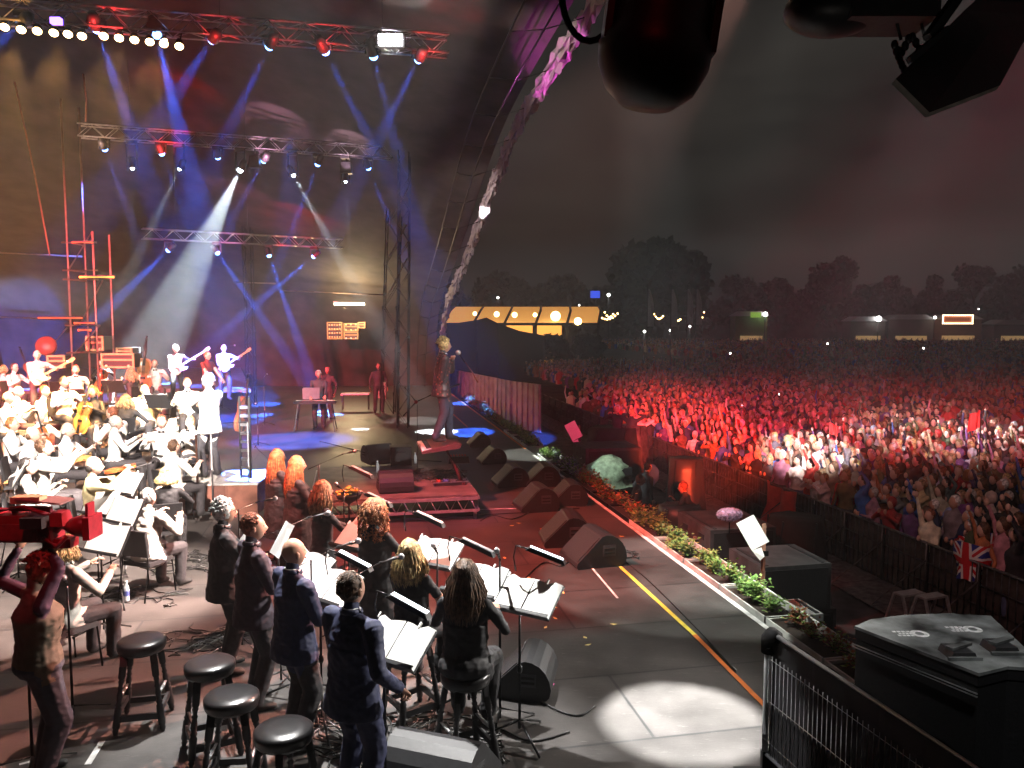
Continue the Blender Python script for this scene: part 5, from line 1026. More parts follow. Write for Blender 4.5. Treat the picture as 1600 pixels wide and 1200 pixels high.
musician(227, 764, .0, -18, 'man with cropped grey hair in a cream jacket, his back to us', WJ, 'crop', 'grey', jacket=True, vox=.013, chairlab='black orchestra chair with its back to us under the cream jacketed man')
musician(96, 838, .0, -28, 'blonde woman in a cream jacket sitting beside the camera operator, back to us', WJ, 'bob', 'blond', True, hlen=.12, jacket=True, bow=False, vox=.013, chairlab='black orchestra chair beside the camera operator')
musician(283, 632, .3, -150, 'player in a glaring white jacket in front of the conductor', WJ, 'short', 'grey', jacket=True); musician(300, 650, .15, 150, 'second player in a glaring white jacket close to the conductor', WJ, 'short', 'fair', jacket=True)
for a_ in ((8, 612, .78, -85, 'stout player in white at the very edge, over the red haired violinist', WS, 'balding', 'brown'), (98, 588, 1.0, -120, 'player in white between the bald guitarist and the percussionist', WS, 'short', 'black'), (176, 650, .5, -60, 'white shirted player behind the chrome keyboard frame', WS, 'short', 'grey'), (252, 648, .45, -160, 'white shirted player half hidden beside the conductor stand', WS, 'short', 'auburn'),
           (36, 716, .3, -60, 'white jacketed player in front of the dark haired violinist', WJ, 'short', 'black'), (292, 590, .9, -150, 'white shirted player under the white haired bass guitarist', WS, 'short', 'brown'), (100, 660, .5, -80, 'white shirted player beside the upright violin', WS, 'balding', 'grey')): musician(*a_)
# conductor on his podium
cf, csz = stand_at(330, 584, 745, .58); person(cf, R(62), 'conductor in a glaring white tailcoat standing on the podium with his back to us', WJ, SUIT, hstyle='thick', hcol='white', s=csz, jacket=True, lh=(-.25, .45, 1.25), rh=(.3, .45, 1.2), vox=.015, seed=50)
t = thing('conductor_podium', 'brown sided podium with a white top under the conductor', 'podium', (cf.x+.15, cf.y, 0), R(4)); MB().box((.1, 0, .28), (1.5, 1.3, .54)).build('box', mat('podium_brown', (.25, .10, .07), .5, var=.3, scale=4), t); MB().box((.1, 0, .565), (1.54, 1.34, .03)).build('top', mat('podium_top', (.6, .57, .55), .6), t)
mb = MB(); mb.tube([(-.75, -.6, .58), (-.75, -.6, 1.35), (-.2, -.62, 1.45), (-.2, -.62, .58)], .02, 6); mb.build('rail', WOODD, t)
# instruments in place
l, y = O['guit']; gtr('cream electric guitar played by the bald bearded guitarist', TM(l, y, 1, 0, -62, 0, (.02, .33, 1.08)), mat('cream_lacquer', (.75, .65, .5), .25))
l, y = O['bass']; gtr('long necked white bass guitar of the white haired player', TM(l, y, 1, 0, -60, 0, (.02, .33, 1.08)), mat('white_lacquer', (.8, .76, .7), .25), 1.2)
l, y = O['gt2']; gtr('electric guitar with a yellow neck pointing up to the side', TM(l, y, 1, 0, -58, 0, (.02, .33, 1.10)), MATS['white_lacquer'])
l, y = O['vq']; viol('violin', 'red violin standing upright on the knee of the bald violinist', TM(l, y, 1, -6, -8, 160, (.26, .42, .88)), 1.25, VIO, 'violins')
l, y = O['vv']; viol('violin', 'orange violin under the chin of the man in the cream shirt', TM(l, y, 1, 80, 0, 180, (-.05, .36, 1.22)), 1.1, VIO, 'violins')
l, y = O['vla']; viol('cello', 'golden cello tilted across the woman in black', TM(l, y, 1, -8, 12, 180, (.0, .42, .75)), 1.9, CEL, 'cellos')
l, y = O['cel1']; viol('cello', 'dark red cello at the knees of the dark haired woman', TM(l, y, 1, -8, 10, 180, (.1, .42, .72)), 1.9, VIO, 'cellos')
l, y = O['db']; viol('double_bass', 'double bass held by the player in the white jacket', TM(l, y, 1, -5, 8, 180, (.35, .3, .95)), 2.7, BAS, 'double basses')
p = at(52, 616, .78); viol('double_bass', 'dark double bass leaning with its long neck up by the frame edge', TM(p, 0, 1, 8, -18, 0, (0, 0, .75)), 2.6, BAS, 'double basses')
p = at(380, 705, .0); viol('double_bass', 'double bass seen edge on, just beyond the conductor', TM(p, R(75), 1, 6, 6, 0, (0, 0, 1.0)), 2.7, BAS, 'double basses')
l = loc_top(226, 640, 1.55, .78); viol('violin', 'glowing yellow violin in front of the white jacketed man', TM(l, R(180), 1, -30, 0, 0, (0, 0, .85)), 1.5, mat('yellow_varnish', (.8, .55, .08), .3), 'violins')
# piano
pc = at(118, 700, .5); t = thing('grand_piano', 'black grand piano with its music desk up in the middle of the orchestra', 'piano', pc, R(-8))
ol = [(-.75, -.75), (.75, -.75), (.75, .1), (.62, .35), (.35, .6), (.15, 1.05), (-.2, 1.2), (-.6, 1.15), (-.75, .9)]
LAC = mat('piano_lacquer', (.012, .012, .014), .12, var=.02); M = Matrix.Rotation(R(90), 4, 'X')
m = MB(); n = len(ol); m.add([(x, y_, .95) for x, y_ in ol]+[(x, y_, .64) for x, y_ in ol], [tuple(range(n)), tuple(range(2*n-1, n-1, -1))]+[(i, i+n, (i+1) % n+n, (i+1) % n) for i in range(n)]); m.build('case', LAC, t)
m = MB(); m.box((0, -.85, .68), (1.46, .22, .06)); m.box((-.72, -.82, .75), (.06, .3, .14)); m.box((.72, -.82, .75), (.06, .3, .14)); m.build('keybed', LAC, t); MB().box((0, -.87, .72), (1.34, .15, .02)).build('white_keys', MATS['ivory'], t)
M = Matrix.Translation((0, -.25, .97)) @ Matrix.Rotation(R(-16), 4, 'X'); MB().box((0, 0, .17), (.95, .02, .34), 0, M).build('music_desk', LAC, t); MB().box((.05, -.02, .14), (.4, .008, .26), 0, M).build('page', PAPER, t)
m = MB(); m.box((-.05, .35, .975), (1.2, 1.0, .03)); m.build('lid', LAC, t)
for x, y_ in ((-.6, -.6), (.6, -.6), (-.2, .95)): MB().tube([(x, y_, .64), (x, y_, .3), (x, y_, .04)], [.07, .045, .05], 8).build('leg', LAC, t)
pc = at(60, 690, .5); t = thing('electric_piano', 'long black keyboard desk in front of the bald violinist, two tiers high', 'keyboard', pc+Vector((-.3, 1.4, 0)), R(-6)); MB().box((0, 0, .75), (1.7, .5, .16)).build('body', LAC, t); MB().box((0, .1, 1.02), (1.6, .32, .1)).build('upper_keyboard', BLK, t); MB().box((0, .25, 1.22), (1.3, .03, .26)).build('music_desk', LAC, t); mb = MB(); [mb.bar((x, y_, 0), (x, y_, .7), .05) for x in (-.75, .75) for y_ in (-.18, .18)]; mb.build('legs', BLKM, t); MB().box((0, -.17, .835), (1.5, .13, .012)).build('white_keys', MATS['ivory'], t)
# chrome frame keyboard rack
pc = at(236, 700, .4); t = thing('chrome_rack', 'shiny chrome tube frame with a small keyboard in front of the conductor', 'instrument frame', pc, R(-5)); mb = MB()
for z in (.45, .8, 1.1): mb.tube([(-.4, -.2, z), (.4, -.2, z)], .018, 6); mb.tube([(-.4, .2, z), (.4, .2, z)], .018, 6); mb.tube([(-.4, -.2, z), (-.4, .2, z)], .018, 6); mb.tube([(.4, -.2, z), (.4, .2, z)], .018, 6)
for x in (-.4, .4): mb.tube([(x, -.2, -.35), (x, -.2, 1.1)], .02, 6); mb.tube([(x, .2, -.35), (x, .2, 1.1)], .02, 6)
mb.build('frame', CHROME, t); MB().box((0, 0, 1.0), (.76, .36, .08)).build('keyboard', mat('grey_plastic', (.35, .34, .36), .4), t); mb = MB(); [mb.box((-.32+i*.045, -.05, 1.045), (.02, .2, .01)) for i in range(15)]; mb.build('keys', BLK, t); MB().box((.05, .0, .55), (.5, .3, .16)).build('drawer', GSH, t)
# floor tom, acrylic screen, monitors
p = at(302, 735, .0); t = thing('floor_tom', 'orange glowing drum between the chairs and the podium', 'drum', p); MB().lathe([(.24, .3), (.25, .32), (.25, .68), (.24, .7)], 20).build('shell', mat('orange_lacquer', (.75, .22, .03), .25), t); MB().lathe([(.255, .68), (.255, .71), (.23, .712), (0, .713)], 20, cap=False).build('head', PAPER, t); MB().lathe([(.258, .3), (.258, .33)], 20).lathe([(.258, .66), (.258, .69)], 20).build('hoops', CHROME, t); mb = MB(); [mb.tube([(.25*math.cos(a), .25*math.sin(a), .5), (.3*math.cos(a), .3*math.sin(a), 0)], .012, 5) for a in (0, 2.1, 4.2)]; mb.build('legs', CHROME, t)
p = at(362, 805, 0); t = thing('acrylic_screen', 'clear acrylic sound screen with metal edges beside the podium', 'sound screen', p, R(18)); GL = nodemat('acrylic', lambda nt, b: (b.inputs['Base Color'].__setattr__('default_value', (.04, .04, .05, 1)), b.inputs['Alpha'].__setattr__('default_value', .16), b.inputs['Roughness'].__setattr__('default_value', .05)))
MB().box((0, 0, .85), (.62, .012, 1.65)).build('pane', GL, t); mb = MB(); mb.tube([(-.31, 0, .02), (-.31, 0, 1.68)], .012, 6); mb.tube([(.31, 0, .02), (.31, 0, 1.68)], .012, 6); mb.tube([(-.31, 0, 1.68), (.31, 0, 1.68)], .01, 6); mb.build('edge', STEEL, t)
p = at(386, 795, 0); t = thing('tower_stand', 'black upright rack of small silver clamps at the side of the podium', 'equipment stand', p); mb = MB(); mb.bar((-.09, 0, 0), (-.09, 0, 2.1), .035); mb.bar((.09, 0, 0), (.09, 0, 2.1), .035); mb.build('posts', BLK, t); mb = MB(); [mb.box((0, -.02, .3+i*.16), (.14, .05, .05)) for i in range(11)]; mb.build('clamps', STEEL, t)
# orchestra music stands
for i, (px, py, z, yw, w_, lb) in enumerate([(22, 742, 1.35, -60, .62, 'music stand with a glaring page at the frame edge'), (192, 757, 1.05, -35, .6, 'pale music stand to the side of the man with glasses'), (186, 803, 1.0, -30, .6, 'glaring white music stand behind the cream jacketed man'), (158, 850, .95, -25, .6, 'framed white music stand in front of the blonde woman in cream'), (150, 790, 1.0, -25, .6, 'upper white music stand over the camera lens'),
                                    (258, 700, 1.15, -30, .5, 'white music stand in front of the brown haired man'), (300, 630, 1.5, 160, .45, 'music stand with a white score before the conductor'), (215, 690, 1.1, 0, .45, 'small music stand among the white jackets'), (118, 612, 1.7, 180, .55, 'black backed music stand over the piano'), (180, 598, 1.85, 180, .5, 'black backed music stand by the greying woman'), (250, 622, 1.7, 175, .5, 'black backed music stand by the double bass player'), (88, 633, 1.5, 170, .5, 'black backed music stand near the upright violin')]):
    p = at(px, py+15, z); make_stand(z-0, 60, w_, True, lb, Vector((p.x, p.y, 0)), R(yw), group='music stands of the orchestra', pages=1)
for px, py, z, yw, lb in [(168, 600, 2.2, -20, 'microphone over the cellists'), (148, 690, 1.5, 60, 'long pale microphone boom in front of the man with glasses'), (345, 545, 2.7, -60, 'blue lit microphone of the headscarf performer'), (75, 572, 2.5, -60, 'microphone by the bald bearded guitarist'), (402, 636, 1.1, 0, 'short microphone stand alone on the blue floor'), (412, 590, 1.6, 0, 'thin microphone stand in the dark upstage'), (42, 1010, 1.0, 20, 'thin tripod stand beside the legs of the camera operator'), (105, 915, 1.2, 20, 'stand with a clamp behind the camera operator')]:
    p = at(px, py, z); b_ = 1.0 if z > 2 else 0; make_mic((p.x, p.y, b_), R(yw), lb, z-b_, .2 if z > 1.3 else 0)
# ================================================================ the pit and the crowd
# planter troughs and plants along the stage edge
TRG = mat('white_trough', (.7, .7, .66), .5, var=.2, scale=4); LG = mat('planter_green', (.16, .32, .06), .6, var=.5, scale=9); LY = mat('planter_lime', (.34, .46, .12), .6, var=.4, scale=9); LR = mat('planter_bronze', (.28, .08, .04), .6, var=.5); FO = mat('planter_orange', (.5, .16, .04), .6); FW = mat('planter_white', (.7, .7, .68), .6); FV = mat('planter_violet', (.3, .2, .55), .6)
rnd = random.Random(12)
def plant(loc, kind, lab, s=1.0):
    t = thing('trough_plant', lab, 'plant', loc, rnd.uniform(0, 6), 'plants in the stage edge troughs', s); mb = MB(); st = MB()
    A = {'green': (0, 0, 1), 'bronze': (2, 2, 1), 'orange': (2, 0, 3), 'white': (0, 4, 4), 'violet': (0, 5, 4)}[kind]
    for i in range(22):
        a = rnd.uniform(0, 6.28); r = rnd.uniform(.03, .22); h = rnd.uniform(.08, .3); tip = Vector((math.cos(a)*r, math.sin(a)*r, h)); st.tube([(0, 0, 0), tip*.6+Vector((0, 0, .03)), tip], .004, 4)
        for j in range(11):
            p = tip*rnd.uniform(.45, 1.05)+Vector((rnd.gauss(0, .035), rnd.gauss(0, .035), rnd.gauss(0, .025))); d = Vector((rnd.gauss(0, 1), rnd.gauss(0, 1), rnd.uniform(-.2, .9))).normalized(); q, w_, _ = frame(d); L_ = rnd.uniform(.045, .085)
            mb.add([p, p+d*L_*.5+q*L_*.35, p+d*L_, p+d*L_*.5-q*L_*.35], [(0, 1, 2, 3)], rnd.choice(A))
    st.build('stems', LG, t); mb.build('leaves', [LG, LY, LR, FO, FW, FV], t)
i = 0; s_ = -2.0
while s_ < 27:
    if not (11.8 < s_ < 12.4):
        a = edge(s_, .27, -.06); t = thing('planter_trough', '%s white plant trough along the stage edge, counted from the mesh fence' % ordn(i), 'planter', (a.x, a.y, -.2), SANG, 'plant troughs')
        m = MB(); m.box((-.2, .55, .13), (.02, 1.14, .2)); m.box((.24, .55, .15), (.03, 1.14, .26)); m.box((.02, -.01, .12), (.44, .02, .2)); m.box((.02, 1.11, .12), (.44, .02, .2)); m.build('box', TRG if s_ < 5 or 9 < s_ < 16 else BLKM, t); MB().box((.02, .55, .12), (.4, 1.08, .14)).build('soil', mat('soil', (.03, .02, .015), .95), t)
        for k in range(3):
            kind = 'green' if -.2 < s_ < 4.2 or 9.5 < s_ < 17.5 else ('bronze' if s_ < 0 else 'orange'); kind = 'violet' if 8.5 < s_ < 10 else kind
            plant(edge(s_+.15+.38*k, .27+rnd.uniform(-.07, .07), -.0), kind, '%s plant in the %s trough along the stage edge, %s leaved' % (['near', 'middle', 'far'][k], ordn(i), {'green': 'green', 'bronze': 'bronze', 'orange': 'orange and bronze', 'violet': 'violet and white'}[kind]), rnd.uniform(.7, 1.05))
    s_ += 1.18; i += 1
# handrail and posts in the pit
RB = mat('blue_grey_tube', (.3, .36, .5), .35, .6)
def tubeobj(name, a, b, r, m_, lab, cat): o = MB().tube([Vector((0, 0, 0)), Vector(b)-Vector(a)], r, 8).build(name, m_); o.location = a; return tag(o, lab, cat)
a, b = at(1065, 836, -.07), at(1330, 1010, -.07); tubeobj('hand_rail', a, b, .024, RB, 'long blue grey tube rail running along the pit side of the planters', 'rail')
def post(px, pyt, pyb, zt, lab, sheet_=None, s=1.0):
    p = at(px, pyt, zt); t = thing('scaffold_post', lab, 'post', (p.x, p.y, -1.6)); MB().tube([(0, 0, 0), (0, 0, zt+1.6)], .03, 8).build('tube', mat('rusty_tube', (.22, .1, .06), .6, .3, var=.4), t); m = MB(); [MB().box((0, 0, z), (.11, .09, .07)).build('clamp', BLKM, t) for z in (zt+1.2, 1.5)]
    if sheet_:
        c = atY(sheet_[0], sheet_[1], p.y-.05)-Vector((p.x, p.y, -1.6)); M = Matrix.Translation(c) @ Matrix.Rotation(R(-28), 4, 'Y') @ Matrix.Rotation(R(-20), 4, 'X'); MB().box((0, 0, 0), (.26*s, .01, .4*s), 0, M).add([(-.13*s, 0, -.2*s), (.0, -.02, -.22*s), (-.03, -.03, -.34*s), (-.1, 0, -.36*s)], [(0, 1, 2, 3)], 0, False, M).build('paper_sign', PAPER, t)
post(1194, 818, 960, .78, 'rusty upright post carrying a white paper beside the near subwoofers', (1176, 832)); post(1086, 838, 878, -.02, 'short tube post at the start of the blue grey rail'); post(905, 664, 745, .35, 'upright post carrying a white paper far along the pit', (896, 673), 1.35)
# subwoofers in the pit
SUB = mat('sub_grey_black', (.055, .058, .06), .55, var=.3, scale=5, bump=.15)
def sub(px, py, zt, L_, W_, H_, lab, m_=SUB, rz=None):
    p = at(px, py, zt); t = thing('subwoofer', lab, 'loudspeaker', (p.x, p.y, zt-H_), SANG if rz is None else rz, 'subwoofers in the pit'); MB().box((W_/2, L_/2, H_/2), (W_, L_, H_)).build('cabinet', m_, t)
    m = MB(); m.box((W_/2, -.008, H_/2), (W_*.9, .012, H_*.84)); m.build('grille', GRL, t); m = MB(); [m.box((-.006, L_*f, H_*.72), (.012, .2, .09)) for f in (.25, .75)]; m.build('handle', BLK, t); [MB().box((W_*x, L_*.5, H_+.004), (.05, L_*.9, .012)).build('skid', BLK, t) for x in (.1, .9)]
sub(1110, 829, .13, 1.3, 1.15, .62, 'grey black subwoofer on top of the stack under the furry microphone'); sub(1112, 833+50, -.52, 1.3, 1.1, 1.05, 'lower subwoofer of the stack under the furry microphone')
sub(1190, 887, 0, 1.0, 1.1, .72, 'grey subwoofer on top of the stack beside the rusty post'); sub(1190, 960, -.74, 1.2, 1.2, .84, 'lower subwoofer of the stack beside the rusty post')
sub(1135, 905, -.45, 1.3, .5, 1.1, 'low grey cabinet between the two subwoofer stacks'); sub(915, 702, .0, 1.3, 1.6, .9, 'far grey subwoofer beside the post with a paper'); sub(1212, 965, -.42, .6, .7, 1.1, 'small front fill speaker with a white lit top behind the rail', mat('painted_light_top', (.3, .31, .3), .6, var=.3))  # front fill: white light on its top put into the paler cabinet colour
p = at(1140, 806, .42); t = thing('furry_microphone', 'lilac furry windshield microphone on a stand above the subwoofers', 'microphone', (p.x, p.y, .13)); FUR = mat('lilac_fur', (.55, .45, .68), .9, var=.3, scale=30, bump=1)
m = MB(); m.ell((0, 0, .32), (.2, .1, .1), 0, 20, 12, None, .12)
for i in range(500):
    q = Vector((rnd.gauss(0, 1), rnd.gauss(0, 1), rnd.gauss(0, 1))).normalized(); b0 = Vector((q.x*.2, q.y*.1, q.z*.1+.32)); m.tube([b0, b0+q*.022+Vector((0, 0, -.008))], [.005, .001], 3)
m.build('windshield', FUR, t); MB().tube([(0, 0, 0), (0, 0, .24)], .01, 6).build('stand', BLKM, t)
# dark monitors / draped towers in the pit
def drapedtower(px, pyt, zt, r, lab, m_, seed):
    p = at(px, pyt, zt); t = thing('draped_tower', lab, 'draped equipment', (p.x, p.y, -1.6)); m = MB(); vs = []; K = 20; hs = [0, .3, .6, .85, 1.0]
    for j, h in enumerate(hs):
        for k in range(K): a = 2*math.pi*k/K; rr = r*(1.25-.35*h)*(1+.13*math.sin(k*2.6+seed)*(1-h*.5)+.06*noise.noise(Vector((k, j, seed)))); vs.append((math.cos(a)*rr, math.sin(a)*rr, h*(zt+1.6)))
    m.add(vs, [(j*K+k, j*K+(k+1) % K, (j+1)*K+(k+1) % K, (j+1)*K+k) for j in range(4) for k in range(K)]+[tuple(range(4*K, 5*K))], 0, True); m.build('drape', m_, t); m = MB(); [m.tube([(r*1.1*math.cos(a), r*1.1*math.sin(a), .1), (r*.95*math.cos(a+.3), r*.95*math.sin(a+.3), zt+1.6)], .018, 4) for a in (0, 1.2, 2.4, 3.6, 4.8)]; m.build('straps', BLKM, t); return p
TP = drapedtower(958, 668, .25, .75, 'wrinkled black draped platform with photographers on it', DRAPE, 1); drapedtower(990, 664, .3, .42, 'second black draped column tied with straps, under the photographers', mat('dark_tarp', (.06, .06, .065), .5, var=.4, bump=.5), 3)
drapedtower(1072, 716, .35, .42, 'tall black speaker column in front of the crowd barrier', BLK, 5); drapedtower(1245, 808, .1, .5, 'black draped speaker column hung with small shiny cables, beside the paper', DRAPE, 7); drapedtower(1062, 790, -.3, .45, 'dark covered equipment behind the flowers', BLK, 9)
GC = mat('green_cloth', (.32, .45, .30), .7, var=.3, bump=.6); p = at(950, 715, .15); t = thing('covered_camera', 'video camera under a crumpled pale green cover in the pit', 'video camera', (p.x, p.y, -1.6)); m = MB(); vs = []; K = 18
for j in range(8):
    for k in range(K): a = 2*math.pi*k/K; rr = (.12, .3, .42, .46, .5, .5, .48, .55)[j]*(1+.25*noise.noise(Vector((k*1.1, j*.9, 2)))); vs.append((math.cos(a)*rr*1.15, math.sin(a)*rr*.8, 1.75-j*.1+.12*noise.noise(Vector((k*.7, j, 4)))))
m.add(vs, [(j*K+k, (j+1)*K+k, (j+1)*K+(k+1) % K, j*K+(k+1) % K) for j in range(7) for k in range(K)]+[tuple(range(K))], 0, True); m.build('cover', GC, t); m = MB(); [m.tube([(0, 0, 1.1), (math.cos(a)*.5, math.sin(a)*.5, 0)], .03, 6) for a in (0, 2.1, 4.2)]; m.build('tripod', BLKM, t); MB().box((.35, -.2, 1.45), (.4, .16, .18)).build('body', BLK, t)
DK = mat('dark_jacket', (.03, .03, .035), .8); BPK = mat('blue_pack', (.06, .18, .5), .6); WHC = mat('white_top', (.7, .68, .66), .7)
for px, pyt, base, yw, tp_, hs, hc_, lb, arms in [(965, 634, -.1, 150, DK, 'short', 'white', 'photographer with pale hair crouching on the draped platform', ((-.15, .35, 1.5), (.15, .35, 1.5))), (987, 640, -.1, -30, DK, 'short', 'blond', 'photographer holding a camera to her eye on the draped platform', ((-.1, .2, 1.55), (.12, .2, 1.55))), (1000, 647, -.1, -50, WHC, 'short', 'blond', 'photographer in a white top at the side of the draped platform', ((-.1, .2, 1.55), (.12, .2, 1.55)))]:
    q = atY(px, pyt, TP.y-.1+(px-965)*.01); person((q.x, q.y, q.z-1.72), R(yw), lb, tp_, SUIT, hstyle=hs, hcol=hc_, vox=.024, seed=px, lh=arms[0], rh=arms[1], lcurl=1, rcurl=1)
for px, pyt, yw, tp_, hs, hc_, lb, arms in [(1005, 722, -60, DK, 'crop', 'black', 'pit crew member in black crouching with a blue backpack', None), (1078, 752, 60, DK, 'short', 'auburn', 'pit crew member in black with a red lit face by the speaker column', ((-.2, .4, 1.2), (.1, .35, 1.3))), (990, 740, -90, DK, 'short', 'auburn', 'camera crew member bending near the green covered camera', None)]:
    q = at(px, pyt, .15); person((q.x, q.y, -1.6), R(yw), lb, tp_, SUIT, hstyle=hs, hcol=hc_, vox=.024, seed=px, lh=arms[0] if arms else None, rh=arms[1] if arms else None, lean=.2)
q = at(1018, 742, -.2); t = thing('backpack', 'bright blue backpack on the crouching pit crew member', 'backpack', q, R(30)); MB().ell((0, 0, 0), (.2, .14, .26), 0, 12, 8, None, .15).build('bag', BPK, t); MB().tube([(-.1, .12, -.2), (-.1, .16, .1), (-.08, .1, .22)], .02, 5).build('strap', BLK, t)
# barrier sections
BARM = mat('barrier_steel', (.1, .1, .105), .45, .5, var=.3); BN = 5.45; i = 0; s_ = -3.0
def bar_sec(a, d, L_, lab):
    q = Vector((d.y, -d.x, 0)); t = thing('crowd_barrier', lab, 'barrier', (a.x, a.y, -1.6), group='crowd barrier sections'); z0 = -1.6; m = MB()
    m.tube([a+Vector((0, 0, z0+.05)), a+Vector((0, 0, z0+1.1)), a+d*L_+Vector((0, 0, z0+1.1)), a+d*L_+Vector((0, 0, z0+.05))], .028, 6); m.build('frame', BARM, t, True)
    m = MB(); [m.tube([a+d*L_*f+Vector((0, 0, z0+.05)), a+d*L_*f+Vector((0, 0, z0+1.08))], .012, 4) for f in [k/8 for k in range(1, 8)]]; [m.tube([a+Vector((0, 0, z)), a+d*L_+Vector((0, 0, z))], .012, 4) for z in (z0+.4, z0+.75)]; m.build('infill', BARM, t, True)
    m = MB(); m.add([a+q*.04+Vector((0, 0, z0+.06)), a+d*L_+q*.04+Vector((0, 0, z0+.06)), a+d*L_+q*.04+Vector((0, 0, z0+1.06)), a+q*.04+Vector((0, 0, z0+1.06))], [(0, 1, 2, 3)]); m.build('panel', mat('barrier_panel', (.045, .035, .032), .6, var=.4), t, True)
    m = MB(); m.add([a-q*1.1+Vector((0, 0, z0+.03)), a+d*L_-q*1.1+Vector((0, 0, z0+.03)), a+d*L_+Vector((0, 0, z0+.05)), a+Vector((0, 0, z0+.05))], [(0, 1, 2, 3)]); m.tube([a-q*1.1+Vector((0, 0, z0+.03)), a+Vector((0, 0, z0+.8))], .018, 5); m.tube([a-q*1.1+Vector((0, 0, z0+.04)), a-q*1.1+d*L_+Vector((0, 0, z0+.04))], .016, 5); m.build('foot_plate', mat('foot_plate', (.12, .11, .11), .6, .4, var=.4), t, True)
while s_ < 38: bar_sec(edge(s_, BN), SD, 1.2, '%s barrier section of the crowd line, counted from our end' % ordn(i)); s_ += 1.22; i += 1
# red banner over the barrier
a = edge(8.3, BN-.15); m = MB(); vs = []
for i in range(13):
    for z in (-.42, -.7, -1.0, -1.35, -1.58): f = i/12; w_ = .07*math.sin(i*1.3+z*2); p = edge(8.3+1.5*f, BN-.16+w_-.12*(z < -1), z-.08*math.sin(f*3.1)); vs.append(p)
m.add(vs, [(i*5+j, (i+1)*5+j, (i+1)*5+j+1, i*5+j+1) for i in range(12) for j in range(4)], 0, True); m.add([p+SN*.01 for p in vs], [(i*5+j+1, (i+1)*5+j+1, (i+1)*5+j, i*5+j) for i in range(12) for j in range(4)], 0, True)
RN = mat('red_banner', (.6, .06, .045), .7, var=.25, scale=3); o = m.build('banner', RN, None, False, Vector((a.x, a.y, -1.6))); tag(o, 'red lit cloth banner draped over the front of the crowd barrier', 'banner')
# small aluminium steps
for (px, py, lb) in ((1455, 945, 'small aluminium step by the barrier foot, the one with a tread showing'), (1420, 940, 'narrow aluminium step standing in the pit')):
    p = at(px, py, -1.0); t = thing('step_ladder', lb, 'steps', (p.x, p.y, -1.6), R(20)); m = MB(); [m.bar((x, y_*.32, 0), (x, y_*.08, .75), .035) for x in (-.22, .22) for y_ in (-1, 1)]; m.build('side_rails', ALU, t); m = MB(); m.box((0, 0, .74), (.44, .2, .03)); m.box((0, -.17, .38), (.42, .12, .025)); m.build('treads', ALU, t)
# ---- the crowd
CT = mat('crowd_top', (.5, .5, .5), .8, objcol=True, scale=6, var=.3, bump=.2)
PALC = [('navy', (.03, .04, .12)), ('black', (.025, .025, .03)), ('grey', (.25, .25, .26)), ('dark red', (.3, .03, .03)), ('white', (.7, .69, .67)), ('blue', (.05, .14, .5)), ('pink', (.5, .22, .28)), ('cream', (.6, .52, .4)), ('green', (.07, .12, .06)), ('brown', (.16, .09, .05)), ('orange', (.45, .16, .06)), ('purple', (.16, .07, .22)), ('pale blue', (.3, .4, .5)), ('khaki', (.25, .22, .13)), ('black', (.03, .03, .03)), ('navy', (.02, .03, .07)), ('red', (.45, .03, .03)), ('black', (.02, .02, .025)), ('grey', (.12, .12, .13))]
VAR = []
for k, (hs, hc_, lh, rh, ds, fem) in enumerate([('short', 'brown', None, None, 'brown haired', 0), ('long', 'blond', (-.1, .3, 1.25), (.1, .3, 1.25), 'blonde clapping', 1), ('short', 'grey', (-.15, .3, 1.15), (.12, .3, 1.15), 'grey haired clapping', 0), ('long', 'brown', None, (.2, .15, 1.9), 'brown haired waving', 1), ('hood', 'brown', None, None, 'hooded', 0), ('short', 'black', (-.3, .1, 1.85), (.3, .1, 1.9), 'dark haired cheering', 0),
                                          ('long', 'fair', None, None, 'long haired', 1), ('short', 'fair', (-.12, .35, 1.5), (.12, .35, 1.5), 'fair haired filming', 0), ('short', 'white', None, None, 'white haired', 0), ('long', 'black', (-.12, .3, 1.3), (.1, .32, 1.3), 'black haired clapping', 1), ('hood', 'grey', (-.12, .34, 1.45), (.12, .34, 1.45), 'hooded clapping', 0), ('short', 'auburn', (-.1, .3, 1.2), (.25, .1, 1.95), 'reddish haired waving', 0)]):
    o = person((0, 0, 0), 0, None, CT, JEAN if k % 2 else SUIT, skin=(SKIN, SKINP)[k % 2], hstyle=hs, hcol=hc_, fem=bool(fem), lh=lh, rh=rh, seed=k+60, vox=.034, detail=False, simple=True, fat=1.1+.1*(k % 3)); VAR.append((o, ds))
cr = random.Random(99); cand = []
PX = lambda p: (800+1250*p[0]/(p[1]*math.cos(PITCH)-(p[2]-CAMZ)*math.sin(PITCH)), 600-1250*((p[1])*math.sin(PITCH)+(p[2]-CAMZ)*math.cos(PITCH))/(p[1]*math.cos(PITCH)-(p[2]-CAMZ)*math.sin(PITCH)))
row = 0; n_ = BN+.42
while n_ < 34:
    s_ = -6.0+cr.random()*.5; dens = .50 if n_ < 14 else .62
    while s_ < 58:
        if s_ > 30 and n_ < 9: s_ += 1; continue
        p = edge(s_+cr.uniform(-.16, .16), n_+cr.uniform(-.2, .2), -1.6)
        if cr.random() > .05: cand.append((p, row, s_)); s_ += dens*cr.uniform(.8, 1.25)
    n_ += .58 if n_ < 14 else .72; row += 1
def infr(p): x, y = PX((p.x, p.y, p.z+1.5)); return -20 < x < 1610 and y < 1090 and p.y > 3
cand = [c for c in cand if infr(c[0])]; cand.sort(key=lambda c: c[0].length); near, rest = cand[:292], cand[292:]
rows = {}
for c in near: rows.setdefault(c[1], []).append(c)
first = True; used = set()
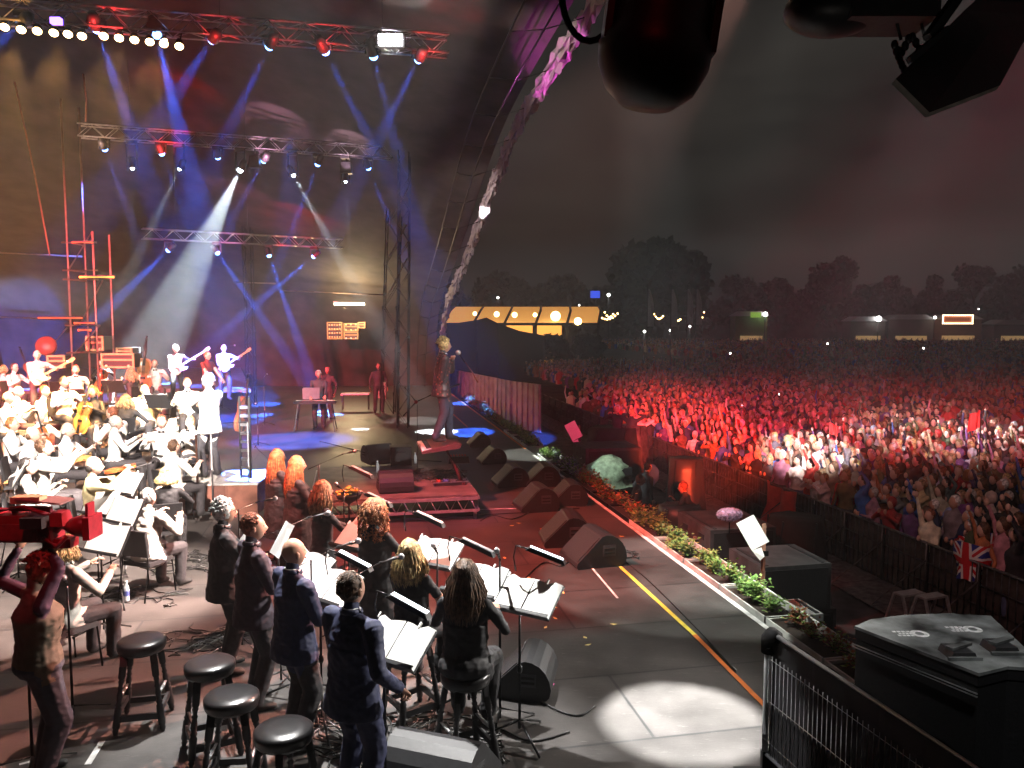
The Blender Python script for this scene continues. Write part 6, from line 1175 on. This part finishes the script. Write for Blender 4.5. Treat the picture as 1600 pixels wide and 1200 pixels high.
for r in sorted(rows):
    for k, (p, _, s_) in enumerate(sorted(rows[r], key=lambda c: c[2])):
        vi = cr.randrange(len(VAR)); o0, ds = VAR[vi]; cn, cc = cr.choice(PALC)
        if vi not in used: o = o0; used.add(vi)
        else: o = o0.copy(); COL.objects.link(o)
        tgt = Vector((-2+cr.uniform(-2, 3), 15+cr.uniform(-4, 4), 0)); d = tgt-p; o.location = p+Vector((0, 0, 0)); o.rotation_euler = (0, 0, math.atan2(d.y, d.x)-math.pi/2+cr.uniform(-.25, .25)); s1 = cr.uniform(.9, 1.06); o.scale = (s1, s1, s1); o.color = (*[min(1, x*cr.uniform(.8, 1.2)) for x in cc], 1)
        tag(o, '%s person in %s, %s row behind barrier, %s from our end' % (ds, cn, ordn(r), ordn(k)), 'person', 'people in the front rows of the crowd')
for i, (o, _) in enumerate(VAR):
    if i not in used: bpy.data.objects.remove(o)
# the rest of the crowd, one mass
def lowp(far, arms, rn):
    m = MB(); n = 6 if not far else 4
    m.tube([(0, 0, .7), (0, 0, 1.1), (0, 0, 1.38), (0, 0, 1.5)], [(.17, .12), (.2, .13), (.21, .11), (.08, .06)], n, 0)
    if not far: m.tube([(-.09, 0, 0), (-.09, 0, .8)], .08, 4, 3); m.tube([(.09, 0, 0), (.09, 0, .8)], .08, 4, 3)
    m.ell((0, .02, 1.62), (.085, .095, .12), 1, n, 4 if not far else 3); m.ell((0, -.022, 1.665), (.1, .1, .112), 2, n, 4 if not far else 3)
    if arms == 1: m.tube([(-.2, 0, 1.38), (-.25, .15, 1.15), (-.08, .34, 1.28)], .045, 4, 0); m.tube([(.2, 0, 1.38), (.25, .15, 1.15), (.08, .34, 1.28)], .045, 4, 0); m.ell((0, .36, 1.3), .06, 1, 5, 3)
    elif arms == 2: m.tube([(.2, 0, 1.38), (.25, .1, 1.7), (.2, .12, 1.98)], [.05, .04, .03], 4, 0); m.ell((.2, .12, 2.02), .05, 1, 5, 3); m.tube([(-.2, 0, 1.38), (-.24, .0, .95)], .05, 4, 0)
    else: m.tube([(-.2, 0, 1.38), (-.24, .0, .95)], .05, 4, 0); m.tube([(.2, 0, 1.38), (.24, .0, .95)], .05, 4, 0)
    return m
LOW = [(lowp(0, a, 0), lowp(1, a, 0)) for a in (0, 1, 2, 1, 0)]
V = []; Fq = []; Cc = []; off = 0; HC = [(.05, .03, .02), (.4, .3, .15), (.02, .02, .02), (.35, .33, .32), (.15, .06, .03)]
def addp(p, far):
    global off
    m = LOW[cr.choice((0, 0, 1, 1, 2, 3, 4))][1 if far else 0]; d = Vector((-3, 15, 0))-p; a = math.atan2(d.y, d.x)-math.pi/2+cr.uniform(-.5, .5); s1 = cr.uniform(.88, 1.08); ca, sa = math.cos(a)*s1, math.sin(a)*s1
    v = np.array(m.v); w_ = np.empty_like(v); w_[:, 0] = v[:, 0]*ca-v[:, 1]*sa+p.x; w_[:, 1] = v[:, 0]*sa+v[:, 1]*ca+p.y; w_[:, 2] = v[:, 2]*s1+p.z; V.append(w_)
    top = cr.choice(PALC)[1]; sk = cr.choice(((.5, .3, .22), (.6, .4, .32), (.3, .16, .1))); hr = cr.choice(HC); pal = (top, sk, hr, (.03, .03, .05))
    for f, mi in zip(m.f, m.m): Fq.append(tuple(i+off for i in f)); Cc.append(pal[mi])
    off += len(v)
for p, r, s_ in rest: addp(p, p.y > 40)
n_ = 34
cnt = 0
while cnt < 9000:
    Y = 18+cr.random()**.8*185; x = cr.uniform(-.02 if Y < 70 else -.10, .67)*Y; p = Vector((x, Y, -1.6)); q = (p-E0).dot(SN)
    cnt += 1
    if q < 34 or (Y > 86 and x < 14 and Y < 112): continue
    if Y > 143 and cr.random() < .0: continue
    if Y < 147: addp(p, Y > 45)
me = bpy.data.meshes.new('crowd'); me.from_pydata(np.concatenate(V).tolist(), [], Fq); ca = me.color_attributes.new('Col', 'FLOAT_COLOR', 'CORNER')
arr = np.ones((len(me.loops), 4), np.float32); ln = [len(f) for f in Fq]; arr[:, :3] = np.repeat(np.array(Cc, np.float32), ln, axis=0); ca.data.foreach_set('color', arr.ravel())
def crowd_nodes(nt, b): a = nt.nodes.new('ShaderNodeVertexColor'); a.layer_name = 'Col'; nt.links.new(a.outputs['Color'], b.inputs['Base Color']); b.inputs['Roughness'].default_value = .8
me.materials.append(nodemat('crowd_mixed', crowd_nodes)); o = bpy.data.objects.new('crowd', me); COL.objects.link(o); tag(o, 'dense crowd filling the field behind the front rows', 'crowd', kind='stuff')
# phone lights in the crowd
for i, (px, py, Y) in enumerate(((1141, 552, 60), (1160, 633, 32), (1293, 537, 75), (1443, 544, 70), (1217, 616, 35))):
    p = atY(px, py, Y); t = thing('phone_light', ['phone torch glowing far back beyond the draped platform', 'brightest phone torch glowing in the middle of the crowd', 'small phone torch far back below the pale stalls', 'triangular phone light far back below the bulb sign', 'faint phone light in the middle of the crowd'][i], 'phone', p); MB().box((0, 0, -.06), (.09, .02, .16)).build('phone', BLK, t); MB().ell((0, -.02, 0), (.0016 if i == 4 else .0022)*Y*.5, 0, 8, 5).build('torch', BULBW, t)
# flags held in the crowd
def uflag(px, py, Y, w_, h_, lab, col=None):
    p = atY(px, py, Y); t = thing('hand_flag', lab, 'flag', p); m = MB(); vs = []
    for i in range(9):
        for j in range(5): vs.append((w_*i/8, .05*math.sin(i*1.1+j*.3), h_*j/4-.12*i/8))
    m.add(vs, [(i*5+j, (i+1)*5+j, (i+1)*5+j+1, i*5+j+1) for i in range(8) for j in range(4)], 0, True); m.build('cloth', col, t); MB().tube([(0, 0, -.8), (0, 0, h_+.05)], .012, 5).build('pole', BLKM, t)
RF = mat('red_flag', (.6, .03, .03), .7)
uflag(1532, 668, 19, -.3, .42, 'red flag held up high in the white lit part of the crowd', RF)
uflag(1295, 676, 22, .25, .3, 'small red flag in the middle of the white lit crowd', RF)
def union(nt, b):
    N = nt.nodes.new; L = nt.links.new; tc = N('ShaderNodeTexCoord'); sp = N('ShaderNodeSeparateXYZ'); L(tc.outputs['Generated'], sp.inputs[0])
    def M(op, a, b_=None, c=None):
        n = N('ShaderNodeMath'); n.operation = op
        for i, v in enumerate((a, b_, c)):
            if v is None: continue
            if isinstance(v, (int, float)): n.inputs[i].default_value = v
            else: L(v, n.inputs[i])
        return n.outputs[0]
    x = M('SUBTRACT', M('MULTIPLY', sp.outputs[0], 1), .5); y = M('SUBTRACT', sp.outputs[2], .5); ax, ay = M('ABSOLUTE', x), M('ABSOLUTE', y)
    dg = M('ABSOLUTE', M('SUBTRACT', ax, ay)); cross = M('MINIMUM', ax, ay)
    w1 = M('LESS_THAN', dg, .13); r1 = M('LESS_THAN', dg, .05); w2 = M('LESS_THAN', cross, .15); r2 = M('LESS_THAN', cross, .09)
    red = M('MAXIMUM', r2, M('MULTIPLY', r1, M('SUBTRACT', 1, w2))); wh = M('MAXIMUM', w1, w2)
    m1 = N('ShaderNodeMixRGB'); L(wh, m1.inputs[0]); m1.inputs[1].default_value = (.02, .03, .25, 1); m1.inputs[2].default_value = (.75, .74, .74, 1)
    m2 = N('ShaderNodeMixRGB'); L(red, m2.inputs[0]); L(m1.outputs[0], m2.inputs[1]); m2.inputs[2].default_value = (.55, .02, .03, 1); L(m2.outputs[0], b.inputs['Base Color']); b.inputs['Roughness'].default_value = .7
UJ = nodemat('union_flag', union)
for px, py, lb in ((1566, 866, 'union flag wrapped round a spectator at the barrier, the higher one'), (1520, 880, 'union flag wrapped round a stooping spectator at the barrier, the lower one')):
    p = at(px, py, -.6); t = thing('worn_flag', lb, 'flag', p, R(120)); m = MB(); vs = []; K = 16
    for j in range(6):
        for k in range(K+1): a = math.pi*(.95*k/K*1.5-.2); r = .24+.05*(j < 3)+.03*math.sin(k*1.7+j); vs.append((math.cos(a)*r, math.sin(a)*r*.8, .38-.13*j+.02*math.sin(k)))
    m.add(vs, [(j*(K+1)+k, (j+1)*(K+1)+k, (j+1)*(K+1)+k+1, j*(K+1)+k+1) for j in range(5) for k in range(K)], 0, True); m.build('cloth', UJ, t)
# ================================================================ rig: trusses, towers and their lamps
def truss(a, b, lab, w_=.34, name='lighting_truss', bay=.34, mirror=0):
    a, b = Vector(a), Vector(b); L_ = (b-a).length; d = (b-a)/L_; up = Vector((0, 0, 1)); q = d.cross(up).normalized(); t = thing(name, lab, 'truss', a)
    mb = MB(); h = w_/2
    for sx in (-1, 1):
        for sz in (-1, 1): mb.tube([a+q*h*sx+up*h*sz, b+q*h*sx+up*h*sz], .024, 6)
    mb.build('chords', ALU, t, True); mb = MB(); k = int(L_/bay)
    for i in range(k):
        for sx in (-1, 1):
            s0, s1 = (1, -1) if i % 2 else (-1, 1); mb.tube([a+d*L_*i/k+q*h*sx+up*h*s0, a+d*L_*(i+1)/k+q*h*sx+up*h*s1], .012, 4)
        s0, s1 = (1, -1) if i % 2 else (-1, 1); mb.tube([a+d*L_*i/k+q*h*s0+up*h, a+d*L_*(i+1)/k+q*h*s1+up*h], .012, 4); mb.tube([a+d*L_*i/k+q*h*s0-up*h, a+d*L_*(i+1)/k+q*h*s1-up*h], .012, 4)
    mb.build('lattice', ALU, t, True)
    for f in (.15, .5, .85): p = a+d*L_*f; MB().tube([p+up*h, p+up*3.2], .008, 5).build('hoist_chain', BLKM, t, True)
    return t, a, b
T1 = truss(at(-60, 14, 8.9), at(700, 72, 8.9), 'topmost lighting truss, with the row of warm round lamps under it')
T2 = truss(at(122, 204, 8.8), at(612, 240, 8.8), 'middle lighting truss hung across the stage')
T3 = truss(at(222, 365, 6.5), at(533, 381, 6.5), 'lowest and farthest lighting truss over the stage')
def pt(T, px):  # the point of a truss seen above pixel column px
    a, b = T[1], T[2]; lo, hi = 0, 1
    for _ in range(30):
        m = (lo+hi)/2; p = a.lerp(b, m); x = 800+1250*p.x/(p.y*math.cos(PITCH)-(p.z-CAMZ)*math.sin(PITCH))
        if x < px: lo = m
        else: hi = m
    return a.lerp(b, lo)
BL = (.03, .13, 1); WB = (.8, .93, 1)
BLENS = mat('blue_lens', (.3, .4, 1), emit=(.16, .38, 1), es=9); WLENS = mat('white_lens', (1, 1, 1), emit=(.8, .93, 1), es=30)
def mover(px, py, T, tx, ty, W_, deg, lab, col=BL, dY=0, r=.085, size=1.0, grp='moving lights on the trusses'):
    tp = pt(T, px); c = atY(px, py, tp.y); tgt = at(733, 676) if (tx, ty) == (728, 300) else atY(tx, ty, tp.y+dY) if tx is not None else c+Vector((0, 0, -3)); d = (tgt-c).normalized()
    t = thing('moving_head_light', lab, 'stage light', c, group=grp); M = d.to_track_quat('Z', 'Y').to_matrix().to_4x4(); s = size
    MB().lathe([(0, -.3*s), (.08*s, -.29*s), (.11*s, -.2*s), (.1*s, -.05*s), (.11*s, .0), (.1*s, .015)], 14, 0, M, cap=False).build('head', BLK, t)
    MB().ell((0, 0, r*.45), (r, r, r*.9), 0, 14, 8, M).build('lens', BLENS if col == BL else WLENS, t.children[0] if t.children else t)
    h = tp.z-c.z-.17; mb = MB(); mb.box((0, 0, max(.1, h-.05)), (.26*s, .2*s, .1*s)); mb.box((-.14*s, 0, h*.4), (.02, .08, h*1.0)); mb.box((.14*s, 0, h*.4), (.02, .08, h*1.0)); mb.build('yoke', BLK, t)
    if W_: spot('beam_lamp', c+d*.12, tgt, W_, col, deg, .35, .04)
    return t
K1 = 310000
for i, (px, py, tx, ty, W_, dg) in enumerate([(37, 32, -30, 90, 1.6, 7), (151, 43, 218, 240, 2.4, 9), (244, 51, 287, 230, 3.2, 11), (333, 61, 262, 165, 2.0, 8), (422, 70, 340, 240, 2.0, 7), (507, 78, 590, 240, 1.8, 7), (583, 85, 728, 300, 1.6, 7.5), (655, 91, 590, 220, 2.0, 6.5)]):
    mover(px, py, T1, tx, ty, W_*K1*.45, dg, '%s blue moving light along the topmost truss, counted from the warm lamps end' % ordn(i), dY=2.5 if i != 2 and i != 6 else (0, 6.5)[i == 6])
for i, (px, py, tx, ty, W_, dg) in enumerate([(163, 231, 200, 330, .4, 8), (252, 238, 300, 370, .7, 7), (340, 244, 356, 330, .7, 7), (413, 250, 370, 330, .5, 7), (497, 255, 440, 400, 1.0, 6.5), (575, 261, 612, 350, .6, 7)]):
    mover(px, py, T2, tx, ty, W_*K1*1.4, dg, '%s blue moving light along the middle truss, counted from the tower end' % ordn(i), dY=1.5)
for i, (px, py, tx, ty, W_, dg, r) in enumerate([(207, 262, 209, 400, .4, 5, .05), (281, 263, 225, 380, .7, 8, .05), (376, 264, 262, 500, 3.2, 19, .085), (458, 273, 568, 470, 1.3, 8, .06), (540, 283, 547, 400, .4, 4.5, .045)]):
    mover(px, py, T2, tx, ty, W_*230000, dg, '%s white beam light below the middle truss, counted from the tower end' % ordn(i), WB, 0, r)
for i, (px, py, tx, ty, W_, dg) in enumerate([(264, 390, 150, 500, 2.0, 10), (339, 394, 405, 490, 1.2, 7), (420, 398, 455, 500, 1.5, 7), (491, 400, 395, 480, 1.4, 7)]):
    mover(px, py, T3, tx, ty, W_*K1*(1 if i == 0 else 2), dg, '%s blue moving light along the lowest truss, counted from the bright white beam' % ordn(i), dY=0)
# side beam coming in from the wing
spot('beam_lamp', atY(-260, 448, 24), atY(110, 462, 24), 260000, WB, 13, .5, .1)
# warm blinders
AMB = mat('warm_lamp_glass', (1, .9, .7), emit=(1, .66, .28), es=20)
for i, (px, py) in enumerate(((7, 43), (33, 47), (58, 49), (84, 52), (106, 54), (128, 57), (162, 57), (186, 60), (210, 63), (234, 66), (256, 69), (280, 73))):
    tp = pt(T1, px); c = atY(px, py, tp.y-.15); t = thing('par_lamp', '%s round warm lamp of the row hanging under the topmost truss, from the frame edge' % ordn(i), 'stage light', c, group='row of warm lamps')
    M = Vector((.25, -.6, -.75)).to_track_quat('Z', 'Y').to_matrix().to_4x4()
    MB().lathe([(0, -.2), (.05, -.2), (.075, -.12), (.085, .0), (.08, .0)], 14, 0, M, cap=False).build('can', BLKM, t); MB().ell((0, 0, -.01), (.075, .075, .03), 0, 12, 6, M).build('lens', AMB, t)
    MB().tube([(0, .0, 0), (0, .12, tp.z-c.z-.15)], .012, 5).build('hanger', BLKM, t)
for i, px in enumerate((30, 100, 190, 262)): tp = pt(T1, px); c = atY(px, 56, tp.y-.25); spot('warm_wash_lamp', c, c+Vector((-2.6, 1.5, -5)), 26000, (1, .5, .16), 50, .6)
# coloured washes raking the trusses
def rake(T, px, col, W_, deg=24, off=(0, -.55, -.75)): p = pt(T, px); spot('truss_wash', p+Vector(off), p, W_*.16, col, deg*2.6, .4, .05)
RED = (1, .03, .03)
for px, c_, W_ in ((170, RED, 2200), (345, RED, 1200), (450, RED, 700), (520, RED, 1500), (612, (1, .97, 1), 5200), (672, RED, 2600), (20, (1, .45, .1), 700)): rake(T1, px, c_, W_, 20 if W_ < 4000 else 13)
for px, c_, W_ in ((150, (1, .6, .5), 600), (262, RED, 2200), (420, (1, .45, .7), 1800), (545, (1, .6, .8), 1200)): rake(T2, px, c_, W_, 26)
for px, c_, W_ in ((290, (.8, .8, 1), 500), (352, (1, .25, .5), 1300), (450, RED, 1600), (490, RED, 1000)): rake(T3, px, c_, W_, 30)
for i, (px, c_, W_) in enumerate(((88, 0, 0), )):
    c = atY(88, 33, 13.6); t = thing('led_panel', 'small violet LED panel above the row of warm lamps', 'stage light', c); MB().box((0, 0, 0), (.16, .1, .1)).build('panel', mat('violet_glow', (.4, .2, 1), emit=(.22, .1, 1), es=8), t); MB().box((0, .08, .03), (.2, .06, .16)).build('housing', BLK, t)
c = atY(610, 62, 15.1); t = thing('flood_light', 'glaring white flood lamp near the open end of the topmost truss', 'stage light', c)
MB().box((0, 0, 0), (.42, .1, .18)).build('lens', mat('flood_glow', (1, 1, 1), emit=(1, .97, 1), es=30), t); MB().box((0, .1, 0), (.5, .12, .24)).build('housing', BLK, t)
for px, lb in ((398, 'square hanging box lamp beside the fourth blue light of the middle truss'), (541, 'rounded hanging lamp body above the last white beam of the middle truss')):
    p = pt(T2, px); t = thing('scroller_lamp', lb, 'stage light', p+Vector((0, 0, -.55))); MB().box((0, 0, 0), (.34, .3, .34), 0, None, .8).build('housing', BLKM, t); MB().tube([(0, 0, .1), (0, 0, .4)], .03, 6).build('clamp', BLK, t)
# ---- towers
def tower(px, Y, z0, z1, w_, lab, mtl=ALU, r=.022, bay=.5, tilt=0, depth=None):
    c = atY(px, 500, Y); t = thing('truss_tower', lab, 'tower', (c.x, Y, z0)); h = w_/2; dd = (depth or w_)/2; mb = MB()
    for sx in (-1, 1):
        for sy in (-1, 1): mb.tube([(sx*h, sy*dd, 0), (sx*h+tilt, sy*dd, z1-z0)], r, 6)
    mb.build('legs', mtl, t); mb = MB(); k = int((z1-z0)/bay)
    for i in range(k):
        za, zb = i*bay, (i+1)*bay; s_ = 1 if i % 2 else -1; ox = tilt*za/(z1-z0)
        for sy in (-1, 1): mb.tube([(-s_*h+ox, sy*dd, za), (s_*h+ox, sy*dd, zb)], r*.6, 4)
        for sx in (-1, 1): mb.tube([(sx*h+ox, -s_*dd, za), (sx*h+ox, s_*dd, zb)], r*.6, 4)
    mb.build('braces', mtl, t); return t
tower(390, 33, 0, 18, .32, 'slim dark truss tower rising in the middle behind the trusses', BLKM)
tower(628, 26, 0, 16.5, .34, 'truss tower at the crowd side, crossing the ends of two trusses', BLKM, tilt=.25)
tower(604, 30, 0, 9, .5, 'lattice tower leaning beside the foot of the stage arch', BLKM, tilt=.4, bay=.8)
SCF = mat('scaffold_tube', (.35, .25, .22), .45, .5, scale=6)
# big scaffold tower upstage with rungs
cA = atY(110, 500, 22); t = thing('scaffold_tower', 'tall reddish lit scaffold tower behind the orchestra', 'tower', (cA.x, 22, 0))
w_ = atY(150, 500, 22).x-cA.x; mb = MB()
for x in (0, w_):
    for y in (0, .9): mb.tube([(x, y, 0), (x, y, 9.4 if x == 0 else 5.9)], .03, 6)
mb.build('standards', SCF, t); mb = MB()
for z in (2.6, 3.35, 4.6, 4.85, 5.6): mb.tube([(-.15, 0, z), (w_+.1, 0, z)], .026, 6); mb.tube([(0, .0, z), (0, .9, z)], .022, 5)
mb.tube([(0, 0, 4.85), (w_, 0, 5.9)], .022, 5); mb.tube([(0, .45, 3.35), (w_, .45, 4.6)], .022, 5); mb.tube([(0, .2, 2.6), (w_, .2, 3.35)], .022, 5); mb.build('ledgers', SCF, t)
ORG = mat('orange_tube_lamp', (1, .5, .2), emit=(1, .32, .05), es=3.2); REDG = mat('red_glow_tube', (1, .2, .1), emit=(1, .08, .03), es=2.0)
def tubelamp(px0, px1, py, Y, lab, m_, r=.03):
    a, b = atY(px0, py, Y), atY(px1, py, Y); o = MB().tube([Vector((0, 0, 0)), b-a], r, 8).build('tube', m_); o.location = a; t = thing('glowing_tube', lab, 'stage light', a); o.parent = t; o.location = (0, 0, 0); MB().bar(Vector((0, .05, .03)), b-a+Vector((0, .05, .03)), .07, .04).build('holder', BLKM, t); return t
tubelamp(124, 178, 433, 21.8, 'glowing orange tube lamp crossing the scaffold tower', ORG); tubelamp(112, 145, 379, 21.8, 'dull red tube lamp high on the scaffold tower', REDG, .02); tubelamp(116, 147, 505, 21.8, 'red tube lamp low on the scaffold tower', REDG, .025); tubelamp(60, 128, 497, 21.9, 'long rail with orange light put in as glow beside the scaffold tower', REDG, .02); tubelamp(122, 142, 516, 21.7, 'short red tube lamp over the rack of amplifiers', REDG)  # the rail is no lamp: orange light on it is put in as glow
# horizontal bars behind
for (x0, y0, x1, y1, Y, lb) in [(-40, 393, 128, 401, 30, 'pale horizontal rail high on the rear wall'), (-40, 494, 108, 499, 30, 'pinkish horizontal rail low behind the orchestra'), (368, 441, 430, 443, 38, 'short pale rail behind the blue beams'), (438, 454, 602, 461, 38, 'long thin rail over the equipment bay'), (145, 374, 330, 384, 36, 'long thin rail behind the lowest truss')]:
    a, b = atY(x0, y0, Y), atY(x1, y1, Y); o = MB().tube([Vector((0, 0, 0)), b-a], .045, 6).build('rear_rail', SCF); o.location = a; tag(o, lb, 'rail')
for (x0, y0, x1, y1, Y, lb) in [(23, 128, 78, 400, 24, 'slanting red lit cable near the frame edge'), (130, 116, 134, 190, 23, 'short hanging cable above the end of the middle truss')]:
    a, b = atY(x0, y0, Y), atY(x1, y1, Y); o = MB().tube([Vector((0, 0, 0)), (b-a)*.5+Vector((.05, 0, -.05)), b-a], .025, 5).build('rig_cable', mat('rope', (.35, .15, .1))); o.location = a; tag(o, lb, 'cable')
for i, (x0, y0, x1, y1) in enumerate([(608, 350, 637, 295), (608, 402, 636, 350), (608, 458, 636, 404)]):
    a, b = atY(x0, y0, 27), atY(x1, y1, 27); o = MB().tube([Vector((0, 0, 0)), b-a], .03, 6).build('strut', SCF); o.location = a; tag(o, '%s slanting strut on the crowd side tower, counted from the top' % ordn(i), 'strut')
# equipment bay with fluorescent lamp, far behind the keyboard player
t = thing('strip_lamp', 'bright warm fluorescent strip over the equipment bay', 'lamp', atY(546, 475, 40)); MB().box((0, 0, 0), (1.5, .12, .12)).build('tube', mat('strip_glow', (1, .9, .7), emit=(1, .8, .5), es=14), t); MB().box((0, .05, .1), (1.6, .2, .05)).build('fitting', ALU, t)
pl = bpy.data.lights.new('strip_light', 'POINT'); pl.energy = 700; pl.color = (1, .72, .38); pl.shadow_soft_size = .4; po = bpy.data.objects.new('strip_light', pl); COL.objects.link(po); po.location = atY(546, 480, 37.4)
RKM = mat('rack_frame_gold', (.4, .3, .14), .5, .3)
def rack(x0, y0, x1, y1, Y, lab, kind, rows=3, cols=4):
    a, b = atY(x0, y1, Y), atY(x1, y0, Y); W_, H_ = b.x-a.x, b.z-a.z; t = thing('equipment_rack', lab, 'equipment rack', ((a.x+b.x)/2, Y, a.z)); MB().box((0, .3, H_/2), (W_*.92, .6, H_*.94)).build('case', BLK, t)
    mb = MB(); [mb.bar((s_*W_/2, 0, 0), (s_*W_/2, 0, H_), .05) for s_ in (-1, 1)]; [mb.bar((-W_/2, -.01, z), (W_/2, -.01, z), .05) for z in (.025, H_-.025, H_*.55)]; mb.build('frame', RKM, t)
    mb = MB()
    for i in range(cols):
        for j in range(rows): mb.ell((-W_*.36+W_*.72*i/max(1, cols-1), -.03, H_*(.12+.7*j/max(1, rows-1))), .045, 0, 6, 4)
    mb.build('indicators', mat('rack_lamp_'+kind, (.8, .5, .3), emit={'red': (1, .25, .08), 'blue': (.2, .6, 1), 'amber': (1, .7, .3)}[kind], es=.35), t); return t
rack(512, 503, 534, 530, 39, 'equipment rack with rows of small red knobs under the strip lamp', 'red', 4, 5); rack(538, 505, 559, 517, 39, 'gold framed rack unit with round dials above the blue one', 'amber', 2, 3); rack(538, 518, 559, 530, 39, 'gold framed rack unit with a small blue display', 'blue', 1, 3); rack(560, 503, 570, 513, 39, 'small yellow box beside the gold framed racks', 'amber', 1, 1)
for (x0, y0, x1, y1, Y, lb) in [(136, 525, 160, 548, 23, 'amplifier rack with a red top edge at the foot of the scaffold tower'), (160, 552, 208, 575, 22, 'low red lit case row behind the woman with dark hair'), (75, 555, 100, 575, 22, 'red lit amplifier beside the bald guitarist'), (183, 543, 205, 556, 23, 'small red lit drum case on top of the low cases')]: rack(x0, y0, x1, y1, Y, lb, 'red', 1, 2)
# big red fabric disc (tympani lid) and platforms
c = atY(72, 540, 22.5); t = thing('satellite_drum', 'tilted red round drum head behind the bald guitarist', 'drum', c); M = Vector((.3, -.9, .35)).to_track_quat('Z', 'Y').to_matrix().to_4x4(); MB().lathe([(.26, -.12), (.26, 0)], 20, 0, M).build('shell', mat('drum_shell', (.3, .02, .02), .3), t); MB().lathe([(.27, .0), (.27, .02), (.0, .025)], 20, 0, M, cap=False).build('head', mat('drum_head', (.12, .02, .02), .5), t); MB().tube([(.1, .1, 0), (.5, .2, .5)], .02, 5).build('arm', SCF, t)
# lit arch washes
spot('arch_wash', atY(690, 440, 24), atY(757, 340, 28), 14000, (1, .97, 1), 8, .5)
spot('arch_wash', atY(700, 430, 24), atY(865, 140, 19), 3400, (1, .08, .75), 22, .8)
spot('arch_wash', atY(600, 300, 24), atY(720, 440, 34), 900, (.35, .1, 1), 14, .7)
spot('arch_wash', atY(520, 120, 14), atY(860, 130, 18), 1000, (1, .75, .72), 40, .7)
spot('arch_wash', atY(600, 300, 18), atY(740, 350, 28), 3200, (1, .8, .75), 30, .7)
# unseen lamps added to make the haze glow over crowd and stage
spot('added_haze_lamp', Vector((-1, 10, 9)), Vector((12, 36, 24)), 240000, (1, .8, .64), 44, .9)
spot('added_haze_lamp', Vector((-6, 12, 6)), Vector((-8, 30, 9)), 900, (1, .6, .4), 70, .9)
# ================================================================ the air
mb = MB(); mb.box((-10, 95, 15.5), (560, 330, 36.5)); o = mb.build('haze', []); hm = bpy.data.materials.new('haze'); hm.use_nodes = True
nt = hm.node_tree; nt.nodes.clear(); v = nt.nodes.new('ShaderNodeVolumePrincipled'); mo = nt.nodes.new('ShaderNodeOutputMaterial'); nt.links.new(v.outputs[0], mo.inputs['Volume'])
v.inputs['Density'].default_value = HAZE_D; v.inputs['Color'].default_value = (.86, .86, .86, 1); v.inputs['Anisotropy'].default_value = .1
o.data.materials.clear(); o.data.materials.append(hm); tag(o, kind='stuff')
